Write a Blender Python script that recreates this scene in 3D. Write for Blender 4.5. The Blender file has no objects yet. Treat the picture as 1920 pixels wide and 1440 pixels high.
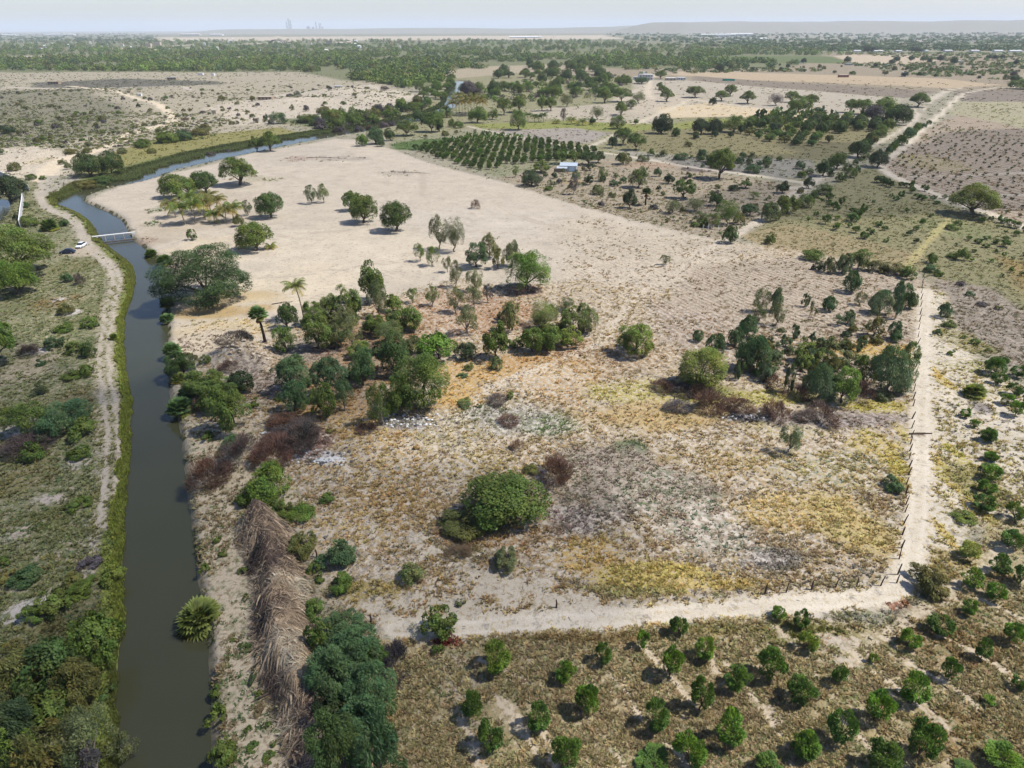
import bpy, bmesh, math, random
import numpy as np
from mathutils import Matrix, Vector

# ------------------------------------------------------------------ camera, sky, sun, exposure
S = bpy.context.scene
CAM_H = 60.0
FOC = 1280.0                       # focal length in pixels of the 1920 px wide photograph
PITCH, ROLL = math.radians(90 - 27.56), math.radians(-0.25)
camd = bpy.data.cameras.new('camera'); cam = bpy.data.objects.new('camera', camd)
S.collection.objects.link(cam)
RC = Matrix.Rotation(PITCH, 3, 'X') @ Matrix.Rotation(ROLL, 3, 'Z')
cam.matrix_world = Matrix.Translation((0, 0, CAM_H)) @ RC.to_4x4()
camd.sensor_width = 36.0; camd.lens = 36.0 * FOC / 1920.0
camd.clip_start = 0.5; camd.clip_end = 90000
S.camera = cam

SUN_EL, SUN_AZ = math.radians(56), math.radians(93)     # azimuth clockwise from +Y
w = bpy.data.worlds.new("World"); S.world = w; w.use_nodes = True
nt = w.node_tree; bg = nt.nodes['Background']
sky = nt.nodes.new('ShaderNodeTexSky'); sky.sky_type = 'NISHITA'; sky.sun_disc = False
sky.sun_elevation = SUN_EL; sky.sun_rotation = SUN_AZ; sky.altitude = 30
sky.air_density = 1.0; sky.dust_density = 0.7; sky.ozone_density = 2.6
tint = nt.nodes.new('ShaderNodeMix'); tint.data_type = 'RGBA'; tint.blend_type = 'MULTIPLY'; tint.inputs[0].default_value = 1.0; tint.inputs[7].default_value = (1.03, 1.01, 1.10, 1)
nt.links.new(sky.outputs[0], tint.inputs[6]); nt.links.new(tint.outputs[2], bg.inputs[0]); bg.inputs[1].default_value = 0.10
sd = bpy.data.lights.new('sun', 'SUN'); sd.energy = 4.7; sd.angle = math.radians(0.55); sd.color = (1.0, 0.95, 0.86)
so = bpy.data.objects.new('sun', sd); S.collection.objects.link(so)
sv = Vector((math.sin(SUN_AZ) * math.cos(SUN_EL), math.cos(SUN_AZ) * math.cos(SUN_EL), math.sin(SUN_EL)))
so.rotation_euler = sv.to_track_quat('Z', 'Y').to_euler(); so.location = (200, 0, 300)
S.view_settings.view_transform = 'Standard'; S.view_settings.look = 'None'
S.view_settings.exposure = 0.5; S.view_settings.gamma = 1.0
S.cycles.max_bounces = 6; S.cycles.diffuse_bounces = 3; S.cycles.transmission_bounces = 3
S.cycles.transparent_max_bounces = 4; S.cycles.volume_bounces = 1
S.cycles.use_adaptive_sampling = True; S.cycles.adaptive_threshold = 0.02
S.cycles.use_denoising = True
S.cycles.sample_clamp_indirect = 4

# ------------------------------------------------------------------ photo pixel <-> point on the ground
RN = np.array([list(r) for r in RC])
def G(px, py, z=0.0):
    d = RN @ np.array([(px - 960) / FOC, -(py - 720) / FOC, -1.0])
    d[2] = min(d[2], -0.0015)
    t = (z - CAM_H) / d[2]
    return np.array([d[0] * t, d[1] * t])
def depth_of(x, y, z=0.0):
    return float(-(RN.T @ np.array([x, y, z - CAM_H]))[2])
def PX(pts):
    return np.array([G(a, b) for a, b in pts])
def Pd(p0, p1):
    v = G(*p1) - G(*p0); return v / np.hypot(*v)

# ------------------------------------------------------------------ numpy noise
def hsh(ix, iy, s):
    h = (ix.astype(np.int64) * 374761393 + iy.astype(np.int64) * 668265263 + s * 1274126177) & 0xffffffff
    h = ((h ^ (h >> 13)) * 1274126177) & 0xffffffff
    h = h ^ (h >> 16)
    return (h & 0xffff) / 65535.0
def vnoise(x, y, s=0):
    ix = np.floor(x); iy = np.floor(y); fx = x - ix; fy = y - iy
    fx = fx * fx * (3 - 2 * fx); fy = fy * fy * (3 - 2 * fy)
    a = hsh(ix, iy, s); b = hsh(ix + 1, iy, s); c = hsh(ix, iy + 1, s); d = hsh(ix + 1, iy + 1, s)
    return (a * (1 - fx) + b * fx) * (1 - fy) + (c * (1 - fx) + d * fx) * fy
def fbm(x, y, sc, s=0, oc=4):
    r = 0; a = 1.0; t = 0
    for i in range(oc):
        r = r + a * vnoise(x / sc, y / sc, s + i * 17); t += a; a *= 0.55; sc = sc / 2.03
    return r / t
def sstep(a, b, x):
    t = np.clip((x - a) / (b - a), 0, 1); return t * t * (3 - 2 * t)

def poly_sd(x, y, P):
    """signed distance, negative inside"""
    if x.size < 400:
        A_ = P; E_ = np.roll(P, -1, 0) - P; X_ = x.ravel()[:, None]; Y_ = y.ravel()[:, None]
        ux = X_ - A_[:, 0]; uy = Y_ - A_[:, 1]; t = np.clip((ux * E_[:, 0] + uy * E_[:, 1]) / (E_[:, 0] ** 2 + E_[:, 1] ** 2 + 1e-12), 0, 1)
        dd = np.sqrt(((ux - t * E_[:, 0]) ** 2 + (uy - t * E_[:, 1]) ** 2).min(1))
        ey = np.where(np.abs(E_[:, 1]) > 1e-12, E_[:, 1], 1e-12); cr = ((A_[:, 1] > Y_) != (A_[:, 1] + E_[:, 1] > Y_)) & (X_ < A_[:, 0] + uy * E_[:, 0] / ey)
        return np.where(cr.sum(1) % 2 == 1, -dd, dd).reshape(x.shape)
    d = np.full(x.shape, 1e18); ins = np.zeros(x.shape, bool); n = len(P)
    for i in range(n):
        ax, ay = P[i]; bx, by = P[(i + 1) % n]
        ex, ey = bx - ax, by - ay
        t = np.clip(((x - ax) * ex + (y - ay) * ey) / (ex * ex + ey * ey + 1e-12), 0, 1)
        d = np.minimum(d, (x - ax - t * ex) ** 2 + (y - ay - t * ey) ** 2)
        c = (ay > y) != (by > y)
        with np.errstate(divide='ignore', invalid='ignore'):
            xi = ax + (y - ay) * ex / (ey if abs(ey) > 1e-12 else 1e-12)
        ins ^= c & (x < xi)
    d = np.sqrt(d)
    return np.where(ins, -d, d)
def line_d(x, y, P):
    """distance to polyline and signed side offset"""
    if x.size < 400:
        E_ = P[1:] - P[:-1]; ux = x.ravel()[:, None] - P[:-1, 0]; uy = y.ravel()[:, None] - P[:-1, 1]
        t = np.clip((ux * E_[:, 0] + uy * E_[:, 1]) / (E_[:, 0] ** 2 + E_[:, 1] ** 2 + 1e-12), 0, 1)
        return np.sqrt(((ux - t * E_[:, 0]) ** 2 + (uy - t * E_[:, 1]) ** 2).min(1)).reshape(x.shape)
    d = np.full(x.shape, 1e18)
    for i in range(len(P) - 1):
        ax, ay = P[i]; bx, by = P[i + 1]
        ex, ey = bx - ax, by - ay
        t = np.clip(((x - ax) * ex + (y - ay) * ey) / (ex * ex + ey * ey + 1e-12), 0, 1)
        d = np.minimum(d, (x - ax - t * ex) ** 2 + (y - ay - t * ey) ** 2)
    return np.sqrt(d)
def smooth_line(P, k=4):
    P = [np.array(p, float) for p in P]; out = []
    for i in range(len(P) - 1):
        p0 = P[max(i - 1, 0)]; p1 = P[i]; p2 = P[i + 1]; p3 = P[min(i + 2, len(P) - 1)]
        for j in range(k):
            t = j / k
            out.append(0.5 * ((2 * p1) + (-p0 + p2) * t + (2 * p0 - 5 * p1 + 4 * p2 - p3) * t * t + (-p0 + 3 * p1 - 3 * p2 + p3) * t ** 3))
    out.append(P[-1]); return np.array(out)

# ------------------------------------------------------------------ canal outline (waterline), in photo pixels on the water level
WZ = -1.0
canal_left = [(214, 1750), (218, 1440), (218, 1289), (222, 1222), (230, 1180), (229, 1111), (229, 1022), (231, 956), (239, 880), (242, 810),
              (245, 765), (244, 745), (236, 705), (231, 670), (231, 600), (240, 570), (249, 545), (250, 515), (242, 495), (222, 480), (205, 467), (192, 455),
              (181, 437), (170, 420), (155, 407), (130, 395), (110, 387), (106, 376), (122, 367), (140, 359), (158, 350), (205, 337), (250, 321),
              (300, 307), (370, 288), (480, 268), (560, 254), (640, 243), (700, 232), (760, 220), (800, 210), (828, 196), (836, 176), (851, 158), (856, 150)]
canal_right = [(404, 1750), (398, 1440), (396, 1333), (391, 1244), (387, 1178), (371, 1089), (367, 1049), (355, 955), (347, 889), (344, 860), (340, 825),
               (335, 790), (322, 760), (315, 715), (312, 680), (315, 632), (315, 590), (315, 535), (310, 510), (300, 495), (282, 477), (270, 465),
               (252, 452), (241, 437), (237, 427), (227, 412), (207, 400), (185, 390), (163, 381), (158, 373), (172, 365), (217, 352), (275, 340), (325, 322), (375, 310),
               (480, 287), (560, 270), (640, 255), (700, 244), (760, 232), (812, 219), (846, 206), (862, 186), (870, 168), (874, 152)]
CL = np.array([G(a, b, WZ) for a, b in canal_left]); CR = np.array([G(a, b, WZ) for a, b in canal_right])
CANAL = np.concatenate([smooth_line(CL, 3), smooth_line(CR, 3)[::-1]])
POND = np.array([G(a, b, WZ) for a, b in [(-60, 372), (2, 371), (14, 374), (20, 384), (17, 398), (8, 410), (-6, 424), (-60, 440)]])
BERM = smooth_line(PX([(486, 978), (505, 1024), (524, 1089), (530, 1155), (537, 1222), (567, 1289), (600, 1378), (640, 1440), (690, 1540)]), 4)

# mounds: px, py, radius m, height m
MOUNDS = [(470, 668, 6.5, 2.2), (440, 672, 4.5, 1.8), (500, 690, 5, 1.2), (95, 800, 5, 0.9), (150, 690, 5, 0.7), (60, 640, 6, 0.8), (60, 1180, 3.5, 0.7),
          (560, 820, 5, 0.8), (450, 870, 4, 1.0), (500, 840, 4, 0.8), (160, 520, 6, 0.9), (120, 575, 5, 0.7), (700, 185, 40, 7), (640, 175, 45, 6), (560, 190, 40, 4), (330, 195, 50, 3),
          (60, 290, 18, 2.0), (200, 230, 30, 2.5), (420, 215, 25, 2.5), (110, 180, 60, 4), (1690, 545, 4, 0.5), (520, 72, 90, 14)]
MW = [(G(a, b), r, h) for a, b, r, h in MOUNDS]
def ridge(x, y, a, b, hgt, wid, s):
    """far low hills along a line"""
    A = np.array(a, float); B = np.array(b, float); e = B - A; L = np.hypot(*e)
    t = ((x - A[0]) * e[0] + (y - A[1]) * e[1]) / (L * L)
    d = ((x - A[0]) * -e[1] + (y - A[1]) * e[0]) / L
    n = fbm(x, y, 1400.0, s, 4)
    ends = sstep(-0.02, 0.10, t) * sstep(1.02, 0.90, t)
    return hgt * ends * sstep(-wid, -wid * 0.25, -np.abs(d)) * (0.62 + 0.7 * n)
def height(x, y):
    x = np.asarray(x, float); y = np.asarray(y, float); d = np.hypot(x, y)
    z = 0.30 * (fbm(x, y, 14.0, 5, 3) - 0.5) + 0.10 * (fbm(x, y, 2.6, 9, 2) - 0.5)
    z = z + (fbm(x, y, 160.0, 31, 3) - 0.5) * 3.0 * sstep(300, 700, d)
    z = z * sstep(6, 14, d) if np.ndim(z) else z
    for (c, r, h) in MW:
        q = np.hypot(x - c[0], y - c[1]) / r
        z = z + h * np.exp(-q * q * 1.6) * (0.8 + 0.4 * vnoise(x / r * 3, y / r * 3, 3))
    db = line_d(x, y, BERM)
    z = z + 1.9 * sstep(3.7, 0.4, db) * (0.75 + 0.5 * vnoise(x / 2.2, y / 2.2, 77))
    far = d > 3500
    if np.any(far):
        f = np.zeros(x.shape)
        xf, yf = x[far], y[far]
        v = ridge(xf, yf, (1300, 9800), (6400, 8600), 118, 1300, 3)
        v = np.maximum(v, ridge(xf, yf, (-5200, 12500), (2400, 12000), 60, 1100, 8))
        v = np.maximum(v, ridge(xf, yf, (1500, 15000), (9800, 14000), 95, 1300, 12))
        v = np.maximum(v, ridge(xf, yf, (5200, 7600), (9500, 8200), 40, 900, 21))
        f[far] = v; z = z + f
    # canal cut
    near = d < 1300
    zz = z.copy()
    if not near.any(): return zz
    for P, sl in ((CANAL, 1.3), (POND, 2.0)):
        sdv = poly_sd(x[near], y[near], P) + 0.35 * (fbm(x[near], y[near], 1.6, 41, 2) - 0.5)
        zn = zz[near]
        cut = WZ + sdv / sl * 1.0
        m = sstep(0.0, sl * 1.5, sdv)
        zn = np.where(sdv < sl * 1.5, np.minimum(zn, np.maximum(cut, -2.2)) * (1 - m) + zn * m, zn)
        zz[near] = zn
    return zz
def hz(x, y):
    return float(height(np.array([x]), np.array([y]))[0])
HAZE_D = 0.6e-4
# ------------------------------------------------------------------ what covers the ground where (real surface colours, linear)
SAND = (0.50, 0.455, 0.375); WHITE = (0.55, 0.52, 0.455); GREYS = (0.33, 0.305, 0.275); PALE = (0.60, 0.575, 0.53)
DIRT = (0.36, 0.305, 0.235); TRACK = (0.50, 0.46, 0.385)
GOLD = (0.36, 0.255, 0.095); ORNG = (0.27, 0.155, 0.075); STRAW = (0.42, 0.33, 0.17); BROL = (0.17, 0.125, 0.065)
OLIVE = (0.13, 0.135, 0.05); GREEN = (0.07, 0.11, 0.035); DGREEN = (0.04, 0.065, 0.028); LITTER = (0.185, 0.165, 0.145); PURP = (0.175, 0.14, 0.115)
ASH = (0.62, 0.64, 0.66); NEARBLACK = (0.045, 0.04, 0.045); OCHRE = (0.40, 0.30, 0.15); RUST = (0.19, 0.09, 0.06); GREYG = (0.17, 0.175, 0.115)
FD = Pd((1160, 640), (1275, 710)); FN = np.array([-FD[1], FD[0]])
RD = Pd((1745, 239), (1920, 267)); RNN = np.array([-RD[1], RD[0]])
OD = Pd((1138, 1258), (1195, 1338)); ON = np.array([-OD[1], OD[0]])
layers = []
def poly(pts, fea, **k): layers.append(('p', PX(pts), fea, k))
def blob(px, py, rx, ry, fea=None, **k):
    c = G(px, py); ex = abs(G(px + rx, py)[0] - c[0]); a = G(px, py - ry); b = G(px, py + ry); ey = abs(a[1] - b[1]) / 2
    c = (a + b) / 2
    layers.append(('e', (c, ex, ey), fea if fea else 0.35, k))
def path(pts, wid, fea, **k): layers.append(('l', smooth_line(PX(pts), 4), (wid, fea), k))

# distance bands first (scrub plain, then woods, tan plains, towns)
poly([(-900, 60), (2900, 50), (2900, 71), (-900, 71)], 300, soil=(0.40, 0.36, 0.30), A=(0.10, 0.12, 0.08), aA=.52)
poly([(-900, 66), (2900, 62), (2900, 96), (1600, 96), (1200, 82), (-900, 82)], 60, soil=(0.36, 0.32, 0.25), A=(0.085, 0.11, 0.05), aA=.6)
poly([(290, 70), (1130, 66), (1180, 73), (640, 76), (300, 77)], 40, soil=(0.52, 0.46, 0.37), A=GREYG, aA=.14)
poly([(1280, 60), (1920, 56), (2300, 58), (2300, 78), (1700, 80), (1280, 74)], 60, soil=(0.40, 0.37, 0.33), A=(0.12, 0.14, 0.09), aA=.5)
poly([(-900, 82), (300, 80), (1100, 79), (1300, 88), (1560, 98), (2600, 98), (2600, 112), (1560, 112), (1480, 128), (1280, 130), (1010, 142), (830, 165), (640, 150), (560, 136), (-900, 134)],
     12, soil=(0.30, 0.27, 0.18), A=(0.08, 0.11, 0.045), aA=.66)
blob(65, 107, 58, 5, soil=SAND, A=OLIVE, aA=.3)
blob(285, 89, 34, 5, soil=SAND, aA=.1); blob(332, 91, 14, 3, soil=SAND, aA=.1); blob(150, 128, 40, 3, soil=(.3, .3, .12), A=GREEN, aA=.5); blob(520, 80, 22, 4, soil=SAND, aA=.0)
blob(420, 108, 40, 3, soil=SAND, A=OLIVE, aA=.4)
# right middle distance: tan and grey-brown fields
poly([(1000, 128), (1480, 128), (1560, 100), (2400, 106), (2400, 178), (1800, 170), (1500, 166), (1300, 150), (1100, 146)], 10, soil=(0.36, 0.31, 0.245), A=(0.15, 0.125, 0.075), aA=.45, B=GREYG, aB=.2)
poly([(1530, 108), (1600, 103), (1700, 105), (1760, 115), (1700, 119), (1560, 117)], 6, soil=(0.50, 0.42, 0.32), aA=.05)
poly([(1290, 104), (1560, 106), (1600, 119), (1500, 118), (1290, 118)], 8, soil=(.2, .2, .1), A=GREEN, aA=.7)
poly([(1280, 133), (1500, 138), (1760, 147), (1880, 158), (1780, 164), (1560, 155), (1340, 146), (1250, 140)], 6, soil=(0.46, 0.375, 0.265), A=BROL, aA=.12)
poly([(1300, 142), (1560, 158), (1760, 170), (1700, 182), (1500, 168), (1290, 153)], 6, soil=(0.24, 0.20, 0.165), A=(.16, .14, .11), aA=.5)
poly([(1180, 152), (1300, 152), (1520, 168), (1700, 185), (1640, 215), (1560, 226), (1300, 205), (1190, 200)], 6, soil=(0.46, 0.42, 0.36), A=(0.24, 0.22, 0.15), aA=.35, B=LITTER, aB=.2)
poly([(1790, 168), (2300, 165), (2300, 195), (1860, 195), (1800, 188)], 6, soil=(0.25, 0.215, 0.18), A=(.15, .13, .11), aA=.5)
poly([(1790, 192), (2300, 190), (2300, 260), (1920, 243), (1830, 225), (1770, 212)], 6, soil=(0.42, 0.38, 0.30), A=(0.22, 0.22, 0.12), aA=.55)
poly([(890, 124), (1050, 120), (1120, 130), (1000, 138), (880, 150), (800, 140)], 5, soil=(0.42, 0.36, 0.28), A=OLIVE, aA=.3)
# left dunes and scrub
poly([(-900, 134), (560, 136), (640, 150), (700, 150), (790, 180), (700, 215), (560, 235), (380, 262), (150, 330), (60, 330), (-60, 310), (-900, 420)],
     8, soil=(0.50, 0.45, 0.37), A=(0.155, 0.15, 0.09), aA=.48, B=LITTER, aB=.18)
poly([(60, 155), (230, 148), (400, 152), (420, 158), (200, 166), (60, 164)], 6, soil=LITTER, A=(0.1, 0.1, 0.08), aA=.7)
poly([(-200, 172), (150, 170), (240, 205), (250, 240), (120, 262), (-200, 280)], 8, soil=(0.36, 0.32, 0.265), A=(0.12, 0.125, 0.075), aA=.66, B=LITTER, aB=.3)
poly([(380, 205), (560, 170), (700, 158), (790, 180), (720, 212), (600, 226), (440, 236)], 6, soil=(0.57, 0.515, 0.44), A=(0.18, 0.17, 0.10), aA=.30)
poly([(0, 278), (90, 272), (130, 300), (120, 345), (80, 370), (30, 345), (-100, 330), (-100, 290)], 4, soil=(0.56, 0.50, 0.41), A=GREYG, aA=.12)
blob(75, 302, 22, 6, soil=(.54, .47, .34))
poly([(180, 300), (280, 262), (520, 240), (560, 250), (380, 282), (250, 310), (160, 345), (140, 330)], 2, soil=(0.28, 0.26, 0.12), A=(0.17, 0.17, 0.06), aA=.65, B=ORNG, aB=.15)
path([(560, 225), (640, 235), (700, 215), (760, 200), (810, 190)], 14, 8, soil=DIRT, A=GREEN, aA=.8)
path([(130, 162), (190, 168), (240, 180), (285, 197), (312, 208), (321, 218), (316, 230), (280, 240), (250, 248), (230, 259), (205, 272), (170, 285), (120, 300), (90, 320), (82, 345)], 4.0, 1.4, soil=(0.64, 0.56, 0.43), aA=.02, aB=0)
path([(0, 163), (90, 166), (200, 165), (330, 161), (355, 170)], 4, 2, soil=(.5, .46, .4), aA=.05, aB=0)
# river corridor and olive fields
poly([(640, 235), (700, 215), (800, 200), (830, 150), (1000, 135), (1180, 150), (1190, 200), (1300, 208), (1560, 228), (1700, 240), (1620, 300), (1500, 345), (1280, 312), (1100, 285), (880, 240), (740, 262)],
     4, soil=(0.34, 0.31, 0.23), A=(0.14, 0.15, 0.06), aA=.55, B=GREYG, aB=.2)
poly([(880, 232), (1060, 226), (1260, 232), (1330, 222), (1560, 232), (1400, 244), (1240, 247), (900, 240)], 3, soil=(0.28, 0.27, 0.10), A=(.16, .19, .05), aA=.6)
poly([(985, 205), (1200, 190), (1300, 205), (1220, 232), (1100, 228), (1000, 218)], 3, soil=(0.47, 0.42, 0.36), A=OLIVE, aA=.25)
poly([(1160, 172), (1240, 160), (1300, 190), (1280, 205), (1200, 215), (1140, 190)], 4, soil=(0.5, 0.44, 0.36), A=GREYG, aA=.2)
poly([(900, 244), (1080, 238), (1150, 250), (1105, 270), (1040, 266)], 2, soil=(0.38, 0.35, 0.32), A=LITTER, aA=.45)
poly([(1240, 200), (1330, 192), (1600, 222), (1560, 232), (1380, 218), (1240, 222)], 3, soil=(0.54, 0.47, 0.36), A=STRAW, aA=.3, aB=0)
poly([(1200, 244), (1600, 232), (1640, 250), (1600, 285), (1500, 305), (1280, 292), (1150, 275)], 3, soil=(0.25, 0.22, 0.13), A=(0.14, 0.135, 0.065), aA=.6, B=LITTER, aB=.2)
poly([(1140, 280), (1300, 294), (1520, 300), (1530, 335), (1380, 328), (1200, 300)], 2, soil=(0.37, 0.345, 0.315), A=GREYG, aA=.4, B=LITTER, aB=.35)
# orchard block and scrub beside the shed
poly([(731, 263), (880, 243), (1100, 285), (1150, 300), (1040, 312), (940, 335), (800, 288)], 1.5, soil=(0.33, 0.30, 0.22), A=(.09, .13, .045), aA=.42, B=LITTER, aB=.2)
poly([(735, 270), (790, 262), (850, 258), (850, 264), (790, 282), (740, 280)], 1.2, soil=(0.08, 0.12, 0.04), A=GREEN, aA=.9)
poly([(930, 335), (1050, 310), (1150, 296), (1280, 315), (1500, 350), (1480, 400), (1420, 430), (1350, 452), (1240, 432), (1100, 392)], 2, soil=(0.40, 0.35, 0.29), A=(0.20, 0.17, 0.10), aA=.46, B=LITTER, aB=.36, fa=.25)
blob(1075, 342, 22, 6, soil=(.45, .33, .17)); blob(1230, 310, 60, 7, A=ORNG, aA=.4)
blob(1330, 318, 55, 5, soil=(.15, .12, .11), A=NEARBLACK, aA=.3)
# right fields
poly([(1650, 305), (1755, 230), (1800, 214), (1960, 250), (2500, 330), (2500, 600), (2100, 480), (1920, 425), (1800, 385), (1690, 350), (1655, 325)], 2,
     soil=(0.40, 0.345, 0.285), A=BROL, aA=.35, B=LITTER, aB=.2, fa=.9, fu='R')
blob(1740, 305, 60, 20, A=(.24, .2, .07), aA=.5)
poly([(1400, 440), (1450, 405), (1520, 375), (1610, 320), (1640, 315), (1700, 352), (1790, 388), (1920, 432), (2500, 640), (2500, 900), (2000, 690), (1800, 600), (1760, 545), (1730, 505), (1560, 480), (1440, 455)], 2,
     soil=(0.29, 0.26, 0.175), A=(0.175, 0.17, 0.085), aA=.62, B=(.09, .115, .05), aB=.34, fa=.5, fu='R')
poly([(1380, 440), (1480, 420), (1600, 445), (1740, 480), (1720, 510), (1560, 482), (1430, 462)], 1.5, soil=(.36, .30, .20), A=(.22, .185, .10), aA=.6, fa=.2, fu='R')
blob(1790, 430, 60, 22, A=(.15, .17, .07), aA=.6)
path([(1790, 405), (1760, 430), (1735, 460), (1700, 498)], 1.3, 1.0, soil=(.40, .36, .17), aA=.15, aB=0)
poly([(1750, 520), (1860, 540), (1990, 640), (2300, 720), (2300, 860), (1920, 700), (1800, 640), (1745, 560)], 2, soil=(0.37, 0.33, 0.285), A=(.17, .14, .10), aA=.45, B=LITTER, aB=.4, fa=.3)
poly([(1870, 480), (2200, 560), (2300, 700), (1960, 610)], 3, soil=(.3, .25, .14), A=(.2, .15, .06), aA=.7, B=GREEN, aB=.2, fa=.4, fu='R')
# mid-distance tracks
path([(878, 236), (940, 250), (1000, 263), (1060, 274), (1120, 285), (1200, 297), (1300, 314), (1400, 327), (1510, 343)], 2.2, 1.0, soil=TRACK, aA=.03, aB=0, fa=0)
path([(1098, 277), (1125, 266), (1155, 251)], 2.2, 1, soil=TRACK, aA=.03, aB=0)
path([(1190, 232), (1235, 214), (1270, 198), (1295, 186), (1340, 192), (1400, 199), (1480, 212), (1560, 222), (1620, 228)], 2.4, 1.4, soil=(.56, .5, .39), aA=.02, aB=0)
path([(1420, 132), (1300, 136), (1230, 140), (1215, 170), (1225, 185)], 3, 2, soil=(.55, .49, .4), aA=.02, aB=0)
path([(1810, 162), (1785, 168), (1760, 180), (1740, 196), (1725, 212), (1712, 228), (1690, 243), (1640, 272), (1590, 300), (1530, 338), (1470, 378), (1425, 412), (1380, 440), (1345, 455)], 2.0, 1.0, soil=TRACK, aA=.06, aB=0, fa=0)
path([(1780, 165), (1745, 185), (1715, 205), (1700, 225)], 2.2, 1.4, soil=TRACK, aA=.05, aB=0)
path([(1880, 163), (1840, 167), (1808, 175), (1793, 187), (1778, 200), (1765, 213), (1745, 230), (1722, 248), (1710, 262), (1690, 280), (1662, 297), (1652, 308), (1660, 322), (1690, 338), (1720, 351), (1760, 366), (1800, 382), (1850, 398), (1920, 425), (2000, 455)], 2.4, 1.0, soil=(.56, .51, .42), aA=.02, aB=0, fa=0)
path([(1700, 331), (1800, 329), (1920, 324)], 1.2, .8, soil=TRACK, aA=.1, aB=0, fa=0)
path([(1860, 367), (1960, 364)], 1.4, .8, soil=TRACK, aA=.1, aB=0, fa=0)
path([(1900, 165), (1925, 140), (1960, 125)], 3, 2, soil=TRACK, aA=.1, aB=0)
path([(1470, 352), (1505, 352)], 2, 2, soil=TRACK, aA=.1, aB=0)

# left bank of the canal
poly([(-700, 430), (-60, 320), (40, 335), (75, 345), (95, 390), (170, 430), (215, 500), (225, 560), (222, 700), (232, 900), (215, 1200), (205, 1440), (200, 1900), (-900, 1900), (-900, 700)],
     1.2, soil=(0.37, 0.325, 0.26), A=(0.135, 0.145, 0.065), aA=.56, B=(.075, .115, .045), aB=.42, fa=0)
poly([(85, 330), (150, 330), (160, 352), (120, 362), (100, 372), (75, 365)], 1.5, soil=(.40, .37, .33), A=GREYG, aA=.35, aB=0)
blob(100, 425, 60, 22, A=(.10, .115, .045), aA=.6); blob(140, 500, 45, 22, soil=(.30, .26, .2), A=OLIVE, aA=.6)
blob(165, 590, 40, 45, A=(.11, .12, .045), aA=.7, aB=.4); blob(150, 650, 30, 25, B=(.05, .085, .03), aB=.85)
blob(60, 690, 45, 40, soil=(.36, .31, .24), aA=.3, aB=.1); blob(135, 760, 45, 40, A=(.13, .12, .05), aA=.7)
blob(40, 900, 60, 40, A=(.13, .125, .05), aA=.75, aB=.2); blob(80, 980, 55, 30, A=(.11, .12, .045), aA=.75, B=GREEN, aB=.4)
blob(100, 570, 50, 20, A=(.17, .13, .05), aA=.6)
poly([(195, 700), (235, 700), (233, 1100), (205, 1440), (170, 1440), (180, 1150), (155, 1050), (190, 930), (185, 800)], 1.0, soil=(0.43, 0.395, 0.345), A=OLIVE, aA=.28, B=LITTER, aB=.2)
blob(55, 805, 45, 22, soil=(.40, .37, .34), aA=.15, aB=.1, A=LITTER); blob(150, 860, 30, 22, soil=(.42, .39, .36), aA=.1, aB=.1)
blob(90, 935, 38, 12, soil=(.42, .38, .34), aA=.1, aB=.1); blob(50, 1150, 55, 38, soil=(.44, .42, .40), aA=.08, aB=.1); blob(20, 1000, 40, 22, soil=(.4, .35, .3), aA=.2)
blob(112, 562, 13, 6, soil=(.5, .49, .48), aA=0, aB=0); blob(140, 585, 14, 8, soil=(.5, .49, .48), aA=0, aB=0); blob(70, 660, 22, 7, soil=(.5, .49, .48), aA=0, aB=0)
blob(110, 1050, 60, 25, soil=(.37, .32, .26), A=OLIVE, aA=.35)
blob(120, 1250, 110, 180, soil=(.2, .18, .11), A=(.08, .08, .035), aA=.7, B=DGREEN, aB=.5)
blob(30, 575, 60, 22, soil=(.2, .17, .13), aA=.5)
# strips beside the water
path([(237, 1500), (226, 1290), (229, 1200), (236, 1100), (235, 1000), (238, 930), (243, 850), (250, 770), (246, 740)], 0.2, .1)
path([(196, 1440), (206, 1250), (215, 1180), (205, 1050), (218, 950), (226, 840), (236, 740), (222, 700), (221, 620), (232, 565), (241, 520), (228, 492), (205, 478), (185, 458), (170, 435), (150, 415), (120, 400), (98, 385), (97, 370), (120, 358), (150, 345)],
     1.3, .7, soil=(.16, .15, .06), A=(.13, .16, .035), aA=.8, B=GREEN, aB=.4)
path([(160, 340), (250, 312), (340, 290), (480, 264), (600, 243)], 4.5, 1.5, soil=(.16, .16, .06), A=(.10, .13, .04), aA=.85)
# left track with two ruts
LT = [(84, 338), (78, 352), (74, 365), (82, 382), (98, 394), (122, 403), (142, 418), (152, 434), (160, 448), (168, 460), (182, 474), (198, 490), (212, 508), (218, 525), (214, 545), (206, 575), (202, 605), (198, 640), (194, 670), (200, 720), (208, 770), (212, 830), (208, 900), (200, 980)]
path(LT, 1.9, .8, soil=(.42, .385, .33), aA=.12, aB=0, B=LITTER)
path(LT[13:], 2.0, .9, soil=(.36, .33, .26), A=OLIVE, aA=.5)
RUT = []
blob(160, 470, 40, 12, soil=(.42, .37, .30), aA=.12, aB=.05)
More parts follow.
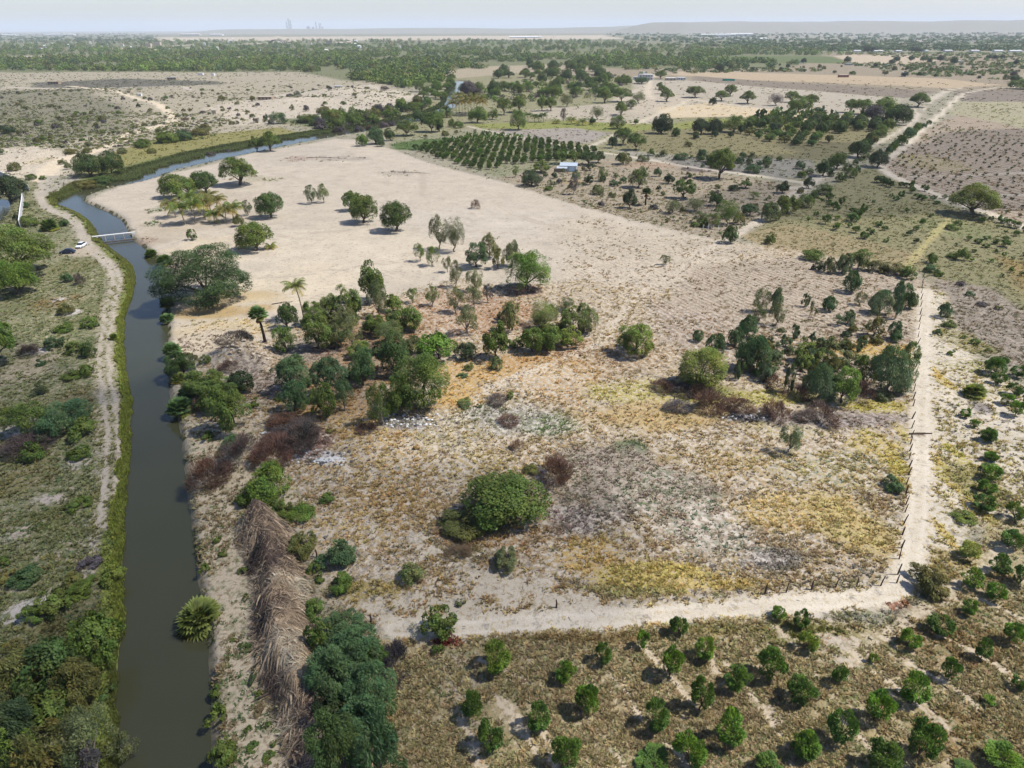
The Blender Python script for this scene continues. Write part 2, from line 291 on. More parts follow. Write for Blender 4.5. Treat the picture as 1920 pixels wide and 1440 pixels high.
# the bare levelled sand field
poly([(163, 376), (190, 362), (217, 352), (300, 331), (480, 287), (630, 260), (668, 262), (740, 282), (830, 312), (960, 345), (1060, 378), (1160, 405), (1260, 430), (1350, 452), (1330, 478), (1200, 520), (1050, 540), (960, 540), (860, 522),
      (800, 545), (720, 560), (640, 590), (560, 610), (500, 640), (440, 665), (400, 700), (352, 710), (322, 690), (317, 640), (317, 540), (310, 508), (286, 476), (256, 448), (242, 425), (215, 400), (180, 388)],
     1.6, soil=(0.475, 0.43, 0.36), A=(.30, .27, .22), aA=.05, B=LITTER, aB=.03, fa=.05)
blob(700, 480, 260, 60, soil=(0.545, 0.49, 0.40)); blob(560, 540, 150, 50, soil=(0.56, 0.50, 0.395)); blob(900, 420, 220, 40, soil=(0.49, 0.45, 0.385))
blob(400, 400, 110, 45, soil=(0.44, 0.39, 0.32)); blob(560, 290, 90, 20, soil=(0.44, 0.40, 0.34)); blob(300, 440, 50, 30, soil=(0.43, 0.38, 0.30))
blob(380, 480, 90, 40, soil=(0.55, 0.485, 0.37))
blob(345, 345, 60, 12, A=OLIVE, aA=.3); blob(480, 335, 60, 8, A=OLIVE, aA=.35); blob(300, 392, 22, 9, A=GREEN, aA=.45); blob(285, 420, 18, 6, A=GREEN, aA=.4)
blob(640, 297, 70, 5, A=LITTER, aA=.45); blob(745, 325, 40, 5, A=LITTER, aA=.45); blob(560, 298, 30, 5, A=(.2, .12, .1), aA=.4)
blob(430, 558, 95, 14, soil=(.50, .41, .26)); blob(400, 585, 90, 14, soil=OCHRE, aA=.05); blob(480, 578, 40, 8, soil=(.46, .35, .19)); blob(420, 618, 100, 22, soil=(.52, .45, .32), A=STRAW, aA=.3)
blob(270, 452, 30, 9, soil=(.4, .33, .26), A=PURP, aA=.3)
blob(390, 640, 70, 30, soil=(.50, .44, .34), A=PURP, aA=.12)

# the weedy field in the middle
poly([(352, 700), (420, 668), (500, 640), (580, 600), (720, 555), (800, 540), (860, 520), (960, 540), (1080, 520), (1240, 500), (1340, 478), (1350, 450), (1500, 470), (1700, 512), (1735, 530), (1722, 700), (1712, 860), (1700, 960), (1685, 1090),
      (1500, 1118), (1200, 1140), (900, 1172), (700, 1185), (620, 1120), (560, 1000), (480, 970), (440, 900), (350, 800)], 3.5,
     soil=(0.53, 0.48, 0.40), A=(.29, .22, .12), aA=.42, B=LITTER, aB=.24, fa=.45, fu='F')
poly([(1030, 425), (1100, 405), (1200, 430), (1345, 452), (1400, 470), (1300, 510), (1130, 500), (1060, 460)], 9, soil=(.49, .44, .36), A=(.28, .22, .14), aA=.19, B=LITTER, aB=.20, fa=.1)
poly([(1060, 480), (1330, 500), (1560, 545), (1540, 565), (1300, 545), (1050, 520)], 3, soil=(.52, .465, .38), A=(.24, .18, .11), aA=.2, B=LITTER, aB=.15, fa=.3, fu='F')
poly([(1300, 500), (1500, 480), (1720, 520), (1715, 660), (1560, 640), (1400, 620), (1260, 570)], 3, soil=(.44, .39, .325), A=(.23, .18, .12), aA=.38, B=PURP, aB=.22, fa=.8, fu='F')
poly([(1210, 560), (1400, 600), (1500, 650), (1700, 700), (1690, 760), (1400, 700), (1240, 640)], 3, soil=(.48, .435, .38), A=(.24, .17, .10), aA=.42, B=LITTER, aB=.3, fa=.7, fu='F')
blob(850, 590, 160, 50, soil=(.50, .45, .38), A=(.30, .18, .10), aA=.5, B=LITTER, aB=.15); blob(960, 590, 70, 35, A=ORNG, aA=.65)
blob(985, 545, 50, 16, A=(.2, .11, .07), aA=.75); blob(900, 560, 60, 18, A=ORNG, aA=.5, B=PURP, aB=.3)
blob(640, 700, 160, 100, soil=(.36, .31, .24), A=(.22, .14, .07), aA=.55, B=LITTER, aB=.4, fa=.1)
blob(760, 610, 90, 28, A=(.27, .17, .09), aA=.55); blob(560, 660, 60, 28, A=LITTER, aA=.4, B=PURP, aB=.4)
blob(1000, 690, 150, 28, A=(.34, .21, .08), aA=.72, aB=.05); blob(870, 700, 80, 22, A=(.36, .24, .09), aA=.75, aB=.05); blob(1060, 650, 70, 18, A=ORNG, aA=.6)
blob(860, 740, 70, 28, A=(.37, .25, .09), aA=.75, aB=.05); blob(640, 770, 130, 26, A=(.31, .2, .09), aA=.6); blob(700, 810, 110, 40, A=(.33, .235, .10), aA=.6, aB=.2)
blob(1060, 720, 80, 40, A=(.36, .25, .12), aA=.45); blob(1180, 670, 90, 30, A=(.25, .17, .09), aA=.55)
blob(950, 790, 110, 35, soil=(.52, .49, .44), A=GREYG, aA=.3, B=LITTER, aB=.45); blob(1030, 800, 60, 25, A=(.12, .16, .07), aA=.4)
blob(1250, 740, 140, 30, A=(.33, .29, .10), aA=.65, aB=.1); blob(1230, 780, 150, 26, soil=(.46, .38, .24), A=(.36, .27, .13), aA=.6, aB=.15)
path([(1345, 458), (1300, 492), (1215, 540), (1155, 600), (1125, 640), (1040, 680), (930, 722), (880, 760), (858, 800)], 1.0, .8, soil=(.55, .50, .42), aA=.30, aB=.12, fa=0)
path([(1350, 452), (1290, 478), (1180, 505), (1080, 500), (990, 470), (900, 430)], 1.1, .9, soil=(.52, .475, .40), aA=.22, aB=.1, fa=0)
blob(1180, 842, 36, 18, soil=(.10, .14, .06), A=(.05, .12, .04), aA=.85); blob(1200, 862, 90, 10, A=(.28, .21, .07), aA=.7)
blob(1150, 900, 130, 70, soil=(.42, .375, .32), A=(.24, .20, .17), aA=.58, B=(.11, .13, .07), aB=.36); blob(1250, 930, 110, 60, soil=(.48, .44, .38), A=(.25, .21, .17), aA=.46, B=(.10, .14, .07), aB=.38)
blob(1150, 965, 60, 25, A=PURP, aA=.4)
blob(1070, 985, 60, 40, soil=(.5, .46, .4), A=(.19, .15, .14), aA=.4); blob(1330, 1000, 120, 50, soil=(.53, .49, .43), A=(.26, .21, .16), aA=.36, B=(.09, .13, .07), aB=.25, fa=.5)
blob(1450, 1050, 70, 26, soil=(.55, .52, .48), A=LITTER, aA=.5)
blob(1100, 1040, 90, 40, A=(.38, .27, .10), aA=.62, aB=.05); blob(1230, 1085, 130, 32, A=(.37, .30, .10), aA=.9, aB=.02); blob(1160, 1110, 140, 12, A=(.26, .23, .09), aA=.8)
blob(1340, 1095, 110, 14, A=(.36, .28, .10), aA=.75, aB=.05)
blob(1490, 960, 110, 48, A=(.40, .31, .14), aA=.62, aB=.05); blob(1600, 990, 75, 62, soil=(.46, .39, .23), A=(.38, .31, .14), aA=.74, aB=.03); blob(1680, 880, 28, 85, A=(.34, .29, .06), aA=.8, aB=.02)
blob(1645, 840, 50, 28, A=(.36, .29, .09), aA=.65, aB=.05); blob(1560, 880, 120, 40, soil=(.53, .49, .42), A=(.33, .27, .13), aA=.42, B=(.12, .16, .09), aB=.25)
blob(1380, 870, 80, 40, A=(.33, .25, .12), aA=.5); blob(1480, 800, 90, 24, A=(.33, .28, .14), aA=.45)
blob(1560, 785, 140, 18, soil=(.42, .38, .36), A=PURP, aA=.5, B=LITTER, aB=.3); blob(1440, 745, 160, 16, A=(.30, .27, .07), aA=.7, aB=.1); blob(1640, 760, 60, 14, A=(.31, .27, .06), aA=.75, aB=.05)
blob(1620, 655, 90, 16, A=(.36, .25, .07), aA=.7); blob(1330, 730, 60, 20, soil=(.25, .24, .12), A=(.2, .2, .07), aA=.7)
blob(1395, 785, 50, 9, soil=(.09, .08, .085), A=NEARBLACK, aA=.7, B=ASH, aB=.25); blob(1395, 780, 18, 4, soil=(.45, .45, .48), aA=.1, aB=0)  # burnt black patch with ash
blob(930, 1010, 130, 60, A=(.26, .17, .08), aA=.5, fa=.1); blob(720, 960, 110, 60, A=(.30, .21, .09), aA=.55, fa=.5, fu='O'); blob(720, 870, 130, 45, A=(.33, .24, .11), aA=.42)
blob(640, 1000, 90, 45, A=(.36, .27, .13), aA=.4); blob(850, 820, 90, 30, A=(.3, .25, .13), aA=.4, B=LITTER, aB=.35)
blob(850, 1040, 90, 20, A=(.16, .13, .06), aA=.6); blob(700, 1110, 60, 26, A=(.27, .22, .08), aA=.75); blob(610, 1110, 40, 20, soil=(.42, .37, .27), aA=.3)
blob(900, 880, 80, 40, A=(.32, .25, .11), aA=.4)
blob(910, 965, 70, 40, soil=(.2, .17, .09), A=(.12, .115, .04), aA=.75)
poly([(760, 1000), (800, 1000), (850, 1060), (1010, 1085), (1130, 1120), (1100, 1150), (800, 1180), (700, 1180), (690, 1130), (800, 1110), (800, 1060)], 1.0, soil=(.50, .455, .37), A=(.27, .2, .1), aA=.14, aB=.08, fa=0)
poly([(345, 790), (480, 800), (450, 880), (560, 930), (500, 960), (470, 1000), (500, 1200), (560, 1440), (600, 1900), (390, 1900), (398, 1440), (388, 1178), (366, 1049)], .8, soil=(.46, .405, .31), A=(.19, .155, .09), aA=.2, B=GREEN, aB=.12, fa=0)
blob(590, 855, 60, 11, soil=(.5, .5, .5), A=PURP, aA=.3, aB=0); blob(545, 812, 45, 9, soil=ASH, aA=.1, aB=0); blob(620, 862, 34, 7, soil=ASH, aA=.1, aB=0)
blob(560, 830, 70, 35, A=(.14, .08, .07), aA=.7); blob(760, 795, 45, 14, soil=(.30, .29, .28), A=LITTER, aA=.5, B=ASH, aB=.25)
blob(520, 720, 50, 26, soil=(.38, .33, .29), A=PURP, aA=.4); blob(610, 660, 40, 14, A=(.12, .07, .06), aA=.5); blob(660, 665, 20, 8, soil=(.4, .33, .3))
blob(465, 700, 45, 22, soil=(.47, .41, .33), A=PURP, aA=.3)
# around the berm and the shrubs below the track
blob(690, 1240, 110, 60, soil=(.3, .25, .17), A=(.16, .12, .07), aA=.7); blob(735, 1235, 28, 50, soil=(.06, .05, .045), A=NEARBLACK, aA=.8)  # brown ground, then a near-black patch right of the teal clump
# near orchard
poly([(700, 1190), (860, 1195), (1000, 1182), (1200, 1166), (1440, 1148), (1640, 1168), (1700, 1175), (1760, 1110), (1800, 1060), (1860, 960), (1920, 950), (2600, 1300), (2600, 1900), (560, 1900), (640, 1350)], .8,
     soil=(0.46, 0.40, 0.29), A=(.27, .225, .125), aA=.54, B=(.16, .17, .07), aB=.34, fa=.25, fu='O')
blob(1250, 1330, 330, 110, A=(.24, .195, .11), aA=.6); blob(1500, 1190, 130, 28, A=(.14, .14, .04), aA=.7, B=ORNG, aB=.25); blob(1060, 1195, 220, 14, A=(.19, .14, .06), aA=.78)
blob(1330, 1180, 90, 14, A=(.19, .16, .06), aA=.75)
blob(870, 1270, 60, 50, soil=(.38, .33, .26), aA=.35); blob(890, 1380, 40, 30, soil=(.42, .37, .31), aA=.25)
blob(1460, 1340, 40, 26, soil=(.44, .38, .32), aA=.2, aB=0); blob(1590, 1220, 60, 34, soil=(.47, .42, .35), aA=.25, aB=.1); blob(1560, 1150, 60, 16, soil=(.47, .43, .38), aA=.3, B=LITTER, aB=.3)
blob(1330, 1400, 60, 26, soil=(.40, .34, .28), aA=.35)
blob(1780, 1200, 120, 60, soil=(.42, .35, .25), A=(.21, .155, .075), aA=.6); blob(1820, 1380, 130, 60, soil=(.42, .355, .25), A=(.23, .17, .08), aA=.55)
for q0, q1 in [((1138, 1258), (1198, 1345)), ((1205, 1215), (1300, 1325)), ((1288, 1195), (1345, 1260)), ((1085, 1335), (1170, 1440)), ((1360, 1245), (1475, 1400)), ((1450, 1175), (1530, 1265)), ((1010, 1360), (1040, 1440)), ((1240, 1390), (1290, 1440)),
               ((1700, 1240), (1860, 1345)), ((1760, 1190), (1920, 1285)), ((1640, 1260), (1780, 1370)), ((1570, 1340), (1660, 1440)), ((1830, 1120), (1960, 1190)), ((905, 1240), (1000, 1290)), ((930, 1300), (1010, 1420)), ((860, 1350), (900, 1440))]:
    path([q0, ((q0[0] + q1[0]) / 2 + 5, (q0[1] + q1[1]) / 2 - 4), q1], .42, .35, soil=(.52, .45, .35), aA=.08, aB=0)
# white sand east of the fence
poly([(1728, 540), (1770, 545), (1800, 640), (1860, 700), (2300, 860), (2400, 1060), (1920, 985), (1840, 960), (1800, 1050), (1740, 1090), (1700, 1090), (1712, 940), (1722, 760)], 1.2,
     soil=(0.56, 0.52, 0.44), A=(.30, .25, .10), aA=.22, B=LITTER, aB=.12, fa=.2, fu='R')
blob(1830, 690, 50, 22, A=(.22, .2, .06), aA=.45); blob(1810, 640, 40, 30, A=(.20, .18, .06), aA=.6)
blob(1748, 700, 14, 38, A=(.38, .29, .07), aA=.8, aB=0); blob(1765, 890, 20, 90, A=(.37, .31, .07), aA=.75, aB=0); blob(1768, 1000, 14, 50, A=(.38, .30, .09), aA=.7, aB=0); blob(1800, 860, 14, 40, A=(.35, .3, .07), aA=.6, aB=0)
blob(1840, 920, 50, 50, soil=(.42, .37, .26), A=(.22, .2, .07), aA=.6); blob(1880, 780, 50, 30, soil=(.57, .53, .46), aA=.12)
blob(1840, 765, 22, 12, soil=(.36, .34, .35), A=LITTER, aA=.6); blob(1800, 1060, 60, 40, soil=(.45, .39, .27), A=(.25, .2, .08), aA=.55)
path([(1735, 545), (1732, 620), (1730, 700), (1728, 800), (1726, 900), (1716, 1000), (1700, 1080), (1660, 1115), (1590, 1125), (1500, 1130), (1380, 1142), (1250, 1152), (1120, 1162), (1000, 1168), (880, 1178), (740, 1180)], 1.75, .8,
     soil=(.56, .515, .43), A=STRAW, aA=.06, aB=.03, fa=0)
path([(1900, 1010), (1850, 1060), (1790, 1100), (1730, 1150), (1660, 1190), (1600, 1230)], .8, .6, soil=(.50, .44, .34), aA=.15, aB=0)
blob(1640, 1128, 60, 14, soil=(.55, .5, .41), aA=.1); blob(1680, 1133, 26, 8, A=(.24, .10, .06), aA=.7); blob(840, 1205, 40, 10, A=(.14, .03, .02), aA=.7)
blob(1725, 815, 14, 3, soil=(.12, .08, .06), aA=0)

RUTL = [(smooth_line(PX([(1735, 545), (1732, 620), (1730, 700), (1728, 800), (1726, 900), (1716, 1000), (1700, 1080), (1660, 1115), (1590, 1125), (1500, 1130), (1380, 1142), (1250, 1152), (1120, 1162), (1000, 1168), (880, 1178), (740, 1180)]), 4), .8, (.62, .58, .50)),
        (smooth_line(PX([(1840, 167), (1793, 187), (1765, 213), (1722, 248), (1690, 280), (1652, 308), (1660, 322), (1720, 351), (1800, 382), (1920, 425)]), 4), .9, (.62, .57, .47))]
for q in ([(420, 470), (560, 440), (760, 430), (980, 440), (1180, 470)], [(340, 500), (480, 520), (680, 500), (900, 470), (1100, 490)], [(660, 270), (720, 330), (700, 400), (600, 450)], [(480, 300), (560, 350), (700, 380), (900, 400), (1150, 415)], [(500, 600), (640, 540), (760, 500), (860, 440), (900, 380)],
          [(300, 440), (420, 440), (560, 400), (640, 330), (660, 280)], [(880, 330), (930, 380), (1020, 420), (1200, 440)], [(560, 310), (520, 370), (440, 440), (420, 480)], [(790, 320), (800, 380), (860, 440), (1000, 500)], [(260, 420), (330, 470), (300, 490)], [(1340, 465), (1200, 450), (1050, 430), (960, 400)]):
    RUTL.append((smooth_line(PX(q), 5), .85, (.41, .37, .305)))
def fields(x, y):
    n = x.size
    soil = np.tile(np.array((0.36, 0.33, 0.27)), (n, 1)); A = np.tile(np.array(GREYG), (n, 1)); B = np.tile(np.array(LITTER), (n, 1))
    aA = np.full(n, .45); aB = np.full(n, .15); fa = np.zeros(n); fu = x * FN[0] + y * FN[1]
    d = np.hypot(x, y)
    fr = sstep(5500, 7500, d)[:, None]; soil = soil * (1 - fr) + np.array((.11, .125, .11)) * fr; cl = sstep(.62, .68, fbm(x, y, 900, 88, 3))[:, None] * fr; soil = soil + (np.array((.5, .47, .4)) - soil) * cl
    wn = fbm(x, y, 5.0, 61, 4) - .5; wn2 = fbm(x, y, 60.0, 67, 4) - .5; wn3 = fbm(x, y, 500.0, 71, 4) - .5
    warp = wn * 2.0 + wn2 * 12 * sstep(150, 500, d) + wn3 * 120 * sstep(900, 3000, d)
    for kind, geo, fe, k in layers:
        if kind == 'p':
            lo = geo.min(0); hi = geo.max(0); pad = fe * 4 + 8
        elif kind == 'e':
            c, ex, ey = geo; lo = c - (ex * 1.9, ey * 1.9); hi = c + (ex * 1.9, ey * 1.9); pad = 1
        else:
            lo = geo.min(0); hi = geo.max(0); pad = fe[0] + fe[1] * 3 + 2
        m = (x > lo[0] - pad) & (x < hi[0] + pad) & (y > lo[1] - pad) & (y < hi[1] + pad)
        if not m.any(): continue
        xs, ys, ws = x[m], y[m], warp[m]
        if kind == 'p':
            f = np.minimum(fe, 400); sdv = poly_sd(xs, ys, geo) + np.clip(ws, -f * 1.6, f * 1.6) * 1.0
            t = sstep(f, -f, sdv)
        elif kind == 'e':
            q = np.hypot((xs - c[0]) / ex, (ys - c[1]) / ey)
            q = q + 0.9 * wn[m] + 0.5 * wn2[m]
            t = sstep(1.2, .55, q)
        else:
            dd = line_d(xs, ys, geo) + np.clip(ws * .35, -fe[1], fe[1])
            t = sstep(fe[0] + fe[1], fe[0] - fe[1], dd)
        if 'soil' in k: soil[m] += (np.array(k['soil']) - soil[m]) * t[:, None]
        if 'A' in k: A[m] += (np.array(k['A']) - A[m]) * t[:, None]
        if 'B' in k: B[m] += (np.array(k['B']) - B[m]) * t[:, None]
        if 'aA' in k: aA[m] += (k['aA'] - aA[m]) * t
        if 'aB' in k: aB[m] += (k['aB'] - aB[m]) * t
        if 'fa' in k: fa[m] += (k['fa'] - fa[m]) * t
        if 'fu' in k:
            N = {'R': RNN, 'F': FN, 'O': ON}[k['fu']]
            u = (xs * N[0] + ys * N[1]) * (.38 if k['fu'] == 'R' else 1.0)
            fu[m] = np.where(t > .5, u, fu[m])
    # ruts of the left track (wheel marks are bare, the crown is grassy)
    g = smooth_line(PX(LT), 4); m = (x < -40) & (x > -260) & (y < 420) & (y > 50)
    if m.any():
        dd = line_d(x[m], y[m], g); t = sstep(.55, .25, np.abs(dd - .85) + .25 * wn[m])
        soil[m] += (np.array((.42, .385, .33)) - soil[m]) * t[:, None]; aA[m] *= (1 - t); aB[m] *= (1 - t)
    for line, gap, c_ in RUTL:
        lo = line.min(0) - 4; hi = line.max(0) + 4; m = (x > lo[0]) & (x < hi[0]) & (y > lo[1]) & (y < hi[1])
        if m.any():
            dd = line_d(x[m], y[m], line); t = sstep(.42, .15, np.abs(dd - gap) + .35 * wn[m]) * .8
            soil[m] += (np.array(c_) - soil[m]) * t[:, None]; aA[m] *= (1 - t); aB[m] *= (1 - t)
    for Pn, top, wd in ((CANAL, .9, 1.6), (POND, .9, 1.6)):   # damp banks and silty bed
        m = d < 1100
        sdv = poly_sd(x[m], y[m], Pn); t = sstep(1.0, .1, sdv)
        soil[m] += (np.array((.20, .165, .115)) - soil[m]) * (t * .75)[:, None]
        t2 = sstep(.1, -.8, sdv)
        soil[m] += (np.array((.09, .085, .05)) - soil[m]) * t2[:, None]; aA[m] *= (1 - t2); aB[m] *= (1 - t2)
    return soil * np.array((.765, .735, .70)), A * np.array((.93, .90, .86)), aA, B * .86, aB, fa, fu
# ------------------------------------------------------------------ helpers for meshes, objects and materials
def link(o, parent=None):
    S.collection.objects.link(o)
    if parent is not None: o.parent = parent
    return o
def mesh_np(name, V, F, mats=(), midx=None, smooth=False, col=None):
    """V (n,3) array, F (m,k) int array of one polygon size"""
    me = bpy.data.meshes.new(name); V = np.asarray(V, np.float32); F = np.asarray(F, np.int32); k = F.shape[1]
    me.vertices.add(len(V)); me.vertices.foreach_set('co', V.ravel())
    me.loops.add(F.size); me.loops.foreach_set('vertex_index', F.ravel())
    me.polygons.add(len(F)); me.polygons.foreach_set('loop_start', np.arange(0, F.size, k, dtype=np.int32))
    try: me.polygons.foreach_set('loop_total', np.full(len(F), k, np.int32))
    except Exception: pass
    if midx is not None: me.polygons.foreach_set('material_index', np.asarray(midx, np.int32))
    if smooth: me.polygons.foreach_set('use_smooth', np.ones(len(F), bool))
    for m in mats: me.materials.append(m)
    me.update(calc_edges=True)
    if col is not None:
        a = me.color_attributes.new('col', 'FLOAT_COLOR', 'POINT')
        c = np.ones((len(V), 4), np.float32); c[:, :3] = col; a.data.foreach_set('color', c.ravel())
    return me
def tag(o, label=None, cat=None, group=None, kind=None):
    if label: o['label'] = label
    if cat: o['category'] = cat
    if group: o['group'] = group
    if kind: o['kind'] = kind
    return o
def empty(name, loc, rz=0.0):
    o = bpy.data.objects.new(name, None); o.location = loc; o.rotation_euler = (0, 0, rz); o.empty_display_size = .3
    return link(o)
def newmat(name):
    m = bpy.data.materials.new(name); m.use_nodes = True; m.node_tree.nodes.clear(); return m, m.node_tree.nodes, m.node_tree.links
def node(N, t, **k):
    n = N.new(t)
    for a, v in k.items():
        if a.startswith('i_'): n.inputs[a[2:].replace('_', ' ')].default_value = v
        else: setattr(n, a, v)
    return n
def math_n(N, L, op, a, b=None, c=None, clamp=False):
    n = N.new('ShaderNodeMath'); n.operation = op; n.use_clamp = clamp
    for i, v in enumerate((a, b, c)):
        if v is None: continue
        if hasattr(v, 'type') and hasattr(v, 'is_output'): L.new(v, n.inputs[i])
        else: n.inputs[i].default_value = v
    return n.outputs[0]
def mix_n(N, L, f, a, b, mode='MIX'):
    n = N.new('ShaderNodeMix'); n.data_type = 'RGBA'; n.blend_type = mode
    for s, v in ((n.inputs[0], f), (n.inputs[6], a), (n.inputs[7], b)):
        if hasattr(v, 'is_output'): L.new(v, s)
        elif isinstance(v, (int, float)): s.default_value = v
        else: s.default_value = (*v, 1) if len(v) == 3 else v
    return n.outputs[2]
def plain(name, col, rough=.8, spec=.3, var=.12, scale=3.0, metal=0.0, bump=0.0):
    """procedural paint/bark/wall material with a little colour mottling"""
    m, N, L = newmat(name); o = N.new('ShaderNodeOutputMaterial'); b = N.new('ShaderNodeBsdfPrincipled')
    tc = N.new('ShaderNodeTexCoord'); no = node(N, 'ShaderNodeTexNoise'); no.inputs['Scale'].default_value = scale; no.inputs['Detail'].default_value = 5
    L.new(tc.outputs['Object'], no.inputs['Vector'])
    f = math_n(N, L, 'MULTIPLY_ADD', no.outputs[0], var * 4, 1 - var * 2)
    L.new(mix_n(N, L, 1.0, col, f, 'MULTIPLY'), b.inputs['Base Color'])
    b.inputs['Roughness'].default_value = rough; b.inputs['Specular IOR Level'].default_value = spec; b.inputs['Metallic'].default_value = metal
    if bump:
        bp = N.new('ShaderNodeBump'); bp.inputs['Strength'].default_value = bump; bp.inputs['Distance'].default_value = .05
        L.new(no.outputs[0], bp.inputs['Height']); L.new(bp.outputs[0], b.inputs['Normal'])
    L.new(b.outputs[0], o.inputs[0]); return m

# ------------------------------------------------------------------ ground material
def ground_material():
    m, N, L = newmat('ground_cover'); out = N.new('ShaderNodeOutputMaterial'); bs = N.new('ShaderNodeBsdfPrincipled')
    bs.inputs['Roughness'].default_value = .95; bs.inputs['Specular IOR Level'].default_value = .12
    geo = N.new('ShaderNodeNewGeometry'); P = geo.outputs['Position']
    def att(n):
        a = N.new('ShaderNodeAttribute'); a.attribute_name = n; return a
    so_, a_, b_, f_ = att('soil'), att('cover_a'), att('cover_b'), att('furrow')
    def noise(sc, det=5, ro=.62, off=None, dist=0.0):
        n = node(N, 'ShaderNodeTexNoise'); n.inputs['Scale'].default_value = sc; n.inputs['Detail'].default_value = det; n.inputs['Roughness'].default_value = ro; n.inputs['Distortion'].default_value = dist
        if off is not None:
            mp = node(N, 'ShaderNodeMapping'); mp.inputs['Location'].default_value = off; L.new(P, mp.inputs['Vector']); L.new(mp.outputs[0], n.inputs['Vector'])
        else: L.new(P, n.inputs['Vector'])
        return n.outputs[0]
    nA = noise(1.5, 7, .62); nB = noise(.9, 8, .68, (31, 17, 5)); nS = noise(.12, 8, .6, (7, 3, 9)); nF = noise(5.0, 4, .7, (3, 50, 0)); nC = noise(.9, 5, .7, (90, 5, 0))
    nB2 = noise(1.6, 4, .6, (9, 9, 2))
    # furrows: u in metres across the rows, amplitude in the second channel
    sep = N.new('ShaderNodeSeparateColor'); L.new(f_.outputs['Color'], sep.inputs[0])
    u = math_n(N, L, 'ADD', sep.outputs[0], math_n(N, L, 'MULTIPLY', nS, 1.6))
    s1 = math_n(N, L, 'SINE', math_n(N, L, 'MULTIPLY', u, 2 * math.pi / sep_w(N)))
    fur = math_n(N, L, 'MULTIPLY', s1, sep.outputs[1])
    def cover(nz, al, k, soft):
        th = math_n(N, L, 'MULTIPLY_ADD', al, -.62, .81)          # threshold .5 at alpha .5
        th = math_n(N, L, 'ADD', th, math_n(N, L, 'MULTIPLY', fur, k))
        d = math_n(N, L, 'SUBTRACT', nz, th)
        d = math_n(N, L, 'MULTIPLY_ADD', d, 1 / soft, .5, clamp=True)
        return d
    # soil with mottling, furrow shading comes from the bump, cover thickens in the furrow bottoms
    sm = math_n(N, L, 'MULTIPLY_ADD', nS, .55, .73); sm = math_n(N, L, 'MULTIPLY', sm, math_n(N, L, 'MULTIPLY_ADD', nF, .5, .75))
    soil = mix_n(N, L, 1.0, so_.outputs['Color'], sm, 'MULTIPLY')
    # normalise noise a little: spread contrast
    def spread(n): return math_n(N, L, 'MULTIPLY_ADD', n, 2.3, -.65)
    mA = cover(spread(nA), a_.outputs['Alpha'], .17, .34); mB = cover(spread(nB), b_.outputs['Alpha'], .08, .34)
    va = math_n(N, L, 'MULTIPLY_ADD', nC, 1.0, .5); va = math_n(N, L, 'MULTIPLY', va, math_n(N, L, 'MULTIPLY_ADD', nF, 1.1, .45))
    vb = math_n(N, L, 'MULTIPLY_ADD', nB2, 1.2, .4); vb = math_n(N, L, 'MULTIPLY', vb, math_n(N, L, 'MULTIPLY_ADD', nF, 1.0, .5))
    cA = mix_n(N, L, 1.0, a_.outputs['Color'], va, 'MULTIPLY'); cB = mix_n(N, L, 1.0, b_.outputs['Color'], vb, 'MULTIPLY')
    c1 = mix_n(N, L, math_n(N, L, 'MULTIPLY', mB, .85), soil, cB); c2 = mix_n(N, L, math_n(N, L, 'MULTIPLY', mA, .9), c1, cA)
    L.new(c2, bs.inputs['Base Color'])
    h = math_n(N, L, 'ADD', math_n(N, L, 'MULTIPLY', mA, .07), math_n(N, L, 'MULTIPLY', nF, .10))
    h = math_n(N, L, 'ADD', h, math_n(N, L, 'MULTIPLY', mB, .06)); h = math_n(N, L, 'ADD', h, math_n(N, L, 'MULTIPLY', fur, .05)); h = math_n(N, L, 'ADD', h, math_n(N, L, 'MULTIPLY', nC, .08))
    bp = N.new('ShaderNodeBump'); bp.inputs['Strength'].default_value = .8; bp.inputs['Distance'].default_value = 1.0
    L.new(h, bp.inputs['Height']); L.new(bp.outputs[0], bs.inputs['Normal'])
    L.new(bs.outputs[0], out.inputs[0]); return m
def sep_w(N): return 1.55
GM = ground_material()

# ------------------------------------------------------------------ the ground sheet: rings that widen with distance out to the horizon
def build_ground():
    a0 = np.radians(np.concatenate([np.arange(-180, -70, 6.0), np.arange(-70, -50, .7), np.arange(-50, 50, .29), np.arange(50, 70, .7), np.arange(70, 180, 6.0)]))
    r = np.concatenate([np.linspace(3, 36, 26), 36.5 * np.exp(np.arange(0, math.log(42000 / 36.5), .0064))])
    na, nr = len(a0), len(r)
    X = (r[:, None] * np.sin(a0)[None]).ravel(); Y = (r[:, None] * np.cos(a0)[None]).ravel()
    Z = height(X, Y)
    soil, A, aA, B, aB, fa, fu = fields(X, Y)
    i = np.arange(nr - 1)[:, None] * na; j = np.arange(na)[None]; j2 = (j + 1) % na
    F = np.stack([(i + j), (i + j2), (i + na + j2), (i + na + j)], -1).reshape(-1, 4)
    F = F[:, ::-1]
    V = np.stack([X, Y, Z], 1)
    V = np.concatenate([V, [[0, 0, 0]]]); 
    me = mesh_np('ground', V, F, [GM], smooth=True)
    def add(name, rgb, al):
        a = me.color_attributes.new(name, 'FLOAT_COLOR', 'POINT'); c = np.ones((len(V), 4), np.float32)
        c[:-1, :3] = rgb; c[:-1, 3] = al; a.data.foreach_set('color', c.ravel())
    add('soil', soil, 1); add('cover_a', A, aA); add('cover_b', B, aB)
    add('furrow', np.stack([fu, fa, fa * 0], 1), 1)
    o = bpy.data.objects.new('ground', me); link(o); tag(o, kind='structure')
    # closing disc under the camera
    k = 24; ang = np.linspace(0, 2 * np.pi, k, endpoint=False)
    return o
GROUND = build_ground()

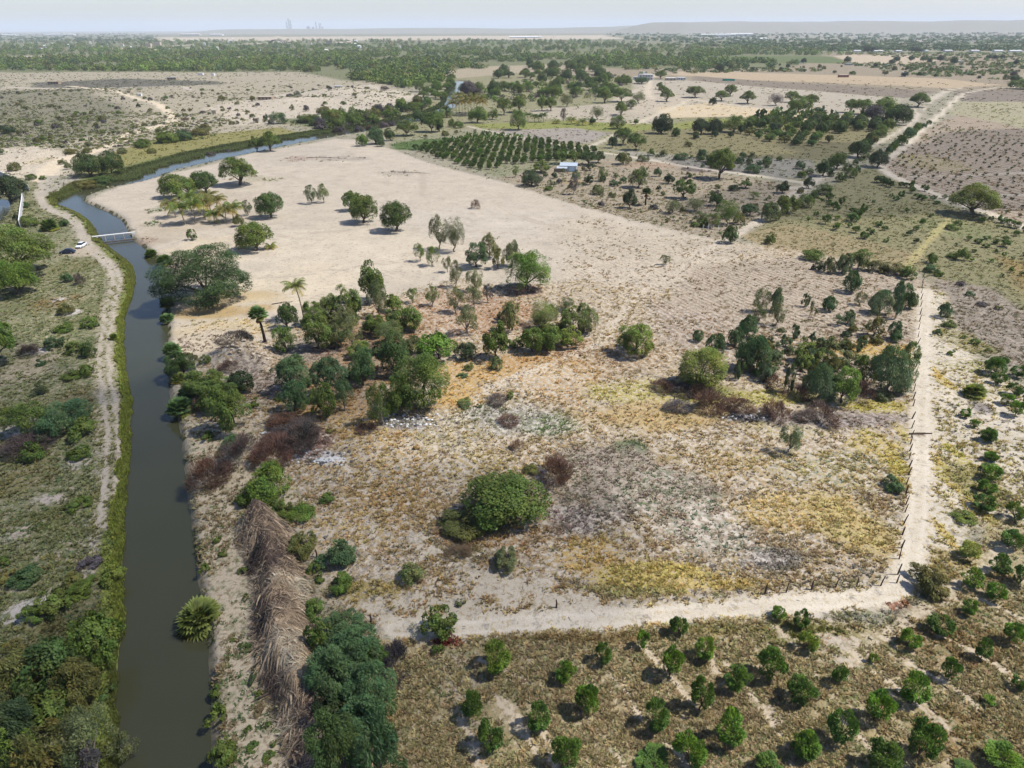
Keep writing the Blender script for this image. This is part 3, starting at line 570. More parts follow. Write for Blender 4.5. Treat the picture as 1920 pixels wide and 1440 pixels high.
# ------------------------------------------------------------------ water
def water_material():
    m, N, L = newmat('canal_water'); out = N.new('ShaderNodeOutputMaterial'); b = N.new('ShaderNodeBsdfPrincipled')
    geo = N.new('ShaderNodeNewGeometry')
    n1 = node(N, 'ShaderNodeTexNoise'); n1.inputs['Scale'].default_value = .06; n1.inputs['Detail'].default_value = 4; L.new(geo.outputs['Position'], n1.inputs['Vector'])
    L.new(mix_n(N, L, n1.outputs[0], (.032, .034, .018), (.048, .049, .027)), b.inputs['Base Color'])
    b.inputs['Roughness'].default_value = .06; b.inputs['IOR'].default_value = 1.333; b.inputs['Specular IOR Level'].default_value = .5
    n2 = node(N, 'ShaderNodeTexNoise'); n2.inputs['Scale'].default_value = 2.6; n2.inputs['Detail'].default_value = 5; n2.inputs['Roughness'].default_value = .6
    mp = node(N, 'ShaderNodeMapping'); mp.inputs['Scale'].default_value = (1, 1.7, 1); L.new(geo.outputs['Position'], mp.inputs['Vector']); L.new(mp.outputs[0], n2.inputs['Vector'])
    bp = N.new('ShaderNodeBump'); bp.inputs['Strength'].default_value = .35; bp.inputs['Distance'].default_value = .05
    L.new(n2.outputs[0], bp.inputs['Height']); L.new(bp.outputs[0], b.inputs['Normal'])
    L.new(b.outputs[0], out.inputs[0]); return m
WM = water_material()
def sheet(name, c, ex, ey, z):
    V = [[c[0] - ex, c[1] - ey, z], [c[0] + ex, c[1] - ey, z], [c[0] + ex, c[1] + ey, z], [c[0] - ex, c[1] + ey, z]]
    o = link(bpy.data.objects.new(name, mesh_np(name, V, [[0, 1, 2, 3]], [WM]))); tag(o, kind='structure'); return o
def grow(P, d):
    """outline pushed outwards by d metres"""
    n = len(P); out = []
    area = sum(P[i][0] * P[(i + 1) % n][1] - P[(i + 1) % n][0] * P[i][1] for i in range(n)) / 2
    for i in range(n):
        t = P[(i + 1) % n] - P[i - 1]; t = t / (np.hypot(*t) + 1e-9); nn = np.array([t[1], -t[0]]) * (1 if area > 0 else -1)
        out.append(P[i] + nn * d)
    return np.array(out)
def water(name, LFT, RGT):
    n = min(len(LFT), len(RGT)); V = []; F = []
    # strip: resample both banks by arc length
    def rs(P, k):
        s = np.concatenate([[0], np.cumsum(np.hypot(*(P[1:] - P[:-1]).T))]); t = np.linspace(0, s[-1], k)
        return np.stack([np.interp(t, s, P[:, 0]), np.interp(t, s, P[:, 1])], 1)
    k = 160; a = rs(LFT, k); b = rs(RGT, k)
    for i in range(k):
        d = b[i] - a[i]; d /= np.hypot(*d); p = a[i] - d * 4; q = b[i] + d * 4
        V += [[p[0], p[1], WZ], [q[0], q[1], WZ]]
    for i in range(k - 1): F.append([2 * i, 2 * i + 1, 2 * i + 3, 2 * i + 2])
    o = link(bpy.data.objects.new(name, mesh_np(name, V, F, [WM]))); tag(o, kind='structure')
water('canal_water', smooth_line(CL, 3), smooth_line(CR, 3))
c = POND.mean(0); sheet('pond_water', c + (-14, 0), 26, 30, WZ)
# ------------------------------------------------------------------ plant materials
def leaf_mat(name, transl=.30, objcol=True, rough=.6):
    m, N, L = newmat(name); out = N.new('ShaderNodeOutputMaterial')
    at = N.new('ShaderNodeAttribute'); at.attribute_name = 'col'
    col = at.outputs['Color']
    if objcol:
        oi = N.new('ShaderNodeObjectInfo'); col = mix_n(N, L, 1.0, oi.outputs['Color'], col, 'MULTIPLY')
    geo = N.new('ShaderNodeNewGeometry'); nz = node(N, 'ShaderNodeTexNoise'); nz.inputs['Scale'].default_value = 1.1; nz.inputs['Detail'].default_value = 2
    L.new(geo.outputs['Position'], nz.inputs['Vector'])
    col = mix_n(N, L, 1.0, col, math_n(N, L, 'MULTIPLY_ADD', nz.outputs[0], .9, .55), 'MULTIPLY')
    d = N.new('ShaderNodeBsdfPrincipled'); d.inputs['Roughness'].default_value = rough; d.inputs['Specular IOR Level'].default_value = .25; L.new(col, d.inputs['Base Color'])
    t = N.new('ShaderNodeBsdfTranslucent'); L.new(mix_n(N, L, 1.0, col, (1.1, 1.15, .6), 'MULTIPLY'), t.inputs[0])
    mx = N.new('ShaderNodeMixShader'); mx.inputs[0].default_value = transl; L.new(d.outputs[0], mx.inputs[1]); L.new(t.outputs[0], mx.inputs[2])
    L.new(mx.outputs[0], out.inputs[0]); return m
LEAF = leaf_mat('leaves'); TWIG = leaf_mat('dry_twigs', .1, rough=.85); LEAFV = leaf_mat('scattered_leaves', .25, objcol=False)
BARK = plain('bark', (.10, .08, .06), .9, .1, .2, 4, bump=.4); PALEBARK = plain('pale_bark', (.22, .19, .15), .9, .1, .2, 4, bump=.4); DARKBARK = plain('dark_bark', (.028, .022, .02), .95, .1, .2, 6, bump=.5)
COCOBARK = plain('palm_bark', (.26, .21, .14), .9, .1, .15, 5, bump=.3)

COL = dict(g1=(.070, .105, .030), g2=(.042, .070, .026), g3=(.076, .126, .030), yg=(.095, .125, .034), ol=(.085, .090, .036), gy=(.080, .098, .055), lg=(.10, .125, .065),
           tl=(.050, .090, .050), bw=(.075, .108, .072), pg=(.105, .09, .095), rb=(.105, .060, .043), br=(.16, .105, .065), dk=(.028, .045, .024), mb=(.070, .135, .024), md=(.050, .098, .024),
           my=(.095, .15, .03), pb=(.075, .057, .05), fl=(.12, .02, .015), go=(.33, .21, .08), pa=(.10, .125, .055), ly=(.17, .215, .075))

COL = {k: (v if k in ('rb', 'pb', 'fl', 'br', 'go', 'pg') else (v[0] * 1.6, v[1] * 1.52, v[2] * 1.05)) for k, v in COL.items()}
# ------------------------------------------------------------------ leaf clouds
def unit(v): return v / (np.linalg.norm(v, axis=1, keepdims=True) + 1e-9)
def leaf_quads(P, U, Vv, ln, wd):
    """diamond leaves: centre P, long axis U, width axis Vv"""
    n = len(P); ln = np.broadcast_to(ln, n)[:, None]; wd = np.broadcast_to(wd, n)[:, None]
    v = np.stack([P - U * ln / 2, P + Vv * wd / 2 - U * ln * .05, P + U * ln / 2, P - Vv * wd / 2 - U * ln * .05], 1).reshape(-1, 3)
    return v, np.arange(4 * n).reshape(-1, 4)
STY = {   # style: (leaf length, leaf width, cover, clump size, clump z stretch, upward bias, z_min of clump shell)
    'bush':    dict(l=.30, w=.17, cov=2.6, rc=.30, zmin=-.35, dirs='mix'),
    'broad':   dict(l=.36, w=.22, cov=3.0, rc=.27, zmin=-.5, dirs='mix'),
    'mango':   dict(l=.28, w=.13, cov=3.2, rc=.34, zmin=-.8, dirs='out'),
    'feather': dict(l=.42, w=.13, cov=2.7, rc=.26, zmin=-.5, dirs='droop'),
    'umbrella': dict(l=.44, w=.17, cov=3.2, rc=.22, zmin=-.22, dirs='droop'),
    'sparse':  dict(l=.22, w=.085, cov=1.25, rc=.30, zmin=-.5, dirs='mix'),
    'willow':  dict(l=.46, w=.10, cov=2.8, rc=.26, zmin=-.7, dirs='down'),
    'dead':    dict(l=.75, w=.05, cov=1.5, rc=.40, zmin=-.2, dirs='out'),
}
def crown(style, a, h, seed, z0=0.0, gaps=.0):
    """crown of radius a, height h, bottom at z0 -> verts, faces, tint; also clump centres for the limbs"""
    rg = np.random.default_rng(seed); s = STY[style]; c = h / 2
    area = 4 * np.pi * ((a * a * a * a) ** .8 / 3 + 2 * (a * a * c * c) ** .8 / 3) ** (1 / 1.6) if a > 0 else 0
    area = 4 * np.pi * (((a * a) ** 1.6 + 2 * (a * c) ** 1.6) / 3) ** (1 / 1.6)
    dist_scale = 1.0
    ls = s['l'] * min(1.0, .45 + a / 4.5); lw = s['w'] * min(1.0, .45 + a / 4.5)
    if a > 5: ls *= 1.3; lw *= 1.3
    N = int(np.clip(s['cov'] * area / (ls * lw * .5) * .55, 160, 30000 if a > 5 else 15000))
    if style == 'dead': N = int(np.clip(area * 45, 300, 7000)); ls *= min(1, a / 1.5)
    K = int(np.clip(10 + area / (1.2 if a < 2 else 3.0), 14, 90))
    D = unit(rg.normal(size=(K * 3, 3))); D = D[D[:, 2] > s['zmin']][:K]
    if len(D) < K: D = np.concatenate([D, unit(rg.normal(size=(K - len(D), 3)) * (1, 1, .5) + (0, 0, .3))])
    lump = 1 + (.06 if style == 'mango' else .20) * np.sin(D[:, 0] * 3.1 + seed) * np.cos(D[:, 1] * 2.7 + seed * 2) + rg.uniform(-.16, .10, len(D))
    rad = .80 * np.clip(lump, .72, 1.12) * np.where(rg.random(len(D)) < (.08 if style == 'mango' else .22), rg.uniform(.4, .85, len(D)), 1)
    C = D * rad[:, None]
    if style in ('umbrella',): C[:, 2] = np.where(C[:, 2] < 0, C[:, 2] * .3, C[:, 2])
    rc = s['rc'] * rg.uniform(.75, 1.3, len(C))
    ct = rg.uniform(.72, 1.28, len(C))
    k = rg.choice(len(C), N, p=rc ** 2 / (rc ** 2).sum())
    d = unit(rg.normal(size=(N, 3)) + C[k] * .9 + (0, 0, .25))
    r = rc[k] * rg.uniform(.45, 1.08, N) ** .6
    p = C[k] + d * r[:, None]
    if style == 'umbrella': p[:, 2] = np.where(p[:, 2] < 0, p[:, 2] * .6, p[:, 2])
    P = p * (a, a, c); P[:, 2] += z0 + c
    rr = np.percentile(np.hypot(P[:, 0], P[:, 1]), 95); P[:, :2] *= a / rr
    zlo = z0 + c + c * (s['zmin'] - .20); zhi = z0 + c + c * 1.04; zk = h / (zhi - zlo); zb = zlo; P[:, 2] = np.maximum(z0 + .03, z0 + (P[:, 2] - zlo) * zk)
    out = unit(P - (0, 0, z0 + c * .7)); rnd = unit(rg.normal(size=(N, 3)))
    if s['dirs'] == 'mix': U = unit(rnd + out * .5)
    elif s['dirs'] == 'out': U = unit(rnd * .7 + out + (0, 0, .2))
    elif s['dirs'] == 'droop': U = unit(out * (1, 1, .3) + rnd * .7 - (0, 0, .25))
    else: U = unit(out * (.5, .5, 0) + rnd * .35 - (0, 0, 1.0))
    if style == 'dead': U = unit(P - (0, 0, z0 - .2) + rnd * .55 * np.linalg.norm(P, axis=1, keepdims=True))
    W = unit(np.cross(U, unit(out + rnd * .8)))
    v, f = leaf_quads(P, U, W, ls * rg.uniform(.6, 1.35, N), lw * rg.uniform(.7, 1.3, N))
    tint = ct[k] * rg.uniform(.78, 1.22, N)
    hue = rg.uniform(-.12, .14, len(C))[k] + rg.uniform(-.08, .08, N)
    T = np.stack([tint * (1 + hue), tint, tint * (1 - hue * .6)], 1)
    return v, f, np.repeat(T, 4, 0), (C * (a, a, c) + (0, 0, z0 + c) - (0, 0, zb)) * (a / rr, a / rr, zk) + (0, 0, z0)
def tube(path, rad, seg=6):
    path = np.asarray(path, float); n = len(path); V = []; F = []
    for i in range(n):
        t = path[min(i + 1, n - 1)] - path[max(i - 1, 0)]; t = t / (np.linalg.norm(t) + 1e-9)
        u = np.cross(t, (0, 1, 0) if abs(t[1]) < .9 else (1, 0, 0)); u /= np.linalg.norm(u); w_ = np.cross(t, u)
        for j in range(seg):
            q = 2 * math.pi * j / seg; V.append(path[i] + rad[i] * (u * math.cos(q) + w_ * math.sin(q)))
    for i in range(n - 1):
        for j in range(seg):
            F.append([i * seg + j, i * seg + (j + 1) % seg, (i + 1) * seg + (j + 1) % seg, (i + 1) * seg + j])
    return np.array(V), np.array(F)
def merge(parts):
    V = []; F = []; o = 0
    for v, f in parts: V.append(v); F.append(np.asarray(f) + o); o += len(v)
    return np.concatenate(V), np.concatenate(F)
def trunk_mesh(name, a, h, z0, C, seed, mat, multi=1, r0=None):
    rg = random.Random(seed); parts = []; H = z0 + h
    r0 = r0 or max(.035, .035 * H ** 1.0 * (.8 + a / H * .5)); r0 = min(r0, .45)
    C = sorted(C.tolist(), key=lambda c: rg.random())
    fork = np.array([rg.uniform(-.1, .1) * a, rg.uniform(-.1, .1) * a, max(z0 * .85, .25 * H * .6)])
    for k in range(multi):
        off = np.array([rg.uniform(-.25, .25), rg.uniform(-.25, .25), 0]) * (multi > 1) * a * .4
        base = off * .4
        parts.append(tube([base + (0, 0, -.25), base + (fork - base) * .45 + np.array([rg.uniform(-.06, .06) * H] * 2 + [0]), fork + off], [r0 * 1.25, r0 * .9, r0 * .7]))
        for c in C[k::multi][:7 if multi == 1 else 4]:
            c = np.array(c); mid = (fork + off) * .5 + c * .5; mid[2] = mid[2] * .92 + .03 * H
            parts.append(tube([fork + off, mid, c], [r0 * .6, r0 * .33, r0 * .1], 4))
    V, F = merge(parts); return mesh_np(name, V, F, [mat], smooth=True)
# prototypes per kind and size class: (crown mesh, trunk mesh, nominal a, nominal H)
KIND = {   # name, category, style, sizes(a), aspect H/2a, trunk fraction, trunk?, bark
    'round':  ('round_tree', 'tree', 'broad', (1.6, 3.0, 6.0), .85, .07, True, BARK, 2),
    'bush':   ('leafy_shrub', 'shrub', 'bush', (.7, 1.5, 3.0), .75, .0, False, BARK, 1),
    'broad':  ('broadleaf_tree', 'tree', 'broad', (1.5, 3.0, 5.5), 1.0, .10, True, BARK, 2),
    'mango':  ('mango_tree', 'mango tree', 'mango', (.5, 1.2, 2.6), .95, .14, True, BARK, 1),
    'alga':   ('spreading_tree', 'tree', 'umbrella', (3.0, 6.0, 10.0), .60, .22, True, BARK, 3),
    'feath':  ('feathery_tree', 'tree', 'feather', (1.5, 3.2, 6.0, 9.5), .85, .08, True, BARK, 2),
    'fbush':  ('feathery_shrub', 'shrub', 'feather', (.8, 1.8, 4.0), .7, .0, False, BARK, 1),
    'sparse': ('thin_crowned_tree', 'tree', 'sparse', (1.0, 2.2, 4.0), 1.1, .17, True, PALEBARK, 1),
    'willow': ('drooping_tree', 'tree', 'willow', (.8, 1.8, 3.5), 1.25, .02, True, PALEBARK, 2),
    'dead':   ('dead_bush', 'dead bush', 'dead', (.8, 1.8, 3.0), .55, .0, False, BARK, 1),
}
PROTO = {}
def protos(kind):
    if kind in PROTO: return PROTO[kind]
    nm, cat, st, sizes, asp, tf, tr, bark, multi = KIND[kind]; L_ = []
    for si, a in enumerate(sizes):
        for var in range(3 if si < 2 else 2):
            H = 2 * a * asp; z0 = tf * H; sd = (sum(map(ord, kind)) % 97) * 31 + si * 7 + var
            v, f, t, C = crown(st, a, H - z0, sd, z0)
            me = mesh_np(nm + '_leaves', v, f, [TWIG if st == 'dead' else LEAF], col=t)
            tm = trunk_mesh(nm + '_trunk', a, H - z0, z0, C, sd, bark, multi) if tr else None
            L_.append((me, tm, a, H))
    PROTO[kind] = L_; return L_

PLANTS = []   # registry for labels
def put(kind, x, y, a, H, col, label=None, group=None, part_names=('trunk', 'crown'), cat=None, hint=None, name=None, tone=1.0, z=None, by=None):
    P = protos(kind); nm, cc, st, sizes, asp, tf, tr, bark, multi = KIND[kind]
    si = min(range(len(sizes)), key=lambda i: abs(math.log(sizes[i] / a)))
    cand = [p for p in P if p[2] == sizes[si]]; rg = random.Random(int(x * 131 + y * 17))
    me, tm, a0, H0 = rg.choice(cand); rz = rg.uniform(0, 6.28)
    z = hz(x, y) if z is None else z
    c = COL[col] if isinstance(col, str) else col; v = rg.uniform(.9, 1.12) * tone; c = (c[0] * v * rg.uniform(.93, 1.07), c[1] * v, c[2] * v * rg.uniform(.93, 1.07), 1)
    sx = a / a0; sz = H / H0; sy = (by or a) / a0; rz = rz if by is None else rg.choice([0, math.pi])
    if tm is None:
        o = link(bpy.data.objects.new(name or nm, me)); o.location = (x, y, z - .03); o.rotation_euler = (0, 0, rz); o.scale = (sx, sy, sz); o.color = c; root = o
    else:
        root = empty(name or nm, (x, y, z), rz)
        for n_, m_ in ((part_names[0], tm), (part_names[1], me)):
            ch = link(bpy.data.objects.new(n_, m_), root); ch.scale = (sx, sy, sz); ch.color = c
    tag(root, label, cat or cc, group)
    PLANTS.append(dict(o=root, x=x, y=y, a=a, H=H, kind=kind, col=col, label=label, hint=hint, group=group))
    return root

def fit(kind, x0, y0, x1, y1):
    """from the outline in the photograph to a place on the ground, crown radius and height in metres"""
    tf = KIND[kind][5] if kind in KIND else 0.0
    cx = (x0 + x1) / 2; yb = y1
    for it in range(4):
        g = G(cx, yb); dp = depth_of(*g); s = FOC / dp
        th = math.atan2(CAM_H, math.hypot(*g)); sn, cs = math.sin(th), math.cos(th)
        a = (x1 - x0) / 2 / s; T = (y1 - y0) / s
        lo, hi = .25 * a, 6 * a + T * 2
        for _ in range(40):
            H = (lo + hi) / 2; hc = H * (1 + tf) / 2; c = H * (1 - tf) / 2
            R = math.sqrt((a * sn) ** 2 + (c * cs) ** 2); ext = hc * cs + R - min(0, hc * cs - R)
            if ext < T: lo = H
            else: hi = H
        yb = y1 + min(0, hc * cs - R) * s
    by = None; lim = {'bush': 1.5, 'fbush': 1.5, 'dead': 1.2}.get(kind)
    if lim and th < .42: H = min(H, 2.0 * a)
    elif lim and H > lim * a:      # a low thing that reaches back: keep it low, stretch it in depth
        H = lim * a; c = hc = H / 2; b = (y1 - y0) / 2 / s / sn * .9; by = max(b, a); yb = (y0 + y1) / 2 + hc * cs * s; g = G(cx, yb)
    return g[0], g[1], a, max(H, .55 * a), by
def items(ox, oy, sc, rows):
    for r in rows:
        kind, x0, y0, x1, y1, col = r[:6]; label = r[6] if len(r) > 6 else None
        X0, X1, Y0, Y1 = ox + x0 / sc, ox + x1 / sc, oy + y0 / sc, oy + y1 / sc
        x, y, a, H, by = fit(kind, X0, Y0, X1, Y1)
        put(kind, x, y, a, H, col, label, by=by)

# ------------------------------------------------------------------ palms
def frond(L_, rg, droop=1.0, nl=26, wl=.6):
    """feather frond along +X, drooping"""
    V = []; F = []; T = []
    pts = []; ang = .75; p = np.zeros(3)
    n = nl
    for i in range(n + 1):
        pts.append(p.copy()); ang -= droop * 1.9 / n * (0.4 + i / n); p = p + np.array([math.cos(ang), 0, math.sin(ang)]) * L_ / n
    pts = np.array(pts)
    for i in range(2, n):
        t = i / n; ln = wl * L_ * .42 * math.sin(math.pi * min(1, .12 + t * .88)) + .12
        d = pts[i] - pts[i - 1]; d /= np.linalg.norm(d)
        for s in (-1, 1):
            tip = pts[i] + np.array([0, s, 0]) * ln * .8 + d * ln * .45 - np.array([0, 0, 1]) * ln * (.55 + .3 * rg.random())
            w_ = d * L_ / n * .8; k = len(V)
            V += [pts[i] - w_ * .5, pts[i] + w_ * .5, tip, tip - d * .02]; F.append([k, k + 1, k + 2, k + 3]); q = rg.uniform(.75, 1.25); T += [[q, q, q]] * 4
    v, f = tube(pts, [.05 * (1 - .85 * i / n) for i in range(n + 1)], 3); k = len(V)
    V += v.tolist(); F += (f + k).tolist(); T += [[1.6, 1.4, .9]] * len(v)
    return np.array(V), np.array(F), np.array(T)
def rot(v, az, el=0.0):
    ce, se = math.cos(el), math.sin(el); x = v[:, 0] * ce - v[:, 2] * se; z = v[:, 0] * se + v[:, 2] * ce; y = v[:, 1]
    return np.stack([x * math.cos(az) - y * math.sin(az), x * math.sin(az) + y * math.cos(az), z], 1)
def coco_crown(seed, L_=2.6, n=17, wind=0):
    rg = random.Random(seed); VV = []; FF = []; TT = []; o = 0
    for i in range(n):
        t = i / n; v, f, tt = frond(L_ * rg.uniform(.85, 1.1), rg, droop=rg.uniform(.8, 1.25), nl=14)
        v = rot(v, i * 2.4 + rg.uniform(-.2, .2), .55 - 1.1 * t + rg.uniform(-.1, .1)); tt = tt * (np.array((1.0, 1.0, 1.0)) if t < .7 else np.array((2.0, 1.35, .8)))
        VV.append(v); FF.append(f + o); TT.append(tt); o += len(v)
    return np.concatenate(VV), np.concatenate(FF), np.concatenate(TT)
def fan_leaf(R_, pl, rg, seg=13):
    """petiole along +X then a fan of narrow segments"""
    V = []; F = []; T = []
    v, f = tube([[0, 0, 0], [pl * .5, 0, .05 * pl], [pl, 0, 0]], [.035, .025, .02], 3); V += v.tolist(); F += f.tolist(); T += [[1.5, 1.3, .8]] * len(v)
    c = np.array([pl, 0, 0])
    for i in range(seg):
        q = math.radians(-115 + 230 * i / (seg - 1)); d = np.array([math.cos(q), math.sin(q), -.10]); ln = R_ * (.75 + .25 * math.cos(q)) * rg.uniform(.9, 1.05)
        s = np.array([-math.sin(q), math.cos(q), 0]) * R_ * .14; k = len(V); dz = np.array([0, 0, .05 * R_])
        tip = c + d * ln - np.array([0, 0, .18 * ln])
        V += [c, c + d * ln * .55 + s + dz, tip, c + d * ln * .55 - s - dz]; F.append([k, k + 1, k + 2, k + 3]); qq = rg.uniform(.75, 1.25); T += [[qq, qq, qq], [qq * 1.25] * 3, [qq * 1.5, qq * 1.5, qq * 1.2], [qq * .8] * 3]
    return np.array(V), np.array(F), np.array(T)
def fan_crown(seed, n=52, R_=.72, pl=.85, skirt=0, low=-.15):
    rg = random.Random(seed); VV = []; FF = []; TT = []; o = 0
    for i in range(n + skirt):
        v, f, tt = fan_leaf(R_ * rg.uniform(.85, 1.1), pl * rg.uniform(.8, 1.15), rg)
        t = (i + .5) / max(n, 1); el = 1.35 - (1.35 - low) * t if i < n else -1.1 + rg.uniform(-.25, .25)
        v = rot(v, i * 2.4 + rg.uniform(-.2, .2), el + rg.uniform(-.1, .1))
        if i >= n: tt = tt * (2.6, 1.6, 1.1)
        elif t > .82: tt = tt * (1.9, 1.25, .7)
        VV.append(v); FF.append(f + o); TT.append(tt); o += len(v)
    return np.concatenate(VV), np.concatenate(FF), np.concatenate(TT)
PM = {}
def palm_meshes():
    PM['coco'] = [mesh_np('coconut_fronds', *coco_crown(s)[:2], [LEAF], col=coco_crown(s)[2]) for s in (1, 2, 3)]
    PM['fan'] = [mesh_np('fan_fronds', *fan_crown(s)[:2], [LEAF], col=fan_crown(s)[2]) for s in (4, 5, 6)]
    PM['date'] = [mesh_np('date_fronds', *coco_crown(s, 2.0, 24)[:2], [LEAF], col=coco_crown(s, 2.0, 24)[2]) for s in (7,)]
palm_meshes()
def palm(kind, px, py, r, trunk, col, label=None, lean=(0, 0), cat='palm', cpy=None, group=None, dead=None):
    """kind coco/fan/date; (px, py) foot in the photo; r crown radius m; trunk height m"""
    x, y = G(px, py); z = hz(x, y); rg = random.Random(int(px * 7 + py))
    names = {'coco': 'coconut_palm', 'fan': 'fan_palm', 'date': 'date_palm'}
    root = empty(names[kind], (x, y, z), 0)
    top = np.array([lean[0], lean[1], trunk])
    pth = [np.array([0, 0, -.3]), np.array([lean[0] * .15, lean[1] * .15, trunk * .35]), np.array([lean[0] * .5, lean[1] * .5, trunk * .7]), top]
    if trunk > .6:
        rr = {'coco': .17, 'fan': .30, 'date': .3}[kind]
        v, f = tube(pth, [rr * 1.3, rr, rr * .85, rr * .75], 8); t = link(bpy.data.objects.new('trunk', mesh_np('palm_trunk', v, f, [COCOBARK if kind == 'coco' else DARKBARK], smooth=True)), root)
    me = rg.choice(PM[kind]); nominal = {'coco': 2.2, 'fan': 1.55, 'date': 1.7}[kind]; s = r / nominal
    ch = link(bpy.data.objects.new('fronds', me), root); ch.location = tuple(top) if trunk > .6 else (0, 0, max(.15, trunk)); ch.scale = (s, s, s); ch.rotation_euler = (0, 0, rg.uniform(0, 6)); ch.color = (*COL[col], 1)
    if dead:
        v, f, t = fan_crown(77, 0, .6, .8, 16); ch = link(bpy.data.objects.new('dead_fronds', mesh_np('dead_fronds', v, f, [TWIG], col=t)), root); ch.location = tuple(top - (0, 0, .2)); ch.scale = (s * .8,) * 3; ch.color = (.10, .075, .05, 1)
    tag(root, label, cat, group)
    PLANTS.append(dict(o=root, x=x, y=y, a=r, H=trunk + r, kind=kind + ' palm', col=col, label=label, hint=None, group=group)); return root
# ------------------------------------------------------------------ the plants, read off the photograph region by region (kind, outline, colour, label)
items(0, 240, 4, [
 ('round', 565, 190, 800, 360, 'g2', 'dark round-crowned tree by the canal bend, front left of a close pair'), ('round', 765, 175, 930, 350, 'g2', 'dark tree behind right in the close pair by the canal bend'),
 ('bush', 690, 320, 850, 400, 'g2', 'low dark bush under the tree pair at the canal bend'),
 ('broad', -40, 350, 210, 545, 'dk', 'dark tree over the corner of the concrete wall beside the pond'),
 ('bush', 65, 262, 160, 322, 'ol'), ('bush', 197, 345, 280, 388, 'g1'), ('bush', 293, 358, 350, 388, 'g1'), ('bush', 440, 232, 500, 272, 'gy'), ('bush', 488, 262, 540, 312, 'gy'),
 ('alga', 1668, 230, 1930, 428, 'g1', 'compact umbrella-shaped tree standing alone at the far edge of the bare sand'),
 ('feath', 1408, 757, 1480, 840, 'g1'), ('bush', 1010, 90, 1130, 140, 'g1'),
 ('round', 1210, 345, 1470, 525, 'g1', 'dense rounded tree left behind the coconut palm clump'), ('broad', 1440, 325, 1640, 490, 'g2', 'dark upright tree right behind the coconut palm clump'),
 ('sparse', 1820, 545, 1900, 655, 'g2', 'small thin tree right of the coconut palm clump'), ('bush', 1748, 645, 1832, 740, 'ol'),
 ('broad', 1790, 700, 2050, 920, 'g1', 'bushy dark tree with yellowish fronds at its foot, on the sand behind the huge tree'),
 ('feath', 1222, 885, 1900, 1290, (.062, .10, .030), 'huge spreading tree on the canal bank at the edge of the bare sand'),
 ('alga', -120, 750, 430, 1100, 'g1', 'wide dark feathery tree left of the parked dark car'), ('feath', -20, 990, 290, 1250, 'g3', 'paler feathery tree in front of the wide dark tree, on the left bank'),
 ('bush', 182, 540, 228, 600, 'tl'), ('bush', 100, 640, 150, 690, 'dk'), ('bush', 165, 660, 290, 735, 'g1'), ('bush', 455, 685, 535, 735, 'g2'), ('bush', 465, 1098, 550, 1165, 'tl'),
 ('bush', 440, 1310, 560, 1400, 'ol'), ('dead', 565, 1085, 650, 1180, 'pb'), ('bush', 1180, 30, 1340, 110, 'g1'), ('bush', 1330, 20, 1440, 90, 'tl'), ('bush', 880, 150, 960, 190, 'gy'), ('bush', 1105, 155, 1180, 190, 'ol'),
 ('bush', 1455, 160, 1500, 190, 'dk'), ('bush', 1545, 150, 1615, 185, 'pg'), ('bush', 1685, 130, 1735, 160, 'pg'), ('bush', 500, 160, 560, 195, 'ol'), ('bush', 620, 150, 690, 185, 'ol'), ('bush', 250, 70, 305, 110, 'ol'),
 ('bush', 640, 100, 700, 135, 'gy'), ('bush', 500, 390, 720, 440, 'ol'),
])
items(0, 0, 3, [
 ('alga', 1405, 760, 1480, 850, 'g1', 'left tree of the small pair on the sand tip beside the reeds'), ('alga', 1470, 750, 1578, 852, 'g1', 'right tree of the small pair on the sand tip beside the reeds'),
 ('fbush', 1515, 630, 1615, 695, 'tl'), ('bush', 1480, 640, 1510, 668, 'dk'), ('fbush', 1675, 640, 1810, 690, 'g1'), ('broad', 1815, 615, 1930, 685, 'g1'), ('bush', 1780, 600, 1860, 640, 'ol'),
 ('bush', 890, 745, 1010, 800, 'g1'), ('bush', 1005, 745, 1080, 790, 'tl'), ('bush', 1070, 720, 1180, 760, 'ol'), ('bush', 765, 785, 850, 830, 'g1'), ('bush', 1130, 695, 1175, 720, 'ol'),
 ('sparse', 1655, 540, 1700, 572, 'dk'), ('sparse', 1330, 310 + 260, 1350, 590, 'ol'), ('bush', 1405, 545, 1440, 575, 'ol'), ('bush', 1705, 590, 1740, 622, 'pg'), ('bush', 1610, 530, 1650, 550, 'pg'),
 ('bush', 770, 592, 795, 615, 'dk'), ('bush', 1020, 660, 1065, 675, 'br'), ('bush', 1230, 545, 1270, 575, 'ol'), ('bush', 195, 670, 240, 700, 'g1'), ('bush', 0, 705, 80, 750, 'dk'), ('bush', 560, 670, 600, 698, 'ol'),
 ('bush', 0, 840, 30, 870, 'gy'), ('bush', 335, 815, 360, 832, 'dk'), ('bush', 360, 838, 440, 866, 'ol'), ('bush', 470, 830, 500, 860, 'ol'),
])
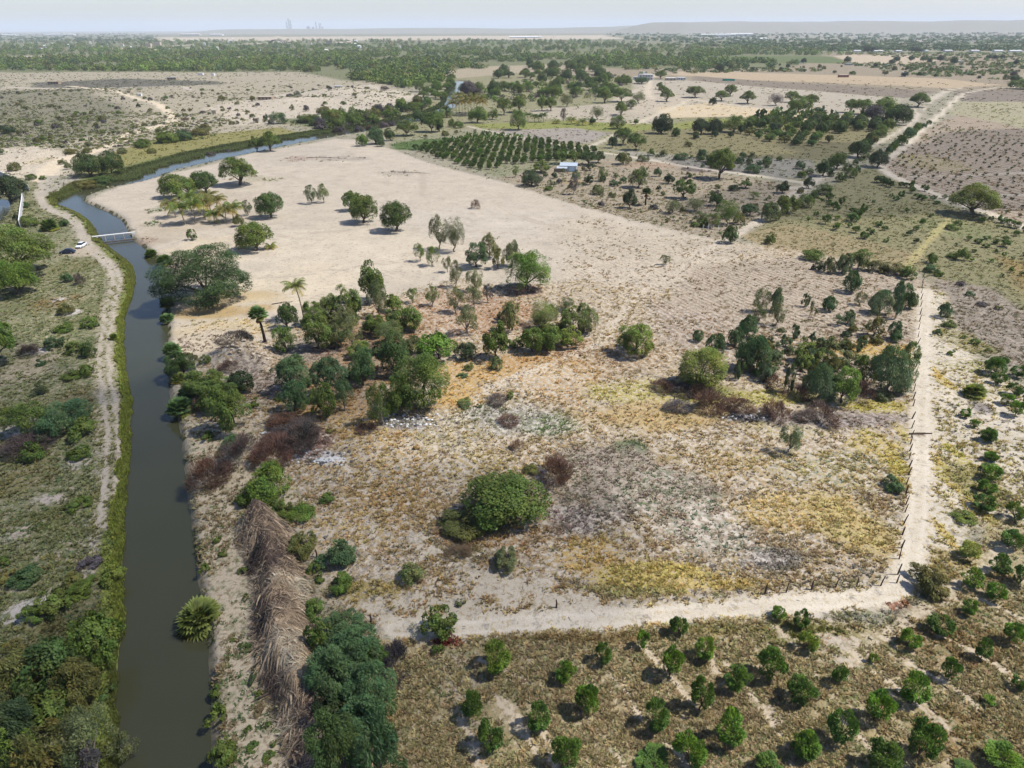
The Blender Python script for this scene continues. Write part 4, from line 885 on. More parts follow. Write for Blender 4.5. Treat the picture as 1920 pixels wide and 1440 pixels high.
items(480, 240, 4, [
 ('broad', 15, 485, 215, 672, 'g2', 'dark rounded tree alone on the sand to the right of the palm clump'), ('sparse', 368, 435, 470, 568, 'g2', 'left of the two slim trees sharing a strip of litter on the bare sand'),
 ('sparse', 462, 425, 556, 560, 'g1', 'right of the two slim trees sharing a strip of litter on the bare sand'), ('broad', 655, 465, 790, 620, 'g1', 'rear left tree of the overlapping pair in the middle of the bare sand'),
 ('broad', 710, 508, 925, 712, 'g1', 'larger front tree of the overlapping pair in the middle of the bare sand'), ('broad', 945, 548, 1165, 775, 'g2', 'darkest dense tree in the middle of the bare sand'),
 ('sparse', 1308, 658, 1450, 910, 'gy', 'left of two tall grey-green trees at the edge of the bare sand'), ('sparse', 1415, 688, 1570, 928, 'gy', 'right of two tall grey-green trees at the edge of the bare sand'),
 ('sparse', 1185, 868, 1275, 1000, 'g1', 'left of two small leafy trees at the lower edge of the sand'), ('sparse', 1268, 888, 1382, 1035, 'g1', 'right of two small leafy trees at the lower edge of the sand'),
 ('dead', 1608, 540, 1680, 605, 'br', 'small dry twiggy bush alone on the upper sand'), ('feath', 1568, 858, 1745, 1045, 'tl', 'dark bluish tree at the right end of the bare sand'), ('feath', 1675, 800, 1815, 975, 'ol'),
 ('sparse', 1400, 962, 1470, 1085, 'gy'), ('sparse', 1450, 1000, 1550, 1195, 'gy'), ('sparse', 1580, 1055, 1712, 1220, 'lg'), ('sparse', 1568, 1180, 1700, 1352, 'gy'), ('sparse', 1428, 1190, 1565, 1385, 'lg'),
 ('sparse', 1130, 1200, 1222, 1312, 'g1'), ('sparse', 1270, 1185, 1380, 1335, 'g1'), ('sparse', 1700, 1165, 1780, 1312, 'pg'), ('broad', 790, 1012, 990, 1305, 'g1', 'tallest dense tree at the back of the thicket, against the bare sand'),
 ('sparse', 850, 1150, 1000, 1420, 'gy'),
])
items(480, 480, 4, [
 ('broad', 172, 340, 322, 545, 'g2', 'upper of two stacked dark conical trees right of the tall fan palm'), ('feath', 150, 528, 312, 735, 'g1', 'lower of two stacked conical trees right of the tall fan palm'),
 ('feath', 355, 330, 520, 510, 'g1'), ('feath', 355, 420, 590, 700, 'g1', 'broad feathery tree behind the foot of the coconut palm'), ('feath', 470, 290, 640, 460, 'g1'), ('feath', 560, 228, 795, 460, 'g1', 'rounded bright feathery tree at the back of the thicket'),
 ('sparse', 620, 385, 790, 580, 'gy'), ('sparse', 640, 490, 800, 690, 'gy'), ('sparse', 560, 500, 660, 700, 'gy'), ('broad', 970, 285, 1090, 420, 'yg'), ('feath', 975, 345, 1242, 555, 'g1', 'rounded light green bush at the right edge of the thicket'),
 ('feath', 820, 430, 985, 600, 'g1'), ('sparse', 900, 480, 1110, 670, 'gy'), ('broad', 1210, 568, 1502, 775, 'mb', 'bright lime-green leafy tree in the thicket'), ('broad', 1490, 638, 1652, 772, 'dk', 'low blue-black bush right of the lime-green tree'),
 ('feath', 930, 585, 1172, 885, 'g2', 'dense dark feathery tree left of the lime-green tree'), ('feath', 1060, 725, 1455, 1125, 'g1', 'largest bright green tree at the front of the thicket with a pale trunk'),
 ('feath', 985, 895, 1185, 1200, 'g1', 'narrow green tree against the left side of the largest thicket tree'), ('sparse', 838, 955, 1042, 1275, 'g1', 'thin tree with a blackened trunk foot at the front of the thicket'),
 ('feath', 712, 680, 905, 965, 'tl', 'slender tree with a bare trunk in the middle of the thicket'), ('feath', 450, 740, 700, 1060, 'tl'), ('feath', 428, 950, 615, 1215, 'g1', 'rounded small tree on a clean thin trunk at the left front of the thicket'),
 ('feath', 150, 755, 400, 1020, 'tl', 'tall dusky tree at the left end of the thicket'), ('feath', 200, 930, 400, 1165, 'tl'), ('sparse', 600, 925, 745, 1165, 'tl'), ('feath', 690, 630, 860, 760, 'g1'), ('bush', 870, 640, 940, 740, 'dk'),
 ('broad', 1700, 505, 1900, 770, 'g1', 'leftmost tree of the olive clump in the middle of the field'), ('willow', 1750, 745, 1850, 855, 'lg'), ('bush', 1560, 800, 1640, 860, 'lg'), ('sparse', 1500, 375, 1675, 585, 'gy'), ('sparse', 1845, 340, 1960, 500, 'lg'),
 ('bush', 1505, 880, 1590, 920, 'tl'), ('bush', 1650, 1105, 1700, 1140, 'gy'), ('bush', 1510, 1060, 1620, 1120, 'pa'), ('bush', 770, 1235, 830, 1275, 'ol'), ('bush', 520, 1290, 600, 1335, 'ol'), ('bush', 130, 1060, 210, 1100, 'g1'),
 ('dead', 95, 1205, 320, 1330, 'rb', 'flat reddish dead bush in the ash patch left of the thicket'), ('dead', 150, 1310, 500, 1450, 'pb', 'dark purplish heap of dead branches below the ash patch'), ('dead', 1720, 1060, 1900, 1130, 'pb'),
 ('dead', 1800, 1190, 1980, 1285, 'rb'), ('bush', 1880, 1010, 1930, 1080, 'g1'),
])
items(960, 520, 4, [
 ('sparse', 120, 178, 360, 370, 'pa'), ('feath', 355, 222, 545, 395, 'g1'), ('sparse', 490, 220, 645, 430, 'pa'), ('broad', 60, 360, 245, 560, 'g1'), ('broad', 200, 355, 370, 555, 'g1', 'dense dark-bodied tree at the front of the olive clump'),
 ('feath', 350, 370, 532, 520, 'yg'), ('sparse', 340, 145, 470, 240, 'gy'), ('feath', -70, 190, 60, 400, 'pa'),
 ('feath', 785, 330, 1060, 568, 'yg', 'lone round yellow-green tree in the middle of the weedy field'), ('willow', 1352, 392, 1437, 482, 'tl', 'smallest blue-green bush left of the round bright tree'), ('willow', 1442, 418, 1582, 590, 'tl', 'blue-green pointed bush just behind the bright green mesquite'),
 ('feath', 1250, 515, 1600, 800, 'yg', 'large bright green round tree above the reddish dead brush'), ('willow', 1612, 378, 1735, 525, 'tl'), ('willow', 1690, 280, 1838, 450, 'tl'), ('willow', 1660, 430, 1905, 705, 'tl', 'largest blue-green drooping tree beside the bright round tree'),
 ('willow', 1655, 628, 1737, 762, 'bw'), ('sparse', 1775, 205, 1885, 370, 'gy'), ('willow', 1830, 600, 1960, 770, 'bw'),
 ('dead', 1015, 755, 1235, 865, 'rb', 'reddish dead bush at the left end of the brush row'), ('dead', 1330, 800, 1490, 900, 'rb'), ('dead', 1365, 845, 1610, 1015, 'rb', 'brick-red dead brush in front of the large bright round tree'), ('dead', 1575, 885, 1815, 1020, 'rb'),
 ('dead', 1130, 925, 1345, 1025, 'pg', 'grey-violet flattened dead brush below the red brush row'), ('dead', 1180, 790, 1400, 900, 'pb'), ('dead', 195, 1310, 445, 1560, 'rb', 'open reddish dead bush right of the big dense round bush'),
 ('dead', 1860, 950, 1960, 1060, 'rb'),
])
items(1440, 520, 4, [
 ('willow', 545, -60, 682, 112, 'tl', 'rounded drooping tree alone on the furrowed ground below the hedge'), ('willow', 738, 92, 905, 272, 'bw', 'wide grey-green tree left of the fence top'), ('willow', 928, 28, 1055, 200, 'tl'),
 ('willow', 920, 130, 985, 310, 'bw'), ('willow', 1000, 108, 1102, 235, 'g2'), ('willow', 398, 138, 505, 252, 'tl'), ('willow', 243, 122, 303, 222, 'bw'), ('sparse', 632, 112, 725, 212, 'gy'), ('willow', 8, 85, 102, 255, 'bw'),
 ('sparse', 0, 200, 125, 362, 'gy'), ('sparse', -130, 80, 0, 260, 'gy'), ('willow', 550, 243, 642, 352, 'bw'), ('feath', 728, 278, 858, 442, 'ol'), ('willow', 885, 322, 978, 462, 'tl'), ('bush', 918, 400, 1000, 490, 'tl'), ('dead', 1000, 360, 1055, 445, 'br'),
 ('willow', 158, 352, 232, 462, 'bw'), ('willow', 88, 428, 172, 522, 'bw'), ('sparse', 238, 438, 292, 502, 'gy'), ('willow', 298, 405, 352, 492, 'bw'), ('sparse', 300, 170, 330, 290, 'gy'), ('sparse', 340, 230, 365, 300, 'gy'),
 ('bush', 398, 455, 535, 555, 'gy'), ('bush', 530, 448, 622, 512, 'ol'), ('willow', 640, 455, 702, 560, 'bw'), ('bush', 600, 350, 670, 405, 'ol'), ('bush', 540, 400, 630, 450, 'dk'), ('bush', 760, 430, 860, 500, 'ol'), ('bush', 700, 425, 770, 480, 'ol'),
 ('feath', 200, 488, 375, 640, 'yg', 'yellow-green rounded tree at the back of the right-hand thicket'), ('feath', 335, 525, 470, 650, 'g1'), ('feath', 175, 565, 305, 705, 'g1'), ('feath', 508, 535, 672, 655, 'gy'), ('feath', 615, 570, 775, 790, 'g1'),
 ('willow', 738, 530, 1050, 865, 'bw', 'massive grey-green drooping tree at the right end of the thicket near the fence'), ('feath', 995, 475, 1120, 640, 'g1'), ('willow', 265, 655, 495, 925, 'bw', 'pale blue-green bell-shaped tree at the front of the right-hand thicket'),
 ('feath', 445, 665, 655, 940, 'g3', 'bright green tree right behind the pale bell-shaped tree'), ('dead', 598, 775, 775, 925, 'rb', 'rust-brown dead bush between the bright green tree and the massive grey-green one'), ('willow', 108, 635, 182, 865, 'bw'),
 ('dead', -20, 685, 115, 885, 'rb'), ('dead', 158, 795, 295, 915, 'rb'), ('dead', -10, 925, 155, 1095, 'rb', 'left rust-brown dead bush at the front of the right-hand thicket'), ('dead', 325, 915, 495, 1115, 'rb', 'dense rust-brown dead bush in front of the pale bell-shaped tree'),
 ('dead', 185, 1005, 375, 1095, 'pb'), ('bush', 788, 838, 935, 925, 'gy'), ('sparse', 75, 1092, 245, 1315, 'bw', 'small pale blue-grey tree with a dead twiggy foot, alone below the right-hand thicket'), ('feath', 470, 600, 560, 700, 'ol'),
 ('bush', 560, 470, 640, 540, 'ol'), ('bush', 20, 545, 120, 620, 'gy'), ('sparse', 480, 270, 560, 360, 'bw'),
 ('willow', 1265, 192, 1372, 302, 'tl', 'spiky grey-green shrub right of the sand track near its top'), ('bush', 1300, 315, 1405, 372, 'g1'), ('bush', 1232, 382, 1302, 432, 'tl'), ('bush', 1515, 458, 1582, 502, 'g3'), ('bush', 1342, 538, 1402, 582, 'g3'),
 ('bush', 1440, 428, 1482, 458, 'ly'), ('bush', 1622, 528, 1682, 562, 'g1'), ('bush', 1480, 100, 1545, 140, 'tl'), ('bush', 1700, 215, 1760, 245, 'ol'), ('bush', 1560, 160 + 30, 1650, 220, 'pg'), ('bush', 1410, 25, 1490, 60, 'pg'),
])
items(1440, 240, 4, [
 ('broad', 742, 180, 892, 295, 'dk', 'very dark round tree at the fork of the two right-hand tracks'), ('alga', 1358, 428, 1702, 655, 'yg', 'large lone yellow-green spreading tree in the orchard on the right'), ('round', 60, 503, 228, 640, 'yg', 'round yellow-green tree beside the farm track'),
 ('bush', -60, 565, 90, 700, 'gy'), ('fbush', 215, 500, 332, 595, 'g1'), ('fbush', 300, 450, 385, 545, 'g1'), ('fbush', 358, 410, 475, 495, 'g1'), ('fbush', 505, 330, 585, 405, 'g1'), ('fbush', 570, 300, 665, 372, 'g1'), ('bush', 640, 282, 690, 335, 'tl'),
 ('broad', 262, 370, 340, 452, 'dk'), ('broad', 58, 402, 155, 490, 'dk'), ('broad', 345, 240, 475, 360, 'g2'), ('broad', 450, 190, 582, 310, 'g1'), ('broad', 590, 100, 755, 222, 'g2'), ('bush', 900, 100, 960, 170, 'g1'), ('bush', 880, 140, 930, 190, 'tl'),
 ('bush', 960, 50, 1040, 130, 'g1'), ('bush', 1010, 0, 1100, 70, 'tl'), ('bush', 215, 445, 270, 490, 'ol'),
 ('bush', 330, 1000, 425, 1070, 'dk', 'low black-green bush at the left end of the long hedge'), ('willow', 415, 975, 505, 1090, 'gy'), ('willow', 498, 940, 612, 1092, 'bw'), ('feath', 600, 905, 745, 1062, 'g1'), ('bush', 250, 905, 420, 990, 'g1'),
 ('fbush', 740, 990, 880, 1085, 'ol', 'left section of the long low hedge below the olive field'), ('fbush', 850, 1000, 1010, 1095, 'ol', 'middle section of the long low hedge below the olive field'), ('fbush', 985, 1025, 1118, 1130, 'g1', 'right end of the long low hedge below the olive field'),
 ('bush', 1395, 905, 1495, 995, 'g1'), ('bush', 1340, 930, 1420, 975, 'g1'), ('bush', 1175, 940, 1260, 1015, 'g1'), ('bush', 1160, 1020, 1260, 1080, 'tl'), ('bush', 1240, 1060, 1310, 1110, 'g1'), ('bush', -30, 770, 50, 870, 'g1'),
 ('broad', 795, 355, 880, 410, 'g2'), ('broad', 850, 370, 915, 430, 'g2'), ('broad', 890, 395, 945, 445, 'g2'), ('mango', 1050, 395, 1095, 450, 'md'), ('mango', 1045, 430, 1105, 490, 'md'), ('mango', 970, 405, 1020, 445, 'md'), ('mango', 1010, 410, 1050, 450, 'md'),
 ('mango', 970, 470, 1018, 525, 'md'), ('mango', 905, 490, 935, 520, 'md'), ('mango', 930, 510, 980, 545, 'md'), ('mango', 1090, 490, 1150, 530, 'md'), ('mango', 1130, 500, 1190, 540, 'md'), ('mango', 1210, 505, 1255, 540, 'md'), ('mango', 1145, 425, 1200, 475, 'md'), ('mango', 1300, 500, 1340, 530, 'md'),
 ('mango', 425, 490, 485, 545, 'md'), ('mango', 430, 540, 480, 590, 'md'), ('mango', 525, 520, 570, 580, 'md'), ('mango', 465, 555, 520, 615, 'md'), ('mango', 505, 580, 545, 620, 'md'), ('mango', 385, 525, 415, 555, 'md'),
 ('broad', 580, 630, 680, 700, 'md'), ('mango', 635, 605, 700, 660, 'md'), ('mango', 690, 570, 745, 630, 'md'), ('mango', 680, 600, 720, 650, 'md'), ('mango', 605, 598, 645, 630, 'md'), ('mango', 400, 650, 465, 720, 'md'), ('mango', 495, 655, 540, 690, 'my'), ('mango', 480, 710, 540, 765, 'mb'),
 ('mango', 590, 710, 630, 745, 'mb'), ('mango', 340, 625, 380, 655, 'mb'), ('mango', 285, 665, 320, 695, 'mb'), ('mango', 630, 735, 685, 785, 'md'), ('mango', 688, 775, 755, 830, 'md'), ('mango', 735, 750, 795, 795, 'md'), ('mango', 798, 695, 855, 740, 'md'), ('mango', 848, 730, 895, 768, 'md'),
 ('mango', 862, 825, 902, 855, 'md'), ('mango', 1030, 765, 1078, 808, 'tl'), ('mango', 1085, 735, 1130, 770, 'md'), ('mango', 1085, 825, 1132, 865, 'dk'), ('mango', 820, 600, 850, 635, 'md'), ('mango', 1020, 600, 1060, 628, 'md'), ('mango', 1205, 640, 1240, 668, 'md'), ('mango', 1130, 680, 1170, 730, 'md'),
 ('mango', 905, 650, 935, 672, 'mb'), ('mango', 780, 540, 810, 560, 'md'), ('mango', 1240, 545, 1290, 570, 'md'), ('mango', 1150, 685, 1185, 705, 'mb'),
 ('bush', 1330, 720, 1420, 765, 'g1'), ('bush', 1395, 690, 1450, 730, 'g1'), ('mango', 1715, 655, 1785, 712, 'md'), ('mango', 1770, 680, 1840, 740, 'md'), ('mango', 1832, 700, 1892, 752, 'md'), ('mango', 1895, 735, 1940, 785, 'md'), ('mango', 1835, 770, 1882, 808, 'md'), ('mango', 1705, 725, 1735, 750, 'md'),
 ('mango', 1765, 765, 1795, 790, 'md'), ('mango', 1480, 810, 1525, 842, 'md'), ('mango', 1545, 828, 1600, 868, 'md'), ('mango', 1605, 865, 1655, 898, 'md'), ('mango', 1675, 830, 1730, 872, 'md'), ('mango', 1755, 810, 1800, 842, 'md'), ('mango', 1740, 840, 1810, 892, 'md'), ('mango', 1610, 808, 1660, 838, 'md'),
 ('mango', 1690, 905, 1720, 932, 'md'), ('mango', 1750, 930, 1785, 965, 'mb'), ('mango', 1525, 905, 1565, 930, 'md'), ('mango', 1510, 975, 1545, 1000, 'mb'), ('mango', 1650, 980, 1690, 1005, 'mb'), ('mango', 1795, 1040, 1835, 1080, 'mb'), ('mango', 1880, 1075, 1915, 1110, 'md'), ('mango', 1895, 935, 1925, 960, 'dk'),
 ('mango', 1735, 1090, 1765, 1115, 'md'), ('mango', 1725, 1010, 1755, 1040, 'ol'), ('mango', 1400, 860, 1425, 880, 'md'), ('mango', 1580, 670, 1625, 712, 'md'), ('mango', 1650, 660, 1690, 690, 'md'), ('mango', 1820, 965, 1850, 985, 'md'),
])
items(960, 240, 4, [
 ('alga', 765, 0, 900, 125, 'g1', 'left of the pair of grey-green trees beside the track fork'), ('alga', 862, 45, 998, 165, 'g1', 'right of the pair of grey-green trees beside the track fork'), ('broad', 718, 62, 788, 150, 'dk', 'small black-green bush left of the tree pair by the track fork'),
 ('round', 778, 178, 898, 272, 'ol', 'round dark olive tree at the road below the track fork'), ('alga', 1448, 165, 1655, 382, 'g1', 'tall dark tree on a straight trunk beside the diagonal sand track'), ('willow', 75, 315, 228, 432, 'dk', 'dark grey-green round tree at the top edge of the sand left of the tin shed'),
 ('feath', 150, 250, 285, 335, 'g1'), ('alga', 308, 170, 430, 270, 'g1'), ('alga', 400, 170, 520, 265, 'g1'), ('alga', 508, 180, 640, 275, 'g2'), ('alga', 600, 175, 695, 260, 'g2'), ('mango', 555, 270, 612, 318, 'dk'), ('mango', 515, 290, 552, 318, 'ol'),
 ('feath', 870, 298, 1018, 448, 'g1', 'leaning two-tiered tree in the scrub right of the tin shed'), ('broad', 1130, 345, 1214, 418, 'dk', 'small round black-green tree in the scrub'), ('alga', 1205, 385, 1365, 528, 'g1', 'flat-topped tree in the middle of the scrub'),
 ('broad', 825, 470, 935, 602, 'dk', 'dark leafy tree at the edge of the sand below the scrub'), ('bush', 1055, 298, 1118, 365, 'tl'), ('bush', 730, 392, 795, 438, 'tl'), ('bush', 810, 365, 862, 408, 'tl'), ('broad', 548, 355, 612, 425, 'dk'), ('sparse', 440, 318, 515, 402, 'tl'),
 ('sparse', 635, 298, 715, 400, 'g1'), ('bush', 655, 340, 705, 402, 'tl'), ('sparse', 1145, 545, 1265, 640, 'gy'), ('sparse', 1300, 530, 1432, 625, 'gy'), ('broad', 1478, 488, 1580, 585, 'g2'), ('sparse', 1518, 545, 1690, 725, 'g1'), ('sparse', 1340, 620, 1445, 712, 'gy'),
 ('sparse', 1445, 640, 1568, 745, 'g1'), ('bush', 1335, 700, 1400, 740, 'g1'), ('bush', 1400, 680, 1470, 740, 'g1'), ('broad', 1715, 565, 1835, 655, 'tl'), ('bush', 1620, 425, 1705, 472, 'dk'), ('alga', 1695, 392, 1795, 452, 'g1'), ('willow', 1572, 725, 1688, 862, 'g2', 'dense dark green columnar bush at the end of the farm track'),
 ('sparse', 1775, 478, 1855, 532, 'g1'), ('sparse', 1108, 950, 1185, 1028, 'gy', 'tiny sparse sapling alone on the pale sand in the middle'), ('bush', 240, 428, 308, 468, 'g1'), ('bush', 290, 335, 340, 378, 'dk'), ('sparse', 425, 365, 500, 500, 'pg'), ('bush', 600, 430, 690, 500, 'gy'),
 ('bush', 720, 480, 780, 520, 'gy'), ('sparse', 0, 290, 50, 370, 'g1'), ('bush', 1030, 570, 1100, 610, 'pg'), ('bush', 1480, 470, 1530, 500, 'g1'), ('bush', 1330, 450, 1380, 485, 'g1'), ('bush', 1080, 430, 1120, 460, 'dk'),
 ('fbush', 1655, 600, 1740, 720, 'ol'), ('alga', 1880, 640 - 90, 1960, 640, 'g1'), ('bush', 1210, 190, 1320, 240, 'tl'), ('bush', 1380, 160, 1460, 225, 'tl'), ('bush', 1740, 270, 1870, 335, 'tl'), ('bush', 940, 205, 1030, 250, 'gy'), ('bush', 1290, 100, 1350, 140, 'ol'), ('bush', 1700, 180, 1760, 220, 'tl'),
 ('bush', 1200, 0, 1250, 58, 'g2'), ('broad', 1078, -30, 1168, 42, 'g2'),
])
items(640, 0, 3, [
 ('round', 1745, 643, 1858, 750, 'dk', 'dense dark tree left of the big mango block'), ('bush', 1858, 705, 1905, 765, 'g1'), ('feath', 945, 622, 1042, 728, 'g1', 'dark feathery tree in the green strip above the diagonal track'),
 ('alga', 872, 550, 958, 642, 'g1'), ('alga', 950, 543, 1045, 628, 'g1'), ('alga', 1098, 550, 1160, 622, 'g1'), ('alga', 1145, 548, 1212, 622, 'g1'), ('sparse', 1228, 535, 1305, 600, 'gy'), ('alga', 1438, 503, 1522, 578, 'g1'), ('alga', 1522, 498, 1630, 572, 'g1'), ('sparse', 1400, 600, 1472, 672, 'gy'),
 ('alga', 1540, 578, 1605, 652, 'g1'), ('feath', 1598, 560, 1662, 612, 'g1'), ('feath', 1510, 650, 1600, 722, 'g1'), ('sparse', 1630, 520, 1710, 580, 'gy'), ('round', 715, 603, 822, 688, 'g3', 'bright rounded tree beside the palm row at the river bend'), ('feath', 820, 608, 882, 668, 'g1'),
 ('alga', 312, 680, 432, 762, 'g1', 'spreading tree above the far tip of the bare sand'), ('broad', 148, 718, 238, 812, 'tl', 'dark blue-green tree at the far tip of the bare sand'), ('round', 82, 755, 152, 822, 'g3', 'low bright green bush at the far tip of the bare sand'),
 ('alga', 450, 638, 572, 740, 'g1'), ('broad', 530, 682, 572, 738, 'dk'), ('bush', 600, 665, 642, 712, 'g1'), ('bush', 630, 680, 690, 718, 'g1'), ('bush', 200, 780, 245, 825, 'tl'), ('broad', 240, 725, 310, 790, 'g2'),
 ('bush', 565, 738, 610, 762, 'ol'), ('broad', 1640, 668, 1672, 698, 'g1'), ('broad', 1395, 658, 1430, 698, 'g2'), ('sparse', 1230, 610, 1265, 690, 'pg'), ('feath', 410, 455, 470, 515, 'g1'), ('dead', 215, 490, 270, 512, 'pb'), ('bush', 425, 540, 460, 580, 'dk'), ('bush', 455, 545, 510, 590, 'tl'),
 ('broad', 670, 460, 760, 545, 'pg'), ('broad', 1420, 390, 1490, 440, 'g2'), ('alga', 1765, 402, 1830, 448, 'g1'), ('broad', 1650, 440, 1730, 475, 'tl'), ('alga', 1770, 460, 1810, 500, 'g1'), ('alga', 1780, 480, 1835, 525, 'g1'), ('alga', 1790, 500, 1868, 568, 'g1'),
])
items(1280, 0, 3, [
 ('alga', 18, 485, 125, 547, 'g1', 'left tree of the scattered group beyond the far sand track'), ('alga', 178, 512, 258, 567, 'g1'), ('alga', 232, 480, 302, 542, 'g1'), ('alga', 322, 515, 405, 582, 'g1'), ('round', 147, 545, 192, 587, 'dk', 'small dark rounded tree right on the far sand track'),
 ('sparse', 478, 528, 560, 592, 'pg'), ('alga', 573, 515, 652, 575, 'g1'), ('round', 588, 545, 718, 632, 'g1', 'bushy tree beyond the mango block beside the far track'), ('alga', 680, 533, 758, 597, 'g1'), ('alga', 903, 560, 990, 632, 'g1'), ('alga', 950, 560, 1055, 642, 'g1'),
 ('round', 1073, 553, 1195, 635, 'g3'), ('broad', 1012, 595, 1122, 682, 'pg', 'bare greyish-purple tree among the roadside trees'), ('round', 1132, 592, 1270, 702, 'g2', 'largest dark roadside tree near the top of the farm track'), ('sparse', 1220, 610, 1290, 690, 'pg'), ('alga', 1268, 525, 1378, 602, 'g1', 'lone flat-topped tree left of the upper sand roads'),
 ('round', 53, 668, 150, 752, 'dk', 'left of the two merged black-green trees at the mango block corner'), ('round', 130, 668, 222, 752, 'dk', 'right of the two merged black-green trees at the mango block corner'), ('feath', 232, 652, 345, 742, 'g1'), ('round', 130, 848, 292, 915, 'g2', 'domed dark tree in front of the mango block'),
 ('bush', 735, 605, 790, 632, 'tl'), ('broad', 1230, 405, 1270, 430, 'dk'), ('broad', 1015, 258, 1060, 290, 'dk'), ('broad', 1050, 262, 1100, 290, 'dk'), ('broad', 1270, 265, 1350, 295, 'dk'), ('broad', 180, 360, 230, 408, 'dk'), ('broad', 1830, 420, 1890, 458, 'g2'), ('broad', 1840, 400, 1880, 430, 'pg'), ('bush', 935, 400, 975, 420, 'g1'),
 ('bush', 1840, 445, 1990, 500, 'g1'),
])
# left bank and canal side, near
items(0, 520, 4, [
 ('alga', -160, 290, 142, 655, 'g3', 'bright yellow-green tree cut by the left edge, with fallen bare branches at its foot'), ('fbush', 98, 955, 400, 1190, 'g1', 'left of two merged teal-green bushes on the left bank'), ('fbush', 368, 930, 640, 1160, 'tl', 'right of two merged teal-green bushes on the left bank'),
 ('bush', 560, 1040, 718, 1205, 'g1'), ('bush', 160, 1232, 340, 1372, 'g1', 'low green bush below the dark branch heap on the left bank'), ('dead', 15, 1180, 380, 1360, 'pb', 'dark heap of cut branches on the left bank'), ('bush', 520, 1280, 692, 1362, 'g1'), ('fbush', 250, 780, 355, 880, 'gy', 'small grey feathery shrub on the left bank'),
 ('bush', 605, 655, 715, 745, 'g1'), ('bush', 470, 700, 620, 770, 'g1'), ('fbush', 510, 470, 640, 575, 'g1'), ('fbush', 620, 470, 745, 600, 'g2'), ('bush', 420, 340, 560, 415, 'g1'), ('bush', 620, 290, 740, 380, 'g1'), ('fbush', 350, 440, 480, 540, 'tl'), ('bush', 275, 605, 345, 660, 'tl'),
 ('dead', 130, 500, 300, 590, 'pb'), ('bush', -20, 965, 60, 1030, 'g1'), ('bush', 1835, 440, 1905, 500, 'g1'), ('feath', 1250, 555, 1480, 730, 'g2', 'dark leafy tree among the fan palms on the right bank'), ('bush', 1500, 590, 1590, 660, 'g1'), ('feath', 1400, 675, 1720, 905, 'g1', 'light green tree behind the big bank palm'),
 ('feath', 1500, 760, 1800, 990, 'g1', 'middle tree of the row leaning over the right bank'), ('feath', 1595, 815, 1885, 1150, 'g1', 'lowest large tree of the row on the right bank'), ('broad', 1715, 690, 1910, 870, 'dk', 'dark tree between the right bank trees and the rocky mound'), ('sparse', 1380, 560, 1500, 700, 'ol'),
 ('dead', 1650, 505, 1910, 600, 'pb', 'dark dead brush draped over the rocky mound'), ('dead', 1650, 640, 1800, 715, 'rb'), ('bush', 1520, 1150, 1600, 1230, 'g1'), ('bush', 1620, 1300, 1680, 1350, 'g1'), ('fbush', 1680, 1180, 1800, 1290, 'tl'), ('dead', 1420, 880, 1530, 1000, 'br'),
])
items(0, 800, 2.25, [
 ('bush', 285, 290, 392, 352, 'g1', 'low green bush on the left bank beside the pale path'), ('bush', 55, 580, 182, 668, 'tl', 'flat teal bush at the left edge of the left bank'), ('bush', -10, 545, 48, 588, 'g1'), ('bush', 5, 595, 55, 655, 'ol'), ('bush', 330, 540, 430, 602, 'pg', 'greyish half-dry bush beside the left bank reeds'),
 ('bush', 298, 72, 385, 135, 'g1'), ('bush', 440, 562, 528, 658, 'yg', 'bright yellow-green bush swelling out of the left bank reeds'), ('broad', 165, 690, 300, 800, 'g1'), ('fbush', 290, 640, 420, 720, 'g1'), ('fbush', 90, 770, 200, 850, 'g1'), ('bush', 278, 605, 350, 675, 'ol'),
 ('broad', 330, 770, 530, 980, 'g1', 'green tree leaning to the water at the top of the lower left woodland'), ('feath', -120, 880, 190, 1170, 'ol', 'dusky tree at the left edge of the lower left woodland'), ('broad', 110, 880, 360, 1130, 'g2', 'dark central tree of the lower left woodland'), ('feath', 250, 980, 440, 1180, 'ol'),
 ('broad', 160, 1100, 330, 1260, 'g1'), ('feath', -60, 1150, 180, 1400, 'dk'), ('sparse', 300, 1180, 520, 1430, 'gy', 'thin dry-looking tree overhanging the water at the bottom left'), ('feath', -60, 1270, 170, 1500, 'g3', 'bright green feathery tree in the bottom left corner'), ('feath', 130, 1250, 330, 1500, 'ol'),
 ('bush', 418, 1070, 475, 1150, 'g2'), ('sparse', 470, 1230, 580, 1360, 'gy'), ('broad', 380, 860, 500, 1010, 'g1'), ('sparse', 350, 1330, 480, 1500, 'pg'), ('sparse', 0, 1050, 180, 1220, 'gy'),
 ('bush', 872, 1165, 960, 1260, 'g1'), ('bush', 890, 1310, 1000, 1440, 'g1'), ('bush', 1040, 1330, 1100, 1375, 'g1'), ('bush', 1105, 1370, 1170, 1420, 'g1'), ('bush', 1120, 1240, 1150, 1265, 'g1'), ('bush', 885, 1080, 940, 1130, 'g1'), ('bush', 840, 575, 885, 615, 'g1'), ('bush', 920, 515, 960, 545, 'g1'), ('bush', 1005, 585, 1050, 620, 'g1'),
 ('bush', 898, 455, 932, 485, 'g1'), ('bush', 1025, 703, 1052, 728, 'g1'), ('bush', 970, 893, 1000, 912, 'g1'), ('bush', 1070, 1110, 1105, 1140, 'g1'), ('bush', 1000, 925, 1060, 955, 'g2'), ('bush', 1060, 975, 1095, 1090, 'dk'), ('bush', 1140, 1320, 1170, 1350, 'g1'), ('bush', 1035, 1262, 1068, 1290, 'g1'),
])
